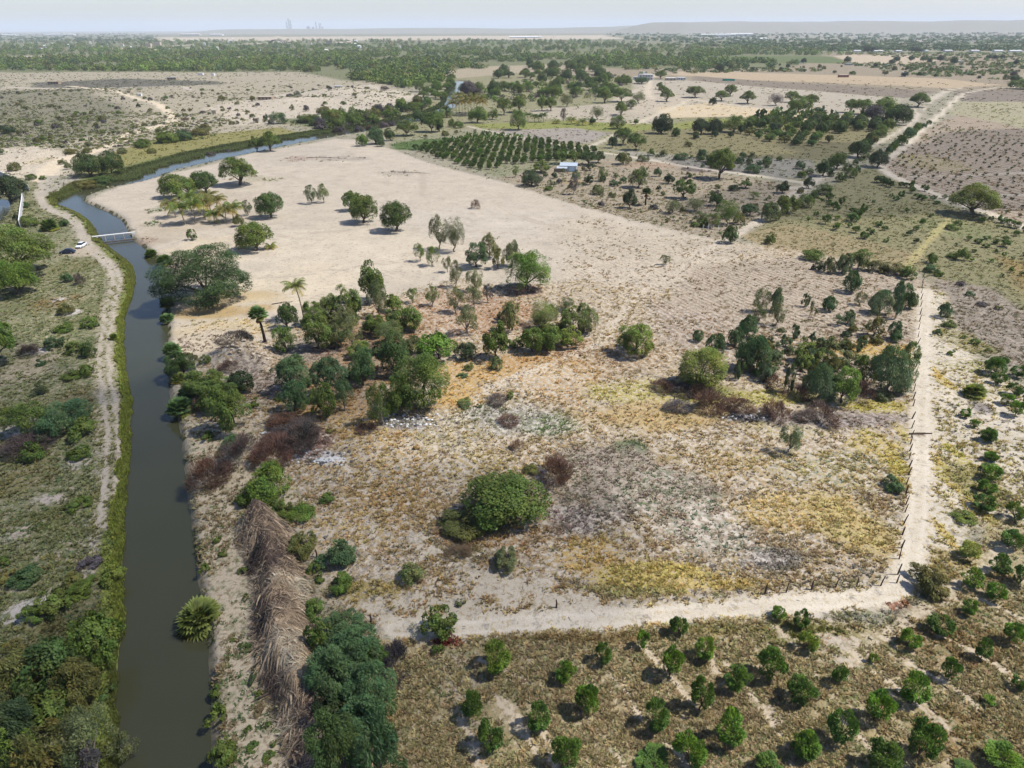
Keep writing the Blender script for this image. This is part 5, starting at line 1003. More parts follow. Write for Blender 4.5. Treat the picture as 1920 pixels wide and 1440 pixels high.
items(400, 720, 2.483, [
 ('broad', 1165, 398, 1538, 668, 'g1', 'big dense round green bush in the foreground field'), ('fbush', 1060, 590, 1300, 735, 'ol', 'dull olive skirt of scrub at the left foot of the big round bush'), ('fbush', 498, 718, 662, 852, 'tl', 'round teal feathery bush right of the frond heap'), ('fbush', 542, 875, 645, 968, 'g3', 'small bright feathery bush below the round teal one'),
 ('fbush', 352, 682, 475, 815, 'ol', 'grey-olive feathery bush against the top of the frond heap'), ('bush', 435, 810, 500, 885, 'g1'), ('bush', 868, 828, 992, 932, 'pa', 'pale green low shrub in the foreground field'), ('fbush', 1308, 752, 1412, 878, 'gy', 'small round grey-green bush below the big round bush'), ('bush', 492, 500, 565, 552, 'g1'),
 ('bush', 178, 380, 362, 542, 'g3', 'rounded glossy green bush on the bank above the frond heap'), ('bush', 108, 480, 215, 562, 'g1'), ('fbush', 238, 525, 380, 625, 'g1'), ('bush', 330, 550, 478, 642, 'g3', 'low spreading green shrub at the top end of the frond heap'), ('bush', 430, 980, 520, 1100, 'g1'), ('dead', 150, 338, 222, 392, 'go', 'orange-brown dry bush behind the glossy green bush'),
 ('dead', -110, 335, 80, 475, 'rb', 'rust-red dead bush on the canal bank, leftmost of the brush heap'), ('dead', 55, 262, 205, 400, 'pb', 'dark grey dead bush on the canal bank in the middle of the brush heap'), ('dead', 195, 235, 380, 385, 'rb', 'dark red dead bush at the right of the bank brush heap'), ('dead', 250, 148, 405, 225, 'rb'), ('dead', 350, 190, 500, 320, 'pb'),
 ('broad', 975, 1030, 1135, 1175, 'g1', 'open leafy sapling at the lower sand track'), ('bush', 1018, 1210, 1078, 1262, 'g1'), ('dead', 910, 1100, 965, 1170, 'gy'), ('bush', 1035, 1178, 1125, 1212, 'fl', 'low bush of dark red flowers below the open sapling'), ('dead', 660, 205, 760, 240, 'rb'),
 ('feath', 500, 1050, 720, 1240, 'tl', 'highest teal feathery tree of the clump right of the frond heap'), ('broad', 438, 1110, 560, 1260, 'g1', 'rounded green bush on the left of the teal clump'), ('feath', 520, 1130, 780, 1370, 'tl', 'central teal feathery tree of the clump right of the frond heap'), ('feath', 460, 1240, 690, 1480, 'tl'), ('feath', 620, 1300, 860, 1560, 'tl'),
 ('mango', 700, 1210, 812, 1310, 'mb', 'bright leafy bush poking out of the teal clump'), ('feath', 560, 1440, 760, 1620, 'tl'), ('broad', 480, 1480, 640, 1640, 'dk'), ('bush', 1125, 995, 1175, 1035, 'gy'), ('bush', 475, 870, 520, 925, 'g1'), ('bush', 1130, 85, 1200, 120, 'gy'), ('dead', 770, 1180, 930, 1400, (.03, .026, .03)),  # the near-black dead entry fills the dark ground patch
 ('bush', 175, 65, 215, 105, 'g1'), ('dead', 290, 650, 355, 720, 'pb'), ('dead', 1075, 780, 1200, 830, 'br'), ('bush', 1440, 380, 1530, 430, 'ol'), ('bush', 930, 280, 965, 305, 'go'), ('dead', 1380, 260, 1450, 310, 'br'),
])
items(0, 0, 1, [('feath', 632, 1320, 742, 1430, 'tl', 'lower teal feathery tree of the clump beside the frond heap bottom'), ('feath', 590, 1370, 690, 1490, 'g2', 'darkest feathery tree at the bottom of the teal clump'), ('feath', 680, 1380, 762, 1500, 'tl', 'lowest right teal tree of the clump at the bottom edge')])
# near mango orchard
NM = 'young mango trees in the near orchard'
items(1000, 800, 2.25, [('mango',) + r for r in [
 (575, 795, 650, 875, 'md'), (430, 862, 482, 932, 'mb'), (673, 885, 757, 978, 'my'), (258, 916, 332, 998, 'md'), (533, 938, 622, 1052, 'mb'), (88, 986, 176, 1076, 'mb'), (798, 1000, 907, 1108, 'md'), (932, 938, 1048, 1062, 'md'), (178, 1098, 272, 1208, 'mb'), (658, 1056, 752, 1192, 'md'), (-30, 1172, 72, 1282, 'md'),
 (463, 1158, 572, 1278, 'md'), (762, 1203, 888, 1342, 'mb'), (1062, 1056, 1178, 1168, 'md'), (588, 1293, 717, 1428, 'mb'), (78, 1318, 197, 1445, 'md'), (918, 1380, 1055, 1500, 'md'), (443, 1403, 502, 1450, 'md'), (998, 756, 1062, 812, 'mb'), (1083, 1290, 1200, 1400, 'md'), (1088, 770, 1150, 850, 'md')]])
items(400, 720, 2.483, [('mango', 1252, 1206, 1388, 1342, 'my', 'bright mango tree leftmost in the back row of the near orchard')])
items(740, 1290, 1, [('mango', 125, 8, 168, 55, 'md'), ('mango', 155, 62, 205, 118, 'md'), ('mango', 450, 120, 520, 170, 'md')])
items(1420, 800, 2.25, [('mango',) + r for r in [
 (172, 860, 247, 942, 'my'), (598, 848, 682, 928, 'mb'), (714, 788, 812, 872, 'md'), (306, 1002, 372, 1082, 'md'), (588, 1033, 707, 1158, 'mb'), (768, 973, 838, 1063, 'md'), (908, 888, 972, 978, 'md'), (856, 720, 917, 788, 'mb'), (1028, 822, 1102, 908, 'mb'), (956, 653, 1032, 728, 'mb'), (856, 596, 942, 678, 'my'),
 (973, 536, 1062, 618, 'md'), (843, 476, 927, 553, 'ly'), (1016, 433, 1107, 508, 'md'), (1043, 313, 1117, 392, 'g3'), (901, 278, 995, 348, 'md'), (928, 220, 1000, 280, 'mb'), (943, 158, 1022, 223, 'mb'), (953, 103, 1007, 142, 'mb'), (933, 6, 1003, 60, 'md'), (1068, 583, 1140, 665, 'md'), (1063, 1048, 1123, 1102, 'md'),
 (948, 1133, 997, 1174, 'mb'), (441, 1113, 552, 1236, 'mb'), (283, 1192, 392, 1328, 'md'), (143, 1288, 242, 1398, 'mb'), (446, 1322, 588, 1460, 'md'), (610, 1238, 748, 1395, 'md'), (948, 1328, 1088, 1438, 'mb'), (826, 1418, 910, 1470, 'md'), (468, 958, 507, 998, 'my')]])
items(1440, 520, 4, [('mango',) + r for r in [(1618, 598, 1762, 728, 'md'), (1708, 588, 1792, 652, 'md'), (1668, 708, 1768, 802, 'md'), (1808, 653, 1912, 748, 'md'), (1783, 788, 1897, 888, 'md'), (1738, 868, 1832, 952, 'mb'), (1798, 923, 1902, 1038, 'mb'), (1900, 860, 1980, 960, 'md'), (1433, 978, 1507, 1048, 'mb'), (1508, 1063, 1577, 1122, 'mb'),
 (1588, 1133, 1702, 1228, 'md'), (1622, 1308, 1712, 1372, 'mb'), (1590, 1393, 1692, 1450, 'g3')]])
items(1420, 800, 2.25, [('fbush', 648, 578, 782, 698, 'ol', 'olive feathery shrub at the corner of the sand track'), ('bush', 530, 205, 602, 268, 'tl'), ('bush', 820, 360, 920, 412, 'yg'), ('dead', 425, 250, 475, 305, 'br')])

items(960, 240, 4, [('feath', -45, 925, 265, 1215, 'g3', 'bright pale green feathery tree at the lower right end of the bare sand'), ('feath', -65, 850, 60, 1040, 'gy'), ('feath', -150, 900, -60, 1060, 'ol')])
# palms
palm('fan', 373, 1158, 3.06, .6, 'pa', 'large fan palm overhanging the canal in the foreground', cat='fan palm')
palm('fan', 340, 772, 2.62, .6, 'tl', 'largest fan palm on the right bank, above its dark reflection', cat='fan palm'); palm('fan', 352, 742, 1.88, .3, 'tl', 'smaller fan palm tucked behind the largest bank palm', cat='fan palm')
palm('fan', 325, 665, 2.12, .8, 'tl', 'fan palm at the top of the crowded right bank', cat='fan palm'); palm('fan', 337, 690, 1.88, .4, 'g1', 'middle fan palm of the crowded right bank', cat='fan palm'); palm('fan', 337, 715, 1.62, .3, 'pa', 'yellowish low fan palm on the crowded right bank', cat='fan palm')
palm('fan', 313, 572, 2.00, 1.0, 'g2', 'dark fan palm at the water edge below the huge tree'); palm('fan', 313, 598, 1.88, .6, 'tl', 'paler fan palm at the water edge below the dark one')
palm('fan', 282, 476, 2.38, .6, 'g2', 'fan palm at the water edge just below the footbridge'); palm('fan', 309, 495, 2.62, .7, 'g2', 'second fan palm down the right bank from the footbridge')
palm('fan', 215, 636, 1.12, .3, 'g1', 'little fan palm in the left bank reeds'); palm('fan', 94, 432, 3.25, .8, 'g2', 'dark fan palm in the grass right of the concrete wall')
palm('fan', 1824, 742, 2.31, .3, 'pa', 'lone fan palm right of the sand track')
palm('fan', 499, 650, 2.20, 6.2, 'tl', 'tall fan palm with a black trunk and brown hanging fronds', lean=(-.5, 0), dead=True, cat='fan palm')
palm('coco', 571, 602, 3.1, 8.2, 'pa', 'lone tall coconut palm against the bare sand', lean=(-.9, .2), cat='coconut palm')
for i, (px, py, r, t, lx) in enumerate([(347, 421, 4.4, 5.6, -.8), (330, 408, 4.0, 4.6, -1.0), (367, 419, 4.6, 6.4, .3), (385, 412, 4.3, 5.8, .5), (402, 417, 3.8, 2.6, .4), (424, 418, 4.2, 4.2, .6), (438, 413, 4.0, 4.6, .6), (410, 402, 4.2, 5.0, 0), (360, 398, 4.2, 5.5, 0), (395, 396, 4.2, 5.0, 0), (376, 402, 4.0, 3.5, 0)]):
    palm('coco', px, py, r, t, 'ol' if i % 2 else 'g1', None, lean=(lx, 0), cat='coconut palm')
palm('coco', 508, 466, 2.2, .5, 'yg', 'low young coconut palm at the foot of the bushy tree on the sand'); palm('coco', 452, 466, 2.2, 1.2, 'yg', 'young coconut palm left beside the bushy tree on the sand')
for i in range(11):
    palm('coco', 850 + i * 5.6, 216 - (i % 3) * 2.5, 5.2, 9 + (i * 7 % 5), 'ol', None, lean=(-.5 + .2 * (i % 4), 0), group='tall palms in the row at the river bend', cat='coconut palm')
palm('date', 838, 219, 6.0, 3.0, 'bw', 'silvery palm with a round crown left of the palm row'); palm('fan', 1210, 385, 2.20, 4.6, 'dk', 'palm with a dark shaggy trunk at the edge of the scrub', dead=True)
for px, py, r, t in [(1002, 228, 3.4, 4), (1010, 228, 3.4, 3.6), (1019, 228, 3.6, 4.6), (990, 226, 3.2, 4.2), (1043, 231, 3.6, 1.2), (1071, 232, 4.6, 2.6), (1092, 234, 4.4, 2.2), (1110, 232, 3.4, 1.5), (1163, 215, 4.6, 5.5)]:
    palm('coco', px, py, r, t, 'g2' if px < 1030 else 'pa', None, cat='coconut palm')
# ------------------------------------------------------------------ plants standing in rows and loose groups
def inside(P, x, y): return float(poly_sd(np.array([x]), np.array([y]), P)[0]) < 0
REST = []
def ordw(k):
    o1 = ['first', 'second', 'third', 'fourth', 'fifth', 'sixth', 'seventh', 'eighth', 'ninth', 'tenth', 'eleventh', 'twelfth', 'thirteenth', 'fourteenth', 'fifteenth', 'sixteenth', 'seventeenth', 'eighteenth', 'nineteenth']
    tens = ['twenty', 'thirty', 'forty', 'fifty', 'sixty', 'seventy', 'eighty', 'ninety']; k += 1
    if k < 20: return o1[k - 1]
    t, u = divmod(k, 10); return (tens[t - 2] + '-' + o1[u - 1]) if u else tens[t - 2][:-1] + 'ieth'
def grid_orchard(pts, du, dv, ang_pts, a, H, cols, jit, group, label, skip=.05, kind='mango', seed=1, limit=999, name=None, cat=None):
    P = PX(pts); d = Pd(*ang_pts); n = np.array([-d[1], d[0]]); rg = random.Random(seed); c = P.mean(0); out = []
    q = np.array([c + d * (i * du + rg.uniform(-jit, jit)) + n * (j * dv + rg.uniform(-jit, jit) * .7) for i in range(-60, 60) for j in range(-60, 60)]); IJ = [(i, j) for i in range(-60, 60) for j in range(-60, 60)]
    for t in np.nonzero(poly_sd(q[:, 0], q[:, 1], P) < 0)[0]:
        if rg.random() >= skip: out.append((q[t], a * rg.uniform(.75, 1.2), H * rg.uniform(.8, 1.15), rg.choice(cols), IJ[t]))
    out.sort(key=lambda t: t[0][1])
    kept = out[:limit]; rows_ = {}
    for t in kept: rows_.setdefault(t[4][1], []).append(t)
    order = sorted(rows_, key=lambda j: np.mean([t[0][0] / max(t[0][1], 1) for t in rows_[j]]))
    for ri, j in enumerate(order):
        for k, (p, aa, hh, cc, ij) in enumerate(sorted(rows_[j], key=lambda t: t[0][1])): put(kind, p[0], p[1], aa, hh, cc, f"{label}, {ordw(k)} from near in {ordw(ri)} row from left", group, name=name, cat=cat)
    REST.extend(out[limit:])
def loose(pts, n, kinds, size, seed, group=None, label=None, gap=1.2, hfac=(.8, 1.2), cols=('g1',), name=None, cat=None):
    rg = random.Random(seed); P = PX(pts); lo = np.array(pts).min(0); hi = np.array(pts).max(0); done = []; t = 0
    while len(done) < n and t < n * 60:
        t += 1; q = (rg.uniform(lo[0], hi[0]), rg.uniform(lo[1], hi[1])); p = G(*q)
        if not inside(P, *p): continue
        a = rg.uniform(*size)
        if any(math.hypot(p[0] - b[0], p[1] - b[1]) < (a + b[2]) * gap * .5 for b in done): continue
        if float(poly_sd(np.array([p[0]]), np.array([p[1]]), CANAL)[0]) < 1: continue
        done.append((p[0], p[1], a)); k = rg.choice(kinds); asp = KIND[k][4]
        put(k, p[0], p[1], a, 2 * a * asp * rg.uniform(*hfac), rg.choice(cols), label, group, name=name, cat=cat)
def along(pts, n, kinds, size, seed, cols=('g1',), jit=2.0, group=None, label=None):
    rg = random.Random(seed); L_ = smooth_line(PX(pts), 4); s = np.concatenate([[0], np.cumsum(np.hypot(*(L_[1:] - L_[:-1]).T))])
    for i in range(n):
        t = s[-1] * (i + rg.uniform(.2, .8)) / n; x = np.interp(t, s, L_[:, 0]) + rg.uniform(-jit, jit); y = np.interp(t, s, L_[:, 1]) + rg.uniform(-jit, jit)
        a = rg.uniform(*size); k = rg.choice(kinds); put(k, x, y, a, 2 * a * KIND[k][4] * rg.uniform(.8, 1.2), rg.choice(cols), label, group)

# block of young mangoes beyond the bare sand: rows run away from the viewer
grid_orchard([(775, 282), (850, 262), (905, 252), (985, 258), (1085, 274), (1130, 288), (1075, 300), (1030, 306), (960, 308), (905, 322), (850, 308)], 5.2, 4.1, ((892, 300), (906, 274)), 1.65, 2.8, ('g2', 'md', 'g2', 'g1'), .6,
             'mango trees in rows in the orchard block beyond the bare sand', 'dark mango beyond the sand', seed=3, limit=260, skip=.10, name='orchard_tree', cat='orchard tree')
grid_orchard([(770, 262), (820, 250), (870, 243), (930, 252), (900, 258), (830, 262)], 9, 9, ((900, 300), (925, 262)), 1.3, 2.2, ('g2', 'ol'), 2.0, 'sparse saplings above the orchard block', 'tiny upper sapling', skip=.35, seed=4, limit=26, name='orchard_tree', cat='orchard tree')
# big dark mango block
grid_orchard([(1395, 232), (1440, 219), (1500, 217), (1560, 222), (1640, 228), (1665, 238), (1640, 250), (1560, 252), (1470, 250), (1400, 242)], 9.5, 9.5, ((1500, 250), (1530, 222)), 4.0, 6.8, ('g2', 'dk', 'g2', 'g1'), 1.2,
             'large mango trees of the dark block', 'large dark-block mango', skip=.12, kind='round', seed=5, limit=52)
grid_orchard([(1395, 247), (1470, 252), (1545, 254), (1560, 268), (1520, 276), (1440, 266), (1405, 258)], 8, 8, ((1500, 250), (1530, 222)), 2.9, 4.4, ('g1', 'md', 'g2', 'ol'), 1.5,
             'lower front trees of the dark mango block', 'short dark-block front tree', skip=.15, kind='broad', seed=6, limit=30)
loose([(1290, 238), (1400, 240), (1400, 268), (1300, 262)], 9, ['broad', 'bush'], (1.8, 3.0), 8, cols=('g2', 'ol', 'g1', 'dk'))
along([(1670, 236), (1650, 252), (1630, 268), (1606, 284)], 14, ['fbush', 'broad'], (2.6, 3.8), 9, cols=('g1', 'g2', 'ol'), jit=2.5)
along([(1745, 232), (1715, 248), (1690, 266), (1670, 282), (1660, 292)], 16, ['fbush', 'bush'], (1.6, 2.6), 10, cols=('g1', 'tl', 'g2'), jit=1.5)
along([(1655, 285), (1620, 300), (1590, 314), (1560, 332)], 8, ['fbush'], (1.3, 2.0), 11, cols=('g1', 'tl'), jit=1.5)
# saplings in the furrowed field on the right
rows = grid_orchard([(1655, 318), (1710, 272), (1760, 232), (1860, 245), (1990, 270), (2010, 460), (1900, 412), (1870, 395), (1780, 368), (1720, 345)], 5.2, 7.0, ((1745, 239), (1920, 267)), .70, 1.05, ('dk', 'g2', 'md', 'g2', 'g1'), 1.0,
             'saplings in the furrowed field on the right', 'furrowed field sapling', skip=.38, seed=12, limit=230, name='sapling', cat='sapling')
# river woodland in the middle distance
loose([(905, 176), (1000, 160), (1110, 150), (1165, 168), (1150, 182), (1000, 184), (920, 186)], 34, ['alga', 'round', 'feath'], (5.0, 7.5), 13, cols=('g1', 'g1', 'g3', 'g2'), gap=1.1)
loose([(945, 128), (1010, 122), (1060, 130), (1150, 140), (1110, 152), (1000, 158), (930, 150)], 26, ['alga', 'round'], (6.0, 9.0), 14, cols=('g1', 'g2', 'g1'), gap=1.0)
loose([(1060, 120), (1130, 122), (1130, 134), (1060, 134)], 10, ['round'], (6.5, 9.0), 15, cols=('g2', 'g1'))
loose([(840, 232), (700, 236), (590, 242), (560, 232), (640, 218), (760, 200), (800, 188), (835, 205)], 62, ['feath', 'round', 'alga', 'bush'], (3.0, 5.2), 16, cols=('g1', 'g2', 'g1', 'ol', 'g3', 'pg'), gap=1.1)
loose([(800, 170), (850, 150), (860, 158), (830, 195), (790, 190)], 10, ['round', 'alga'], (4.5, 6.5), 17, cols=('g1', 'g3'))
loose([(860, 168), (905, 168), (910, 185), (880, 190)], 8, ['round', 'feath'], (4.5, 6.0), 18, cols=('g1', 'pg', 'g2'))
along([(590, 238), (640, 244), (700, 240), (740, 230)], 10, ['dead', 'bush'], (2.5, 3.6), 19, cols=('pb', 'rb', 'pg'), jit=4)
loose([(1080, 140), (1160, 150), (1180, 160), (1100, 165)], 14, ['round', 'alga'], (4.5, 7), 20, cols=('g1', 'g2'))
# isolated bushes of the dunes on the left
loose([(-20, 170), (300, 165), (640, 160), (760, 175), (640, 212), (420, 240), (180, 270), (60, 272), (-20, 262)], 210, ['bush', 'bush', 'bush', 'feath'], (.9, 2.4), 21, group='loose scrub bushes on the pale dunes', cols=('ol', 'gy', 'g1', 'ol', 'pg'), hfac=(.6, .9), name='scrub_bush', cat='scrub bush')
loose([(960, 350), (1100, 310), (1300, 320), (1480, 350), (1400, 420), (1330, 440), (1150, 400)], 60, ['bush', 'sparse', 'bush'], (.5, 1.4), 22, group='small scrub bushes between the shed and the farm track', cols=('gy', 'ol', 'g2', 'pg', 'dk'))
loose([(1160, 290), (1500, 300), (1530, 335), (1400, 326), (1200, 300)], 22, ['bush', 'fbush'], (1.0, 2.4), 23, group='bushes above the diagonal sand track', cols=('tl', 'g1', 'gy'))
loose([(1290, 108), (1500, 120), (1760, 128), (1900, 150), (1700, 142), (1480, 134), (1300, 132)], 40, ['round', 'bush'], (2.0, 4.0), 24, group='dark bushes dotted over the far tan fields', cols=('dk', 'g2', 'ol'))
loose([(1820, 60 + 50), (1920, 108), (1920, 122), (1500, 118)], 14, ['round'], (4, 7), 25, group='tall dark trees among the far poultry sheds', cols=('dk', 'g2'))
loose([(1420, 700), (1700, 700), (1690, 640), (1560, 600), (1440, 620)], 20, ['sparse', 'bush', 'willow'], (.4, .9), 26, group='small seedlings round the right-hand thicket', cols=('gy', 'bw', 'ol'))

loose([(575, 600), (700, 575), (780, 600), (830, 700), (760, 770), (620, 760), (540, 700)], 34, ['fbush', 'bush', 'feath'], (1.0, 1.9), 31, cols=('g1', 'g2', 'gy', 'tl', 'ol'), gap=.9)
loose([(1400, 640), (1560, 645), (1690, 660), (1680, 720), (1480, 735), (1380, 700)], 22, ['fbush', 'bush', 'willow'], (.9, 1.7), 32, cols=('gy', 'bw', 'ol', 'g1'), gap=.9)
loose([(930, 580), (1090, 575), (1110, 620), (1000, 660), (930, 650)], 10, ['fbush', 'feath'], (1.1, 1.8), 33, cols=('g1', 'ol', 'pa'), gap=.9)

# ------------------------------------------------------------------ growth nobody could count: woods, tufts, reeds, litter
def scatter_mesh(name, tv, tf, P, sx, sz, rz, C, mat, tilt=None, tvar=None):
    """many copies of template(s) as one mesh; C colours (n,3)"""
    rg = np.random.default_rng(5); T = tv if isinstance(tv, list) else [tv]; Fs = tf if isinstance(tf, list) else [tf]
    pick = rg.integers(0, len(T), len(P)); VV = []; FF = []; CC = []; o = 0
    for k in range(len(T)):
        m = pick == k
        if not m.any(): continue
        v = T[k]; n = m.sum(); c, s = np.cos(rz[m])[:, None], np.sin(rz[m])[:, None]
        X = (v[None, :, 0] * c - v[None, :, 1] * s) * sx[m][:, None]; Y = (v[None, :, 0] * s + v[None, :, 1] * c) * sx[m][:, None]; Z = v[None, :, 2] * sz[m][:, None] + np.zeros_like(X)
        W = np.stack([X + P[m][:, None, 0], Y + P[m][:, None, 1], Z + P[m][:, None, 2]], -1).reshape(-1, 3)
        f = (Fs[k][None] + (np.arange(n) * len(v))[:, None, None]).reshape(-1, Fs[k].shape[1]) + o; o += len(W)
        tint = np.ones((len(v), 3)) if tvar is None else tvar[k]
        VV.append(W); FF.append(f); CC.append((C[m][:, None, :] * tint[None]).reshape(-1, 3))
    me = mesh_np(name, np.concatenate(VV), np.concatenate(FF), [mat], col=np.concatenate(CC))
    o_ = link(bpy.data.objects.new(name, me)); tag(o_, kind='stuff'); return o_
RG = np.random.default_rng(42)
def px_points(n, x0, x1, y0, y1, power=1.0):
    """random ground points, evenly over the view so that the near ground gets more"""
    px = RG.uniform(x0, x1, n); py = y0 + (y1 - y0) * RG.random(n) ** power
    d = np.stack([(px - 960) / FOC, -(py - 720) / FOC, -np.ones(n)]); d = RN @ d; t = -CAM_H / np.minimum(d[2], -1e-3)
    return d[0] * t, d[1] * t
# grass tufts and weeds, thick where the ground is covered
def tuft(n, h, r, wd, seed):
    rg = np.random.default_rng(seed); a = rg.uniform(0, 6.28, n); rr = r * rg.uniform(.05, .6, n); d = np.stack([np.cos(a), np.sin(a), np.zeros(n)], 1)
    b = d * rr[:, None]; tip = b + d * (r * rg.uniform(.3, 1, n))[:, None] + np.array([0, 0, 1]) * (h * rg.uniform(.5, 1.1, n))[:, None]
    s = np.stack([-d[:, 1], d[:, 0], 0 * a], 1) * wd; mid = (b + tip) / 2 + np.array([0, 0, h * .12])
    v = np.stack([b - s * .5 - (0, 0, .04), b + s * .5 - (0, 0, .04), mid + s * .6, tip, mid - s * .6], 1).reshape(-1, 3)
    return v, np.arange(5 * n).reshape(-1, 5)
def tufts(name, n, yr, layer, base_h, base_r, mat, seed, cut=1.0, nb=9, power=1.0, xr=(-260, 2200)):
    x, y = px_points(n, xr[0], xr[1], yr[0], yr[1], power)
    soil, A, aA, B, aB, fa, fu = fields(x, y)
    col, al = (A, aA) if layer == 'A' else (B, aB)
    clump = fbm(x, y, 1.8, 91 + seed, 3); clump2 = fbm(x, y, 9.0, 95 + seed, 2)
    pr = np.clip(al * 1.25 + (clump - .5) * 2.4 + (clump2 - .5) * 1.2, 0, 1) * (al > .10) * cut
    pr = pr - .25 * fa * (np.sin(fu * 2 * math.pi / 1.55) > .2)
    sdw = np.full(n, 9.0); m = np.hypot(x, y) < 700; sdw[m] = np.minimum(poly_sd(x[m], y[m], CANAL), poly_sd(x[m], y[m], POND))
    ok = (RG.random(n) < pr) & (sdw > .5)
    x, y, col, al = x[ok], y[ok], col[ok], al[ok]; k = len(x); z = height(x, y); d = np.hypot(x, y)
    T = [tuft(nb, 1, 1, .30, seed * 7 + i) for i in range(4)]
    s = base_r * RG.uniform(.5, 1.5, k) * (1 + d / 260); h = base_h * RG.uniform(.5, 1.5, k) * (1 + d / 500)
    cc = col * np.array((1.27, 1.27, 1.22)) * RG.uniform(.65, 1.35, (k, 1)) * (1 + RG.uniform(-.1, .1, (k, 3)))
    print(name, k)
    return scatter_mesh(name, [t[0] for t in T], [t[1] for t in T], np.stack([x, y, z], 1), s, h, RG.uniform(0, 6.28, k), cc, mat)
tufts('dry_grass', 150000, (380, 1500), 'A', .22, .24, LEAFV, 1, cut=.9)
tufts('low_weeds', 74000, (420, 1500), 'B', .14, .18, LEAFV, 2, cut=.8)
tufts('field_weeds', 52000, (150, 420), 'A', .30, .42, LEAFV, 3, cut=.55, nb=6)
# reeds: bright strip on the left bank, tall dark band in the upper reach
def reeds():
    X = []; Y = []; H = []; C = []
    seg = smooth_line(CL, 3); s = np.concatenate([[0], np.cumsum(np.hypot(*(seg[1:] - seg[:-1]).T))])
    def strip(t0, t1, n, o0, o1, h0, h1, c):
        t = RG.uniform(t0, t1, n) ; px = np.interp(t, s, seg[:, 0]); py = np.interp(t, s, seg[:, 1])
        dx = np.interp(t + .5, s, seg[:, 0]) - px; dy = np.interp(t + .5, s, seg[:, 1]) - py; l = np.hypot(dx, dy) + 1e-6
        nx, ny = -dy / l, dx / l; o = RG.uniform(o0, o1, n) * (.45 + .9 * vnoise(t / 4.0, t * 0, 4)) + .5 * (vnoise(t / 1.7, t * 0, 5) - .5)
        X.append(px + nx * o); Y.append(py + ny * o); H.append(RG.uniform(h0, h1, n)); C.append(np.array(c) * RG.uniform(.6, 1.4, (n, 1)) * (1 + RG.uniform(-.15, .15, (n, 3))))
    i_b = [i for i, p in enumerate(canal_left) if p == (158, 350)][0]; tb = s[i_b * 3]; i_r = [i for i, p in enumerate(canal_left) if p == (106, 376)][0]; tr = s[i_r * 3]
    i_e = [i for i, p in enumerate(canal_left) if p == (640, 243)][0]; te = s[i_e * 3]; i_n = [i for i, p in enumerate(canal_left) if p == (230, 1180)][0]; tn = s[i_n * 3]
    strip(tn, tr * .62, 15000, -.15, 1.0, .3, .7, (.25, .28, .06)); strip(tr * .55, tr, 9000, -.2, 2.0, .35, .8, (.21, .22, .06))
    strip(0, tn, 4000, -.1, .7, .25, .5, (.16, .18, .05)); strip(tr, tb, 7000, -1.5, 3.5, .5, 1.2, (.15, .17, .05))
    strip(tb, te, 32000, -9.0, 2.4, .6, 1.3, (.13, .155, .055))
    strip(te, s[-1] * .93, 5000, -2, 2.0, .8, 1.6, (.09, .12, .04))
    seg2 = smooth_line(CR, 3); s2 = np.concatenate([[0], np.cumsum(np.hypot(*(seg2[1:] - seg2[:-1]).T))])
    n = 9000; t = RG.uniform(0, s2[-1] * .5, n); k = vnoise(t / 2.5, t * 0, 8) > .55; t = t[k]; n = len(t); px = np.interp(t, s2, seg2[:, 0]); py = np.interp(t, s2, seg2[:, 1])
    dx = np.interp(t + .5, s2, seg2[:, 0]) - px; dy = np.interp(t + .5, s2, seg2[:, 1]) - py; l = np.hypot(dx, dy) + 1e-6; o = RG.uniform(0, .8, n)
    X.append(px + dy / l * o); Y.append(py - dx / l * o); H.append(RG.uniform(.12, .35, n)); C.append(np.array((.09, .11, .035)) * RG.uniform(.6, 1.4, (n, 1)))
    X, Y, H, C = np.concatenate(X), np.concatenate(Y), np.concatenate(H), np.concatenate(C); Z = np.maximum(height(X, Y), WZ - .1)
    T = [tuft(5, 1, .35, .13, 50 + i) for i in range(4)]
    scatter_mesh('reeds', [t[0] for t in T], [t[1] for t in T], np.stack([X, Y, Z], 1), H * .9 + .12, H, RG.uniform(0, 6.28, len(X)), C, LEAFV)
reeds()
# woods beyond the river, individually countable near edge comes from the groups above
def blob_tree(seed, n=64, l=.34):
    rg = np.random.default_rng(seed); d = unit(rg.normal(size=(n, 3)) + (0, 0, .35)); lump = 1 + .25 * np.sin(d[:, 0] * 4 + seed) * np.cos(d[:, 1] * 4)
    P = d * (.62 + .38 * rg.random((n, 1)) ** .5) * lump[:, None]; P[:, 2] = np.maximum(P[:, 2] * .8, -.5); U = unit(rg.normal(size=(n, 3)) + d * .3); W = unit(np.cross(U, d + rg.normal(size=(n, 3)) * .5))
    v, f = leaf_quads(P + (0, 0, .75), U, W, l * 1.35 * rg.uniform(.7, 1.3, n), l * rg.uniform(.7, 1.3, n)); t = np.repeat(rg.uniform(.7, 1.3, n), 4)[:, None] * np.ones((1, 3)); return v, f, t
BT = [blob_tree(i) for i in range(5)]; BS = [blob_tree(10 + i, 22, .6) for i in range(4)]
CLEAR = [(60, 106, 62, 6), (125, 108, 30, 4), (285, 88.5, 32, 4.5), (332, 91, 14, 2.5), (160, 108, 14, 3), (518, 81, 26, 3), (445, 109, 22, 2.5), (612, 84, 10, 2), (640, 84, 16, 1.5), (700, 95, 12, 1.5), (1260, 108, 40, 2), (1010, 121, 60, 3), (840, 120, 20, 2), (200, 127, 60, 3), (90, 95, 40, 1.5), (380, 97, 30, 1.5), (560, 92, 34, 1.5), (780, 84, 60, 1.5), (930, 88, 50, 1.5), (600, 118, 30, 1.6), (720, 128, 26, 2), (1080, 96, 50, 1.6), (1200, 92, 40, 1.5), (30, 84, 60, 1.2), (470, 86, 40, 1.2), (350, 120, 36, 2)]
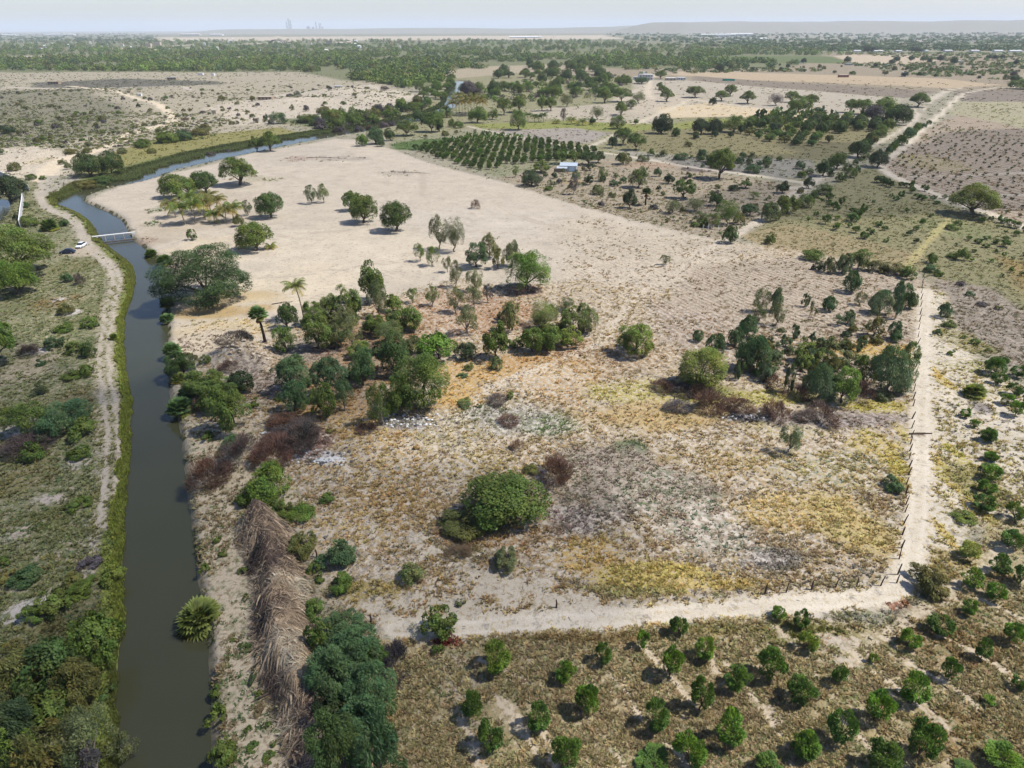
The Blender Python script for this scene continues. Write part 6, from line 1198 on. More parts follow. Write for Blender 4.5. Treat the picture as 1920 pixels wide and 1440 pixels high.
def woods(name, polys, n, a, hf, cols, thin=.0, T=BT, seed=0, keep=None, clump=0):
    pts = np.concatenate([np.array(p, float) for p in polys]); x, y = px_points(n, pts[:, 0].min(), pts[:, 0].max(), pts[:, 1].min(), pts[:, 1].max())
    ok = np.zeros(n, bool)
    for p in polys: ok |= poly_sd(x, y, PX(p)) < 0
    d = np.hypot(x, y); m = fbm(x, y, 90, 200 + seed, 3) + .25 * (fbm(x, y, 400, 210 + seed, 2) - .5); ok &= m > thin
    m2 = d < 1300; s_ = np.full(n, 99.0); s_[m2] = poly_sd(x[m2], y[m2], CANAL); ok &= s_ > 2
    for ex, ey, rx, ry in CLEAR:
        a0 = G(ex, ey); sc_ = FOC / depth_of(*a0); dy = abs(G(ex, ey - ry)[1] - G(ex, ey + ry)[1]) / 2; ok &= ((x - a0[0]) * sc_ / rx) ** 2 + ((y - a0[1]) / dy) ** 2 > .8 + .8 * (fbm(x, y, 60, 7, 2) - .3)
    x, y, d = x[ok], y[ok], d[ok]; k = len(x); s = RG.uniform(*a, k) * (1 + np.clip((d - 1200) / 2600, 0, 1.6) * clump)
    pal = np.array([COL[c] for c in cols]); c = pal[RG.integers(0, len(pal), k)] * RG.uniform(.75, 1.25, (k, 1)) * (1 + .5 * (fbm(x, y, 200, 3, 2) - .5))[:, None]
    print(name, k)
    scatter_mesh(name, [t[0] for t in T], [t[1] for t in T], np.stack([x, y, height(x, y) - .2], 1), s, s * hf * RG.uniform(.8, 1.2, k), RG.uniform(0, 6.28, k), c, LEAFV, tvar=[t[2] for t in T])
woods('far_woodland', [[(-260, 80), (300, 77), (640, 76), (1100, 77), (1300, 86), (1560, 97), (1620, 104), (1400, 103), (1290, 110), (1500, 119), (1480, 128), (1290, 128), (1170, 131), (1010, 120), (940, 124), (830, 142), (830, 165), (790, 172), (720, 158), (640, 148), (560, 134), (240, 134), (-260, 128)]],
      21000, (3.4, 6.6), .95, ('g1', 'g1', 'g2', 'g3', 'g3', 'tl', 'ol', 'pa', 'yg'), thin=.455, clump=.4)
woods('plain_scrub', [[(-260, 63), (270, 63), (300, 67), (280, 79), (-260, 80)], [(1130, 64), (2200, 62), (2200, 82), (1300, 82), (1180, 76)], [(1300, 80), (2200, 80), (2200, 96), (1560, 97), (1300, 88)]], 9000, (5, 9), .55, ('g2', 'tl', 'g2'), thin=.46, T=BS, seed=2, clump=.45)
woods('far_scrub', [[(1300, 88), (1560, 98), (2200, 100), (2200, 128), (1900, 124), (1560, 100)], [(1230, 128), (1500, 126), (1560, 134), (1260, 138)], [(1560, 118), (2200, 118), (2200, 160), (1900, 150), (1700, 140)]], 5200, (2.0, 4.0), .6, ('g2', 'ol', 'tl', 'g1'), thin=.42, T=BS, seed=4, clump=.6)
woods('dune_scrub', [[(-260, 134), (560, 134), (790, 160), (790, 180), (640, 214), (560, 236), (380, 262), (180, 280), (60, 275), (-260, 285)]], 15000, (.4, 1.25), .6, ('ol', 'gy', 'ol', 'g1', 'pg'), thin=.45, T=BS, seed=6)
woods('field_scrub', [[(1180, 156), (1300, 152), (1700, 180), (1640, 215), (1500, 212), (1300, 192)], [(1150, 272), (1500, 300), (1530, 335), (1280, 312)], [(1800, 195), (2200, 195), (2200, 262), (1900, 240)], [(900, 245), (1060, 240), (1140, 252), (1100, 268)], [(960, 345), (1100, 310), (1300, 318), (1500, 352), (1400, 425), (1340, 448), (1180, 410)]],
      5200, (.3, .8), .6, ('gy', 'ol', 'pg', 'g2'), thin=.46, T=BS, seed=8)
woods('river_thicket', [[(560, 228), (700, 214), (800, 196), (838, 212), (740, 238), (600, 244)], [(905, 165), (1000, 150), (1160, 142), (1180, 180), (1000, 190), (900, 190)], [(1180, 134), (1240, 128), (1240, 138), (1190, 142)]], 1500, (1.6, 3.4), .8, ('g1', 'g2', 'g3', 'ol', 'pg'), thin=.3, T=BT, seed=9)
# leaf litter and twigs under the thicket: flat dark chips
def litter():
    n = 26000; x, y = px_points(n, 440, 1640, 520, 1250); soil, A, aA, B, aB, fa, fu = fields(x, y)
    ok = RG.random(n) < np.clip(aB * 1.2, 0, .9); x, y, B = x[ok], y[ok], B[ok]; k = len(x)
    v = np.array([[-.5, -.08, .03], [.5, -.05, .05], [.45, .08, .03], [-.4, .06, .06]]); f = np.array([[0, 1, 2, 3]])
    scatter_mesh('leaf_litter', v, f, np.stack([x, y, height(x, y)], 1), RG.uniform(.12, .5, k), np.ones(k), RG.uniform(0, 6.28, k), B * RG.uniform(.4, 1.2, (k, 1)), LEAFV)
litter()

# what is left over of the orchard rows and saplings, too small to tell apart
if REST:
    p = np.array([r[0] for r in REST]); s_ = np.array([r[1] for r in REST]); h_ = np.array([r[2] for r in REST]); c_ = np.array([COL[r[3]] for r in REST])
    scatter_mesh('far_orchard_rows', [t[0] for t in BS], [t[1] for t in BS], np.stack([p[:, 0], p[:, 1], height(p[:, 0], p[:, 1])], 1), s_, h_ / 1.6, RG.uniform(0, 6.28, len(p)), c_, LEAFV, tvar=[t[2] for t in BS])
# ------------------------------------------------------------------ built things
class MB:
    def __init__(s): s.bm = bmesh.new()
    def box(s, c, d, rz=0.0, taper=1.0, mid=0):
        r = bmesh.ops.create_cube(s.bm, size=1.0)
        for v in r['verts']:
            t = taper if v.co.z > 0 else 1.0
            v.co = Vector((v.co.x * d[0] * t, v.co.y * d[1] * t, v.co.z * d[2]))
        bmesh.ops.rotate(s.bm, verts=r['verts'], cent=(0, 0, 0), matrix=Matrix.Rotation(rz, 3, 'Z'))
        bmesh.ops.translate(s.bm, verts=r['verts'], vec=Vector(c))
        for f in {f for v in r['verts'] for f in v.link_faces}: f.material_index = mid
        return r['verts']
    def cyl(s, a, b, r1, r2=None, seg=10, mid=0):
        a, b = Vector(a), Vector(b); r2 = r1 if r2 is None else r2; L_ = (b - a).length
        r = bmesh.ops.create_cone(s.bm, cap_ends=True, segments=seg, radius1=r1, radius2=r2, depth=L_)
        q = (b - a).to_track_quat('Z', 'Y').to_matrix()
        bmesh.ops.rotate(s.bm, verts=r['verts'], cent=(0, 0, 0), matrix=q); bmesh.ops.translate(s.bm, verts=r['verts'], vec=(a + b) / 2)
        for f in {f for v in r['verts'] for f in v.link_faces}: f.material_index = mid
    def face(s, pts, mid=0):
        f = s.bm.faces.new([s.bm.verts.new(p) for p in pts]); f.material_index = mid
    def loft(s, secs, mid=0, caps=True):
        R_ = [[s.bm.verts.new(p) for p in sec] for sec in secs]; n = len(secs[0])
        for i in range(len(R_) - 1):
            for j in range(n): s.bm.faces.new((R_[i][j], R_[i][(j + 1) % n], R_[i + 1][(j + 1) % n], R_[i + 1][j])).material_index = mid
        if caps: s.bm.faces.new(R_[0][::-1]); s.bm.faces.new(R_[-1])
    def build(s, name, mats, parent=None, bevel=0.0, smooth=False, loc=(0, 0, 0), rz=0.0):
        bmesh.ops.recalc_face_normals(s.bm, faces=s.bm.faces)
        if bevel: bmesh.ops.bevel(s.bm, geom=list(s.bm.edges), offset=bevel, segments=2, affect='EDGES', clamp_overlap=True)
        me = bpy.data.meshes.new(name); s.bm.to_mesh(me); s.bm.free()
        for m in (mats if isinstance(mats, (list, tuple)) else [mats]): me.materials.append(m)
        if smooth:
            for p in me.polygons: p.use_smooth = True
        o = bpy.data.objects.new(name, me); link(o, parent); o.location = loc; o.rotation_euler = (0, 0, rz); return o
CONC = plain('concrete', (.42, .42, .40), .9, .2, .12, 1.2, bump=.2); WHITEP = plain('white_paint', (.62, .62, .61), .7, .3, .08, 1.0); RUSTM = plain('rusty_steel', (.10, .075, .06), .8, .3, .25, 6)
DARKW = plain('window_dark', (.03, .035, .045), .3, .5, .05, 1); TIN = plain('tin_sheet', (.44, .49, .54), .45, .5, .10, 2.5, metal=.25); TINB = plain('blue_sheet', (.55, .66, .76), .5, .4, .08, 2); MUD = plain('mud_wall', (.30, .23, .16), .95, .1, .2, 2)
WOOD = plain('old_wood', (.075, .052, .04), .9, .1, .3, 5, bump=.3); TANW = plain('tan_wall', (.42, .36, .28), .9, .2, .12, .5); TERR = plain('tiled_roof', (.32, .17, .12), .9, .2, .2, 1); GREENP = plain('green_net', (.03, .30, .20), .8, .2, .12, 2); REDW = plain('brick_wall', (.30, .14, .10), .9, .2, .2, 2)
NAVY = plain('navy_paint', (.012, .018, .045), .25, .6, .05, 1); SILV = plain('silver_paint', (.62, .64, .67), .3, .6, .04, 1); GLASS = plain('car_glass', (.02, .025, .03), .08, .6, .02, 1); TYRE = plain('tyre', (.02, .02, .02), .9, .1, .1, 5); RIM = plain('rim', (.45, .45, .46), .35, .6, .05, 3, metal=.6)
LAMPW = plain('lamp_glass', (.7, .7, .68), .2, .6, .02, 1); TAIL = plain('tail_glass', (.35, .02, .02), .3, .5, .05, 1); TOWERM = plain('hazy_tower', (.30, .31, .33), .9, .1, .1, .02); HAZEB = plain('pale_block', (.55, .55, .55), .9, .1, .1, .02); SHEETM = plain('grey_plastic_sheet', (.42, .43, .44), .35, .4, .1, 1.5)  # tower grey is lightened to imitate distance haze

def car(px, py, heading, paint, label):
    x, y = G(px, py); R0 = empty('parked_car', (x, y, hz(x, y)), heading)
    m = MB(); prof = [(-2.15, .35, .70, .78), (-2.05, .30, .86, .84), (-1.3, .28, .92, .87), (-.2, .27, .93, .88), (1.0, .28, .90, .87), (1.75, .30, .78, .83), (2.12, .38, .62, .72)]
    m.loft([[(X, -w_, z0), (X, w_, z0), (X, w_, z1 - .12), (X, w_ * .86, z1), (X, -w_ * .86, z1), (X, -w_, z1 - .12)] for X, z0, z1, w_ in prof]); m.build('body', paint, R0, smooth=False)
    m = MB(); cab = [(-1.75, .88, .90, .72), (-1.15, .88, 1.36, .60), (-.1, .88, 1.43, .60), (.45, .88, 1.36, .60), (1.15, .88, .91, .72)]
    m.loft([[(X, -.74, z0), (X, .74, z0), (X, w_, z1), (X, -w_, z1)] for X, z0, z1, w_ in cab]); m.build('windows', GLASS, R0)
    m = MB(); m.loft([[(X, -w_, z), (X, w_, z), (X, w_ * .95, z + .05), (X, -w_ * .95, z + .05)] for X, z, w_ in [(-1.2, 1.345, .60), (-.1, 1.425, .61), (.42, 1.36, .60)]]); m.build('roof', paint, R0)
    for sx, sy in ((1.35, 1), (1.35, -1), (-1.35, 1), (-1.35, -1)):
        m = MB(); m.cyl((sx, sy * .70, .31), (sx, sy * .90, .31), .31, seg=16); wv = m.build('wheel', TYRE, R0); m = MB(); m.cyl((sx, sy * .895, .31), (sx, sy * .915, .31), .19, seg=12); m.build('rim', RIM, wv)
    for sy in (1, -1):
        m = MB(); m.box((2.03, sy * .58, .60), (.16, .26, .13)); m.build('headlight', LAMPW, R0); m = MB(); m.box((-2.10, sy * .60, .68), (.10, .24, .13)); m.build('tail_light', TAIL, R0)
    return tag(R0, label, 'car')
car(127, 475, math.radians(190), NAVY, 'dark navy sedan parked sideways in the grass left of the canal track')
car(153, 463, math.radians(-86), SILV, 'silver white car parked on the canal track seen from its front')

def bridge():
    A = np.array(G(177, 447)); B = np.array(G(250, 439)); d = B - A; L_ = np.hypot(*d); ang = math.atan2(d[1], d[0]); R0 = empty('footbridge', (A[0], A[1], 0), ang)
    zt = .55
    m = MB(); m.box((L_ / 2, 0, zt), (L_ + 1.2, .8, .22)); m.build('deck', CONC, R0)
    m = MB(); m.box((L_ / 2, 0, zt + .135), (L_ + 1.0, .86, .05)); m.build('walkway_surface', WHITEP, R0)
    for k in range(6):
        for s in (.46,):
            X = L_ * (k + .3) / 5.6; m = MB(); m.cyl((X, s, zt + .1), (X, s, zt + 1.15), .035, seg=6); m.build('railing_post', RUSTM, R0)
    m = MB()
    for z in (1.12, .75): m.cyl((0, .46, zt + z), (L_, .46, zt + z), .025, seg=6)
    m.build('railing', RUSTM, R0)
    # piers stand in the water; the slanted dark frames on the near side carry the low beam
    for f in (.27, .50, .74):
        m = MB(); m.box((L_ * f, -.3, zt / 2 - 1.1), (.28, .5, zt + 2.2)); m.build('pier', CONC, R0)
        m = MB(); X = L_ * f; a = (X - .1, -.55, zt - .1); b = (X + .25, -4.1, WZ + .42); m.cyl(a, b, .13, seg=6); m.build('strut', RUSTM, R0)
    m = MB(); m.box((L_ * .5 + .6, -4.2, WZ + .35), (L_ * .92, .28, .34), rz=0); m.build('lower_beam', RUSTM, R0)
    for X in (L_ * .06, L_ * 1.0):
        m = MB(); m.box((X, 0, -.35), (.9, 1.5, 1.55)); m.build('abutment', CONC, R0)
    tag(R0, 'narrow pale footbridge with a thin railing crossing the canal', 'footbridge')
bridge()

def wall_run(name, pts, h, t, label, cat, mat):
    """wall along ground points with pillars"""
    W = PX(pts); R0 = empty(name, (W[0][0], W[0][1], 0)); m = MB(); o = W[0]
    for i in range(len(W) - 1):
        a, b = W[i] - o, W[i + 1] - o; L_ = np.hypot(*(b - a)); m.box(((a[0] + b[0]) / 2, (a[1] + b[1]) / 2, h / 2 - .3), (L_, t, h + .6), rz=math.atan2(b[1] - a[1], b[0] - a[0]))
    m.build('wall_panel', mat, R0)
    m = MB()
    for i in range(len(W) - 1):
        a, b = W[i] - o, W[i + 1] - o; L_ = np.hypot(*(b - a)); m.box(((a[0] + b[0]) / 2, (a[1] + b[1]) / 2, h + .04), (L_, t + .1, .1), rz=math.atan2(b[1] - a[1], b[0] - a[0]))
    m.build('coping', WHITEP, R0)
    k = 0
    for i in range(len(W) - 1):
        a, b = W[i] - o, W[i + 1] - o; L_ = np.hypot(*(b - a)); n = max(1, int(L_ / 4))
        for j in range(n):
            p = a + (b - a) * (j + .0) / n; m = MB(); m.box((p[0], p[1], h / 2 - .2), (t + .14, t + .14, h + .5), rz=math.atan2(b[1] - a[1], b[0] - a[0])); m.build('pillar', CONC, R0)
    return tag(R0, label, cat)
PW = plain('pale_wall', (.50, .51, .52), .9, .2, .10, .8)
wall_run('boundary_wall', [(39, 426), (41, 404), (44, 385), (45, 366)], 2.3, .18, 'pale concrete wall running away between the pond and the left bank grass', 'wall', PW)
wall_run('boundary_wall', [(-60, 312), (0, 330), (24, 341), (46, 352), (56, 358)], 2.4, .18, 'long grey wall crossing the sand behind the dark tree at the left edge', 'wall', CONC)

def tin_shed():
    x, y = G(1066, 320); s = FOC / depth_of(x, y); R0 = empty('tin_shed', (x, y, hz(x, y)), math.radians(-8)); w_ = 30 / s; h = 2.5; dd = 4.6
    m = MB(); m.box((0, 0, h / 2), (w_, dd, h)); m.build('wall', TIN, R0)
    m = MB(); m.loft([[(X, -dd / 2 - .5, h + .05), (X, dd / 2 + .4, h + .75), (X, dd / 2 + .4, h + .83), (X, -dd / 2 - .5, h + .13)] for X in (-w_ / 2 - .4, w_ / 2 + .4)]); m.build('roof', TIN, R0)
    m = MB(); m.box((w_ * .2, -dd / 2 - .04, h * .47), (w_ * .30, .1, h * .9)); m.build('door', TINB, R0)
    m = MB(); m.loft([[(X, -dd / 2 - 2.2, 1.7), (X, -dd / 2 - .1, 2.35), (X, -dd / 2 - .1, 2.42), (X, -dd / 2 - 2.2, 1.77)] for X in (-w_ / 2 - 1.6, -w_ * .05)]); m.build('lean_to_roof', TIN, R0)
    m = MB(); m.box((-w_ / 2 - .6, -dd / 2 - 1.2, .75), (w_ * .6, .08, 1.5)); m.build('lean_to_wall', MUD, R0)
    for X in (-w_ / 2 - 1.4, -w_ * .1): m = MB(); m.cyl((X, -dd / 2 - 2.1, -.2), (X, -dd / 2 - 2.1, 1.7), .07, seg=6); m.build('post', WOOD, R0)
    tag(R0, 'bluish tin shed with a lean-to in the scrub beyond the bare sand', 'shed')
tin_shed()

def house(px, py, wpx, storeys, deep, label, name='house', walls=WHITEP, roof=CONC, rz=0.0, cat='house', pitched=False, h1=2.9, group=None, win=True, parapet=True, rise=.28):
    x, y = G(px, py); s = FOC / depth_of(x, y); W_ = wpx / s; h = h1 * storeys; R0 = empty(name, (x, y + deep / 2, hz(x, y)), rz)
    m = MB(); m.box((0, 0, h / 2 - .3), (W_, deep, h + .6)); m.build('wall', walls, R0)
    m = MB()
    if pitched:
        e = .5; r = W_ / 2 + e; q = deep / 2 + e; m.loft([[(X, -q, h), (X, 0, h + deep * rise), (X, q, h), (X, q, h + .02), (X, 0, h + deep * rise + .14), (X, -q, h + .14)] for X in (-r, r)])
    else: m.box((0, 0, h + .1), (W_ + .5, deep + .5, .25))
    m.build('roof', roof, R0)
    if win:
        n = max(2, int(W_ / 3.2))
        for st in range(storeys):
            for i in range(n):
                X = -W_ / 2 + W_ * (i + .5) / n; dr = st == 0 and i == n // 2
                m = MB(); m.box((X, -deep / 2 - .03, st * h1 + (1.05 if dr else 1.55)), (1.1 if dr else 1.4, .12, 2.1 if dr else 1.2)); m.build('door' if dr else 'window', DARKW, R0)
    return tag(R0, label, cat, group), W_, h
# the white two-storey house and its yard
R0, W_, h = house(1211, 152, 26, 2, 9, 'white two-storey house with columns and dark windows', h1=3.3)
m = MB(); m.box((W_ * .1, -6.2, 3.25), (W_ * .75, 3.4, .22)); m.build('balcony', WHITEP, R0)
for i in range(5): m = MB(); X = -W_ * .25 + W_ * .7 * i / 4; m.box((X, -7.6, 1.5), (.32, .32, 3.4)); m.box((X, -7.6, 4.9), (.28, .28, 3.0)); m.build('column', WHITEP, R0)
m = MB(); m.box((W_ * .1, -6.2, 6.55), (W_ * .8, 3.8, .25)); m.build('balcony_roof', WHITEP, R0); m = MB(); m.box((-2, 1, 8.2), (2.4, 2.4, 2.6)); m.build('water_tank_tower', WHITEP, R0)
house(1193, 151, 9, 1, 6, 'low white annex at the left side of the white two-storey house', name='house_annex')
house(1258, 152, 19, 1, 7, 'long low shed with a pale roof right of the white house', name='low_shed', walls=TANW, roof=WHITEP)
house(1278, 151, 15, 1, 7, 'low grey-walled shed with a white roof, furthest right of the yard buildings', name='low_shed', walls=HAZEB, roof=WHITEP)
# green netted pen
x, y = G(1366, 151); R0 = empty('netted_pen', (x, y, hz(x, y))); s = FOC / depth_of(x, y); W_ = 20 / s
for a_, b_ in (((-W_ / 2, -3), (W_ / 2, -3)), ((W_ / 2, -3), (W_ / 2, 3)), ((W_ / 2, 3), (-W_ / 2, 3)), ((-W_ / 2, 3), (-W_ / 2, -3))):
    m = MB(); m.box(((a_[0] + b_[0]) / 2, (a_[1] + b_[1]) / 2, 1.1), (abs(a_[0] - b_[0]) + .05, abs(a_[1] - b_[1]) + .05, 2.2)); m.build('net_panel', GREENP, R0)
for X in (-W_ / 2, 0, W_ / 2): m = MB(); m.cyl((X, -3.1, 0), (X, -3.1, 2.5), .08, seg=6); m.build('post', WOOD, R0)
tag(R0, 'bright green netted pen in the far grey field', 'pen')
house(497, 190, 26, 1, 8, 'roofless ruin with dark openings on the pale dunes', name='ruined_house', walls=MUD, roof=TANW, h1=2.6)
house(402, 217, 8, 1, 3, 'small pale broken wall block standing on the dunes', name='ruined_hut', walls=TANW, roof=TANW, win=False, h1=2.2)
house(242, 176, 5, 1, 3, 'small brown hut beside the dune track', name='hut', walls=MUD, roof=MUD, win=False, h1=2.2); house(262, 181, 6, 1, 3, 'little white hut below the brown one beside the dune track', name='hut', walls=WHITEP, roof=WHITEP, win=False, h1=1.8)
house(633, 166, 13, 1, 7, 'white hut with a grey flat roof at the right end of the dunes', name='hut', walls=WHITEP, roof=CONC)
house(322, 150, 17, 1, 7, 'dark low shed at the edge of the burnt strip on the dunes', name='low_shed', walls=MUD, roof=CONC)
house(100, 158, 20, 1, 6, 'grey shack beside the burnt strip at the left', name='low_shed', walls=MUD, roof=MUD)
house(376, 141, 8, 1, 5, 'tiny white house beyond the burnt strip, left of two', name='house', walls=WHITEP, roof=WHITEP, win=False); house(399, 142, 5, 1, 5, 'tiny white house beyond the burnt strip, right of two', name='house', walls=WHITEP, roof=WHITEP, win=False)
house(1696, 143, 5, 2, 6, 'small white two-storey hut beside a dark tree in the tan field', name='house', walls=WHITEP, roof=WHITEP, h1=2.6); house(1583, 145, 17, 1, 7, 'low reddish hut in the far tan field', name='hut', walls=REDW, roof=TANW)
house(1593, 122, 12, 1, 8, 'grey barn at the edge of the far orchard', name='low_shed', walls=CONC, roof=CONC); house(1668, 124, 10, 1, 7, 'dark square shed alone in the far field', name='low_shed', walls=DARKW, roof=CONC, win=False); house(1505, 117, 9, 1, 7, 'pale hut among the dark far trees', name='hut', walls=WHITEP, roof=TANW, win=False)
house(1800, 118, 14, 1, 8, 'pale dwelling beside the far right track', name='hut', walls=TANW, roof=WHITEP, win=False)
for px, wv, lb in [(1608, 13, 'leftmost long pale shed of the far row'), (1648, 16, 'second long pale shed of the far row'), (1686, 11, 'third long pale shed of the far row'), (1733, 15, 'fourth long pale shed of the far row'), (1779, 14, 'fifth long pale shed of the far row'), (1829, 15, 'sixth long pale shed of the far row'), (1873, 16, 'seventh long white shed of the far row'), (1905, 22, 'rightmost long white shed of the far row')]:
    house(px, 97.5, wv, 1, 12, lb, name='poultry_shed', walls=HAZEB if px < 1850 else WHITEP, roof=HAZEB if px < 1850 else WHITEP, cat='shed', win=False, pitched=True, h1=3.2, rise=.12, group='long sheds in the far row')
# far warehouses, quarry works and town
for px, py, wv, hh, lb in [(15, 66.5, 34, 9, 'low white warehouse at the left edge under the horizon'), (112, 66.5, 56, 12, 'longest white warehouse under the horizon on the left'), (358, 66.5, 36, 13, 'cream warehouse under the horizon left of the towers'), (407, 66.5, 22, 12, 'white warehouse just right of the cream one'),
                       (692, 55.5, 40, 22, 'white flat warehouse on the plain right of the towers'), (822, 53.8, 26, 20, 'small bright warehouse in the middle of the horizon plain'), (985, 71, 60, 7, 'long pale factory at the far edge of the woods'), (1345, 68.5, 64, 14, 'widest bright factory below the long plateau'), (1390, 68, 40, 16, 'white factory at the right of the widest one'), (1430, 75.5, 14, 8, 'small white depot under the plateau factories')]:
    x, y = G(px, py); s = FOC / depth_of(x, y); R0 = empty('warehouse', (x, y, hz(x, y) - 1)); m = MB(); m.box((0, 0, hh / 2), (wv / s, 60, hh)); m.build('wall', WHITEP if px != 358 else TANW, R0)
    m = MB(); W_ = wv / s; m.loft([[(X, -32, hh), (X, 0, hh + 4), (X, 32, hh), (X, 32, hh + .5), (X, 0, hh + 4.6), (X, -32, hh + .5)] for X in (-W_ / 2 - 1, W_ / 2 + 1)]); m.build('roof', WHITEP, R0); tag(R0, lb, 'warehouse')
def tower(px, top, wpx, lb, base=59.5, name='industrial_tower', cat='tower', taper=.8, cap=True):
    x, y = G(px, 59.5); dp = depth_of(x, y); s = FOC / dp; h = (base - top) / s + 60 * 0; R0 = empty(name, (x, y, hz(x, y))); r = wpx / 2 / s
    m = MB(); m.cyl((0, 0, -5), (0, 0, h * .82), r, r * taper, seg=12); m.build('shaft', TOWERM, R0)
    m = MB(); m.box((0, 0, h * .88), (r * 1.9, r * 1.9, h * .12)); m.box((0, 0, h * .97), (r * .8, r * .8, h * .08)); m.build('head_house', TOWERM, R0)
    for k in (.3, .55): m = MB(); m.box((r * .9, 0, h * k), (r * 1.2, r * 1.4, h * .10)); m.build('platform', TOWERM, R0)
    return tag(R0, lb, cat)
tower(539.5, 43, 2.6, 'slim tower at the left of the far industrial works'); tower(543.5, 37, 3.0, 'tallest tower of the far industrial works on the horizon'); tower(546.8, 40, 2.6, 'tower close at the right of the tallest one on the horizon')
tower(594, 42.5, 2.4, 'left tower of the second far industrial cluster'); tower(600, 45, 2.2, 'middle tower of the second far industrial cluster'); tower(602.8, 45, 1.6, 'right pale tower of the second far industrial cluster'); tower(579, 50.5, 7, 'squat block left of the second far industrial cluster'); tower(588, 51.5, 5, 'squat silo next to the second far industrial cluster'); tower(606, 51, 3, 'short silo at the right end of the far industrial clusters')
x, y = G(555, 58); R0 = MB(); R0.loft([[(math.cos(t) * r, math.sin(t) * r, z) for t in np.linspace(0, 6.28, 17)[:-1]] for r, z in ((150, -5), (120, 25), (70, 48), (20, 58))]); o = R0.build('quarry_spoil_heap', TANW, smooth=True, loc=(x, y, 0)); tag(o, 'pale conical spoil heap beside the tallest industrial tower', 'spoil heap')
for px, lb in ((1011, 'left of two thin far chimneys beyond the woods'), (1038.5, 'right of two thin far chimneys beyond the woods')):
    x, y = G(px, 72); s = FOC / depth_of(x, y); m = MB(); m.cyl((0, 0, -2), (0, 0, 7.5 / s), .8 / s, .5 / s, seg=10); m.cyl((0, 0, 7.5 / s), (0, 0, 7.9 / s), .62 / s, seg=10); o = m.build('chimney', WHITEP, loc=(x, y, hz(x, y))); tag(o, lb, 'chimney')
rg = random.Random(9)
big = [(278, 88.5, 10, 14, 'tan half-built block above the sand clearing in the woods'), (295, 88, 12, 18, 'tallest tan block beside the sand clearing in the woods'), (618, 83.5, 12, 16, 'ochre block with a notched top at the edge of the woods'), (638, 83, 14, 9, 'long pinkish house right of the ochre block'), (545, 80.5, 9, 9, 'cream house left of the ochre block in the woods'), (655, 82, 8, 10, 'white gabled house furthest right along the woods edge')]
for px, py, wv, hh, lb in big:
    house(px, py, wv, 3 if hh > 12 else 2, 14, lb, walls=TANW, roof=TANW, h1=hh / 3.4, name='far_house', cat='house', pitched=hh < 12)
x, y = G(520, 82); m = MB()
secs = []
for X in (-45, 45): secs.append([(math.cos(t) * 34 + 0, X * .5, math.sin(t) * 17) for t in np.linspace(0, math.pi, 11)] + [(math.cos(t) * 32, X * .5, math.sin(t) * 15) for t in np.linspace(math.pi, 0, 11)])
m.loft(secs); o = m.build('arched_barn_roof', plain('dark_arch', (.16, .13, .12), .9, .1, .1, .1), loc=(x, y, hz(x, y))); tag(o, 'dark arched roof over a pale mound at the woods edge', 'barn roof')
HS = []
for i in range(56):
    px, py = (rg.uniform(60, 760), rg.uniform(76.5, 100)) if i < 30 else (rg.uniform(1290, 1900), rg.uniform(66, 79))
    x, y = G(px, py); s = FOC / depth_of(x, y); wv = rg.uniform(2.5, 6) / s; hh = rg.uniform(1.2, 2.2) / s + (4 if i < 30 else 0); R0 = empty('far_house', (x, y, hz(x, y)), rg.uniform(-.3, .3)); wm = rg.choice([WHITEP, WHITEP, TANW, HAZEB])
    m = MB(); m.box((0, 0, hh / 2), (wv, wv * .8, hh)); m.build('wall', wm, R0); m = MB(); m.loft([[(X, -wv * .45, hh), (X, 0, hh * 1.3), (X, wv * .45, hh), (X, 0, hh * 1.34)] for X in (-wv * .55, wv * .55)]); m.build('roof', rg.choice([WHITEP, TERR, HAZEB, TANW]), R0)
    HS.append((px, i, R0)); tag(R0, 'tiny pale house', 'house', 'pale houses in the far woods' if i < 30 else 'pale houses of the far town')

for q, (w_, l_) in enumerate(((0, 'tiny pale house roof, {} from left among the far trees'), (1, 'tiny pale house, {} from left in the far town below the plateau'))):
    for k, (px, i, R0) in enumerate(sorted([h for h in HS if (h[1] >= 30) == bool(w_)], key=lambda h: h[0])): R0['label'] = l_.format(ordw(k))

# ------------------------------------------------------------------ fence posts
FP = [(1730, 521), (1729, 530), (1728, 540), (1727, 551), (1726.5, 562), (1726, 575), (1725, 590), (1724, 603), (1722.5, 617), (1721.5, 632), (1720.5, 645), (1719.5, 659), (1719, 673), (1717.5, 688), (1716, 703), (1714.5, 719), (1713, 734), (1712, 748), (1712, 761), (1710, 785),
      (1709, 803), (1708, 820), (1707, 832), (1705.5, 846), (1704.5, 861), (1704, 877), (1703, 890), (1699.5, 908), (1698.5, 927), (1698, 947), (1696.5, 961), (1693.5, 984), (1691.5, 1003), (1690, 1028), (1686, 1048), (1683, 1077), (1681, 1093), (1651, 1098), (1606, 1101), (1566, 1103), (1522, 1105), (1474, 1110), (1434, 1113)]
FW = [G(*p) for p in FP]
for i, p in enumerate(FW):
    r = rg.uniform(.055, .11); h = rg.uniform(1.25, 1.75); lx, ly = rg.uniform(-.1, .28), rg.uniform(-.12, .12); m = MB(); z = hz(*p)
    m.cyl((0, 0, -.3), (lx * .4, ly * .6, h * .5), r * 1.15, r, seg=7); m.cyl((lx * .4, ly * .6, h * .48), (lx, ly, h), r, r * .7, seg=7); o = m.build('fence_post', WOOD, loc=(p[0], p[1], z))
    tag(o, f'rough dark fence post, {ordw(i)} from the far top end of the sand track line' if i < 37 else f'crooked dark post, {ordw(i - 37)} from right in the row beside the lower sand track', 'fence post', 'posts of the fence along the sand track' if i < 37 else 'posts of the row beside the lower sand track')
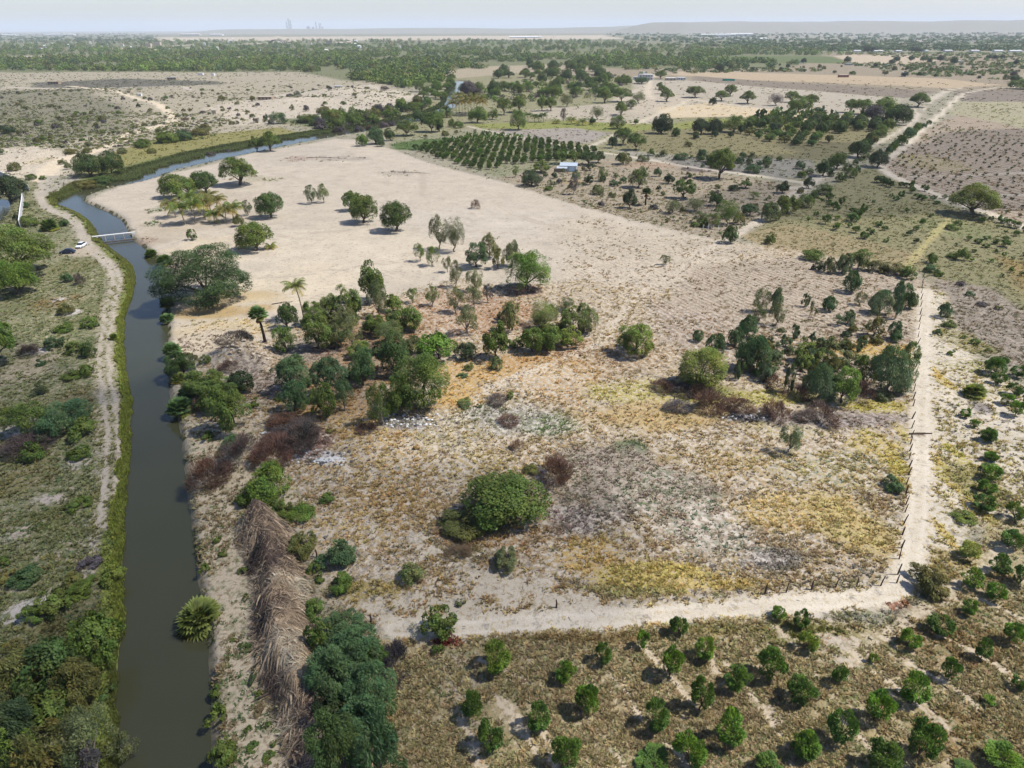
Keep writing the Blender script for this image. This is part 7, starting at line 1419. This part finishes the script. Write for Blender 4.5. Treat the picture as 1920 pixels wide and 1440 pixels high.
for px, py, lb in [(1043, 1140, 'thick dark post alone below the middle of the lower sand track'), (696, 1167, 'dark stump post left at the end of the lower sand track'), (526, 1036, 'dark post against the shrub at the top of the frond heap'), (594, 1044, 'thin post beside the round teal bush'), (1264, 748, 'short dark stake in the yellow grass at the dead brush'), (1354, 757, 'taller dark stake inside the red dead brush')]:
    x, y = G(px, py); m = MB(); h = 1.2 if 'short' not in lb else .8; m.cyl((0, 0, -.2), (.03, .02, h * .55), .12, .10, seg=8); m.cyl((.03, .02, h * .53), (-.04, .05, h), .10, .08, seg=8); o = m.build('wooden_post', WOOD, loc=(x, y, hz(x, y))); tag(o, lb, 'post')
for i in range(7):
    x, y = G(1318 + i * 9.5, 429.5 + i * .5); m = MB(); m.cyl((0, 0, -.2), (rg.uniform(-.05, .05), 0, 1.5), .09, .08, seg=7); m.cyl((0, 0, 1.48), (0, 0, 1.53), .085, seg=7); o = m.build('pale_post', WHITEP, loc=(x, y, hz(x, y))); tag(o, f'pale fence post, {ordw(i)} from left in the short line beside the columnar bush', 'fence post', 'pale posts left of the columnar bush')
# bar across the sand track
x, y = G(1726, 814); m = MB(); m.cyl((-1.9, 0, .12), (1.9, .05, .12), .13, .10, seg=8); m.cyl((-1.0, .15, .10), (.9, .22, .12), .09, .07, seg=7); o = m.build('log', WOOD, loc=(x, y, hz(x, y)), rz=.0); tag(o, 'dark log lying across the sand track', 'log')
# loose branches
for k, (px, py, L_, az, lb) in enumerate([(25, 672, 6, .5, 'pale bare fallen branch by the left edge tree'), (95, 562, 3.5, -.4, 'forked dead branch lying in the left bank grass'), (745, 323, 16, -.25, 'long dark branch line on the far part of the bare sand'), (575, 296, 18, -.1, 'dark wrack of branches at the top of the bare sand'), (510, 636 - 65, 5, .3, 'thin stick on the sand left of the coconut palm'), (475, 800, 4.5, .5, 'thick grey branch sticking out of the bank trees')]):
    x, y = G(px, py); parts = []; rr = random.Random(k); P0 = np.array([0, 0, .1]); d = np.array([math.cos(az), math.sin(az), 0])
    parts.append(tube([P0, P0 + d * L_ * .5 + (0, .2, .15), P0 + d * L_ + (0, 0, .05)], [.12, .08, .03], 5))
    for j in range(5): q = P0 + d * L_ * (.25 + .14 * j); e = np.array([math.cos(az + rr.choice([-.7, .7])), math.sin(az + rr.choice([-.7, .7])), .15]); parts.append(tube([q, q + e * L_ * .22], [.05, .015], 4))
    v, f = merge(parts); o = link(bpy.data.objects.new('fallen_branch', mesh_np('fallen_branch', v, f, [PALEBARK if k in (0, 5) else WOOD]))); o.location = (x, y, hz(x, y)); tag(o, lb, 'branch')
# white litter sheets by the ash patch (pale plastic, crumpled) and rubble under the thicket
def crumple(px, py, rx, ry, mat, label, seed, name='plastic_sheet', cat='plastic sheet'):
    c = G(px, py); ex = rx / (FOC / depth_of(*c)); ey = abs(G(px, py - ry)[1] - G(px, py + ry)[1]) / 2; n = 14; V = []; F = []
    for j in range(n):
        for i in range(n):
            u, v = i / (n - 1) * 2 - 1, j / (n - 1) * 2 - 1; q = math.hypot(u, v); k = 1 / max(1, q) * (.8 + .35 * float(vnoise(np.array([u * 2.0]), np.array([v * 2.0]), seed)[0])); x, y = c[0] + u * ex * k, c[1] + v * ey * k
            V.append([x - c[0], y - c[1], hz(x, y) + .04 + .22 * float(vnoise(np.array([x * 2.2]), np.array([y * 2.2]), seed)[0])])
    for j in range(n - 1):
        for i in range(n - 1): F.append([j * n + i, j * n + i + 1, (j + 1) * n + i + 1, (j + 1) * n + i])
    o = link(bpy.data.objects.new(name, mesh_np(name, V, F, [mat]))); o.location = (c[0], c[1], 0); md = o.modifiers.new('thick', 'SOLIDIFY'); md.thickness = .02; return tag(o, label, cat)
crumple(556, 810, 24, 3.5, SHEETM, 'pale crumpled plastic sheet beside the flat red dead bush', 3); crumple(606, 864, 18, 3, SHEETM, 'long pale plastic sheet below the dark branch heap', 5); crumple(505, 815, 16, 3, SHEETM, 'narrow pale plastic strip left of the flat red dead bush', 7)
def rocks(px, py, rx, ry, n, mats, label, seed, size=(.08, .35)):
    rr = random.Random(seed); c = G(px, py); m = MB()
    for _ in range(n):
        p = G(px + rr.uniform(-rx, rx), py + rr.uniform(-ry, ry)); s = rr.uniform(*size); r = bmesh.ops.create_icosphere(m.bm, subdivisions=1, radius=s)
        for v in r['verts']: v.co = Vector((v.co.x * rr.uniform(.8, 1.3), v.co.y * rr.uniform(.8, 1.2), v.co.z * rr.uniform(.5, .8))) + Vector((p[0] - c[0], p[1] - c[1], hz(*p) + s * .3))
        mi = rr.randrange(len(mats))
        for f in {f for v in r['verts'] for f in v.link_faces}: f.material_index = mi
    o = m.build('rubble', mats, loc=(c[0], c[1], 0)); tag(o, label, 'rubble', kind='stuff')
PALER = plain('pale_rubble', (.5, .5, .5), .9, .1, .15, 3); DARKR = plain('dark_rubble', (.08, .08, .085), .9, .1, .2, 3)
rocks(770, 790, 50, 12, 90, [PALER, DARKR, CONC], 'scattered pale and dark rubble in front of the thicket', 1); rocks(470, 668, 40, 20, 120, [MUD, TANW], 'stones on the rocky mound by the canal', 2, (.1, .45)); rocks(1395, 780, 45, 8, 60, [DARKR, PALER], 'ash lumps below the red brush row', 3, (.06, .25))
rocks(600, 860, 60, 14, 60, [DARKR, CONC], 'rubble round the pale plastic sheets', 4, (.08, .3)); rocks(1100, 640, 420, 120, 160, [DARKR, TANW, MUD], 'loose clods over the weedy field', 5, (.06, .16))

# ------------------------------------------------------------------ heap of dead palm fronds on the berm
def frond_heap():
    s = np.concatenate([[0], np.cumsum(np.hypot(*(BERM[1:] - BERM[:-1]).T))]); L_ = s[-1]; n = 24000
    t = RG.uniform(0, L_, n); o = np.clip(RG.normal(0, 1.2, n), -3.0, 3.0); px = np.interp(t, s, BERM[:, 0]); py = np.interp(t, s, BERM[:, 1])
    dx = np.interp(t + .3, s, BERM[:, 0]) - px; dy = np.interp(t + .3, s, BERM[:, 1]) - py; l = np.hypot(dx, dy) + 1e-6; T = np.stack([dx / l, dy / l], 1); Nn = np.stack([-T[:, 1], T[:, 0]], 1)
    pile = vnoise(t / 2.6, o / 2.6, 14); P = np.stack([px, py], 1) + Nn * o[:, None]
    base = lambda q, oo, tt: height(q[:, 0], q[:, 1]) + .75 * np.exp(-(oo / 2.0) ** 2) * (.15 + 1.4 * vnoise(tt / 1.9, oo / 1.9, 9)) + .3 * vnoise(tt / .7, oo / .7, 19)
    sg = np.where(o + RG.normal(0, .8, n) + 1.6 * (pile - .5) > .2, 1.0, -1.0)[:, None]; dirn = Nn * sg * RG.uniform(.2, 1.2, (n, 1)) + T * (RG.normal(0, .8, (n, 1)) + 1.6 * (vnoise(t / 3.7, o / 3.7, 23)[:, None] - .62)); dirn = dirn / (np.linalg.norm(dirn, axis=1, keepdims=True) + 1e-9)
    ln = RG.uniform(.4, 2.0, n); wd = RG.uniform(.014, .045, n) * np.where(RG.random(n) < .12, 3.0, 1.0); k = 4; VV = []
    side = np.stack([-dirn[:, 1], dirn[:, 0]], 1)
    lift = RG.uniform(.0, .45, n) * (RG.random(n) < .6)
    for j in range(k):
        f = j / (k - 1); q = P + dirn * (ln * f)[:, None]; oo = o + (dirn * Nn).sum(1) * ln * f; z = base(q, oo, t) + lift * math.sin(math.pi * (.2 + f * .8)) + .03; w_ = wd * (1 - .7 * f)
        VV.append(np.stack([np.concatenate([q - side * w_[:, None], z[:, None]], 1), np.concatenate([q + side * w_[:, None], z[:, None]], 1)], 1))
    V = np.stack(VV, 1).reshape(-1, 3)
    b = np.arange(n)[:, None] * (2 * k); F = np.concatenate([np.stack([b[:, 0] + 2 * j, b[:, 0] + 2 * j + 1, b[:, 0] + 2 * j + 3, b[:, 0] + 2 * j + 2], 1) for j in range(k - 1)])
    c1 = np.array((.36, .27, .18)); c2 = np.array((.10, .07, .055)); c3 = np.array((.46, .40, .30)); r = vnoise(t / 3.1, o / 2.1, 55)[:, None] + RG.uniform(-.25, .25, (n, 1)); C = c1 * (1 - sstep(.52, .74, r)) + c2 * sstep(.52, .74, r); C = C * (1 - sstep(.30, .12, r)) + c3 * sstep(.30, .12, r); C = C * RG.uniform(.6, 1.35, (n, 1))
    R0 = empty('palm_frond_heap', (0, 0, 0)); o1 = link(bpy.data.objects.new('dead_fronds', mesh_np('dead_fronds', V, F, [LEAFV], col=np.repeat(C, 2 * k, 0))), R0)
    # the soft core the fronds lie on
    nt_ = 160; no = 16; VC = []
    tt = np.linspace(.2, L_ - .1, nt_)
    for a in tt:
        p = np.array([np.interp(a, s, BERM[:, 0]), np.interp(a, s, BERM[:, 1])]); q = np.array([np.interp(a + .3, s, BERM[:, 0]), np.interp(a + .3, s, BERM[:, 1])]) - p; q = q / (np.hypot(*q) + 1e-9); nn = np.array([-q[1], q[0]])
        e = min(1, (a + .2) / 1.5)
        for u in np.linspace(-3.1, 3.1, no): VC.append([*(p + nn * u * e), u, a])
    VC = np.array(VC); Z = base(VC[:, :2], VC[:, 2], VC[:, 3]) - .06 - .3 * (np.abs(VC[:, 2]) > 2.9); V = np.stack([VC[:, 0], VC[:, 1], Z], 1)
    F = [[i * no + j, i * no + j + 1, (i + 1) * no + j + 1, (i + 1) * no + j] for i in range(nt_ - 1) for j in range(no - 1)]
    CM = plain('matted_fronds', (.13, .10, .075), .95, .1, .3, 2.5, bump=.6); link(bpy.data.objects.new('matted_core', mesh_np('matted_core', V, F, [CM], smooth=True)), R0)
    tag(R0, 'long brown heap of dead palm fronds beside the canal bank', 'frond heap')
frond_heap()
# ------------------------------------------------------------------ labels for the plants that have none yet
CW = {'g1': 'green', 'g2': 'dark green', 'g3': 'bright green', 'yg': 'yellow-green', 'ol': 'olive', 'gy': 'grey-green', 'lg': 'pale grey-green', 'tl': 'blue-green', 'bw': 'silvery green', 'pg': 'greyish', 'rb': 'rust-red', 'br': 'brown', 'dk': 'blackish green', 'mb': 'bright green',
      'md': 'deep green', 'my': 'yellowish green', 'pb': 'dark purplish', 'fl': 'dark red', 'go': 'orange-brown', 'pa': 'pale green', 'ly': 'lime yellow'}
KW = {'round': 'round tree', 'bush': 'low bush', 'broad': 'leafy tree', 'mango': 'mango tree', 'alga': 'flat-topped tree', 'feath': 'feathery tree', 'fbush': 'feathery bush', 'sparse': 'thin tree', 'willow': 'drooping tree', 'dead': 'dead brush', 'coco palm': 'coconut palm', 'fan palm': 'fan palm', 'date palm': 'palm'}
LM = [((215, 447), 'the footbridge'), ((390, 520), 'the huge bank tree'), ((385, 400), 'the palm clump'), ((1066, 310), 'the tin shed'), ((1211, 145), 'the white house'), ((530, 1150), 'the frond heap'), ((370, 1130), 'the foreground fan palm'), ((1822, 722), 'the lone fan palm'), ((940, 930), 'the big round bush'),
      ((1190, 632), 'the lone round mesquite'), ((1315, 685), 'the bright round tree'), ((1700, 650), 'the massive grey-green tree'), ((1535, 720), 'the pale bell-shaped tree'), ((490, 600), 'the tall fan palm'), ((565, 560), 'the lone coconut palm'), ((820, 650), 'the lime-green tree'), ((1820, 375), 'the large orchard tree'),
      ((1640, 296), 'the dark fork tree'), ((1475, 383), 'the round trackside tree'), ((1365, 437), 'the columnar bush'), ((745, 405), 'the darkest sand tree'), ((508, 383), 'the lone rounded sand tree'), ((190, 312), 'the canal bend trees'), ((60, 480), 'the wide left bank tree'), ((95, 1050), 'the lower left bank'),
      ((1740, 1090), 'the track corner shrub'), ((1600, 505), 'the lone drooping tree'), ((1730, 521), 'the top of the fence'), ((840, 190), 'the river bend palms'), ((1150, 255), 'the track fork'), ((1345, 310), 'the tall trackside tree'), ((1520, 235), 'the dark mango block'), ((930, 280), 'the orchard block'),
      ((675, 250), 'the tip of the bare sand'), ((320, 218), 'the dune track bend'), ((100, 800), 'the left bank branch heap'), ((660, 1250), 'the teal tree clump'), ((1043, 1140), 'the lone track post'), ((1590, 1220), 'the crossing of sand paths'), ((1430, 1240), 'the middle of the near orchard'), ((1000, 640), 'the olive clump'),
      ((1480, 830), 'the small pale blue tree'), ((1050, 905), 'the open red bush'), ((420, 700), 'the rocky mound'), ((330, 760), 'the largest bank palm'), ((1655, 250), 'the farm track hedge'), ((1550, 440), 'the olive field'), ((1850, 470), 'the right field edge'), ((1170, 350), 'the scrub'), ((1000, 165), 'the river woodland'), ((505, 262), 'the sand tip tree pair'),
      ((60, 215), 'the grey scrub patch'), ((150, 158), 'the burnt strip'), ((402, 214), 'the broken wall block'), ((497, 187), 'the roofless ruin'), ((620, 200), 'the dune slope'), ((700, 175), 'the dune crest'), ((75, 300), 'the pale sand pit'), ((242, 176), 'the brown dune hut'), ((1366, 149), 'the green netted pen'), ((1583, 145), 'the reddish hut'), ((1696, 141), 'the white field hut'), ((1650, 110), 'the far tan clearing'), ((1600, 97), 'the long pale sheds'), ((1790, 900), 'the yellow weed strip'), ((1640, 350), 'the upper olive field'), ((1700, 1330), 'the lower right orchard'), ((1100, 1330), 'the lower orchard rows')]
def to_px(x, y, z=0):
    v = RN.T @ np.array([x, y, z - CAM_H]); return 960 + FOC * v[0] / -v[2], 720 - FOC * v[1] / -v[2]
seen = {}
for p in PLANTS:
    if p['label']: continue
    px, py = to_px(p['x'], p['y']); g = math.hypot(p['x'], p['y']); best = min((l for l in LM if math.hypot(l[0][0] - px, (l[0][1] - py) * 1.3) > 14), key=lambda l: math.hypot(l[0][0] - px, (l[0][1] - py) * 1.3)); dx, dy = px - best[0][0], py - best[0][1]
    rel = ('right of' if dx > 0 else 'left of') if abs(dx) > 1.2 * abs(dy) else ('beyond' if dy < 0 else 'in front of')
    col = CW.get(p['col'], 'blackish') if isinstance(p['col'], str) else 'blackish'; size = 'small ' if p['a'] < 1.0 else ('large ' if p['a'] > 4.2 else '')
    seen.setdefault((f"{size}{col} {KW[p['kind']]}", rel, best[1]), []).append((px, p))
ORD = ['first', 'second', 'third', 'fourth', 'fifth', 'sixth', 'seventh', 'eighth', 'ninth', 'tenth', 'eleventh', 'twelfth', 'thirteenth', 'fourteenth', 'fifteenth']
for (w1, rel, lm), L_ in seen.items():
    L_.sort(key=lambda t: t[0]); n = len(L_)
    for i, (px, p) in enumerate(L_):
        if n == 1: s_ = f"{w1} just {rel} {lm}"
        elif n == 2: s_ = f"{['left', 'right'][i]} of the two {w1}s {rel} {lm}".replace('brushs', 'brush heaps')
        else: s_ = f"{ordw(i)} {w1} from left, {rel} {lm}"
        p['o']['label'] = s_

# ------------------------------------------------------------------ the hazy air
hm = bpy.data.materials.new('hazy_air'); hm.use_nodes = True; N, L = hm.node_tree.nodes, hm.node_tree.links; N.clear(); o_ = N.new('ShaderNodeOutputMaterial'); pv = N.new('ShaderNodeVolumePrincipled')
pv.inputs['Color'].default_value = (.80, .88, 1.0, 1); pv.inputs['Density'].default_value = HAZE_D; pv.inputs['Anisotropy'].default_value = .0; L.new(pv.outputs[0], o_.inputs['Volume'])
m = MB(); m.box((0, 0, (320 - 30) / 2), (90000, 90000, 350)); ho = m.build('haze', hm); tag(ho, kind='stuff')
print('objects', len(bpy.data.objects), 'plants', len(PLANTS))

# ------------------------------------------------------------------ unseen clouds added overhead to shade the lower left bank and the upper right fields
cm = bpy.data.materials.new('shade_cloud_skin'); cm.use_nodes = True; N, L = cm.node_tree.nodes, cm.node_tree.links; N.clear(); o_ = N.new('ShaderNodeOutputMaterial'); tr = N.new('ShaderNodeBsdfTransparent'); df = N.new('ShaderNodeBsdfDiffuse'); tl = N.new('ShaderNodeBsdfTranslucent')
df.inputs[0].default_value = (.9, .9, .9, 1); tl.inputs[0].default_value = (.9, .9, .9, 1); m1 = N.new('ShaderNodeMixShader'); m1.inputs[0].default_value = .5; L.new(df.outputs[0], m1.inputs[1]); L.new(tl.outputs[0], m1.inputs[2])
m2 = N.new('ShaderNodeMixShader'); m2.inputs[0].default_value = .22; L.new(tr.outputs[0], m2.inputs[1]); L.new(m1.outputs[0], m2.inputs[2]); L.new(m2.outputs[0], o_.inputs[0])
def shade_cloud(gx, gy, rx, ry, alt, seed, label):
    """lumpy shell added out of view at height alt to shade round (gx, gy)"""
    off = np.array([sv.x, sv.y]) / sv.z * alt; rg_ = random.Random(seed); bm = bmesh.new()
    r = bmesh.ops.create_icosphere(bm, subdivisions=5, radius=1.0)
    for v in bm.verts:
        n = v.co.copy(); a_ = math.atan2(n.y, n.x); k = 1 + .22 * math.sin(3 * a_ + seed) + .14 * math.sin(5 * a_ + 2 * seed) + .10 * math.sin(9 * a_) + .10 * math.sin(n.x * 9 + seed) * math.sin(n.y * 8)
        bump = .12 * math.sin(n.x * 14 + seed) * math.sin(n.y * 13) * max(0, n.z)
        v.co = Vector((n.x * rx * k, n.y * ry * k, (max(n.z, -.25) + bump) * min(rx, ry) * .45))
    me = bpy.data.meshes.new('shade_cloud'); bm.to_mesh(me); bm.free(); me.materials.append(cm)
    for p in me.polygons: p.use_smooth = True
    o = link(bpy.data.objects.new('shade_cloud', me)); o.location = (gx + off[0], gy + off[1], alt); tag(o, kind='stuff')
shade_cloud(-62, 62, 58, 66, 620, 1, '')
shade_cloud(300, 330, 190, 120, 760, 4, '')
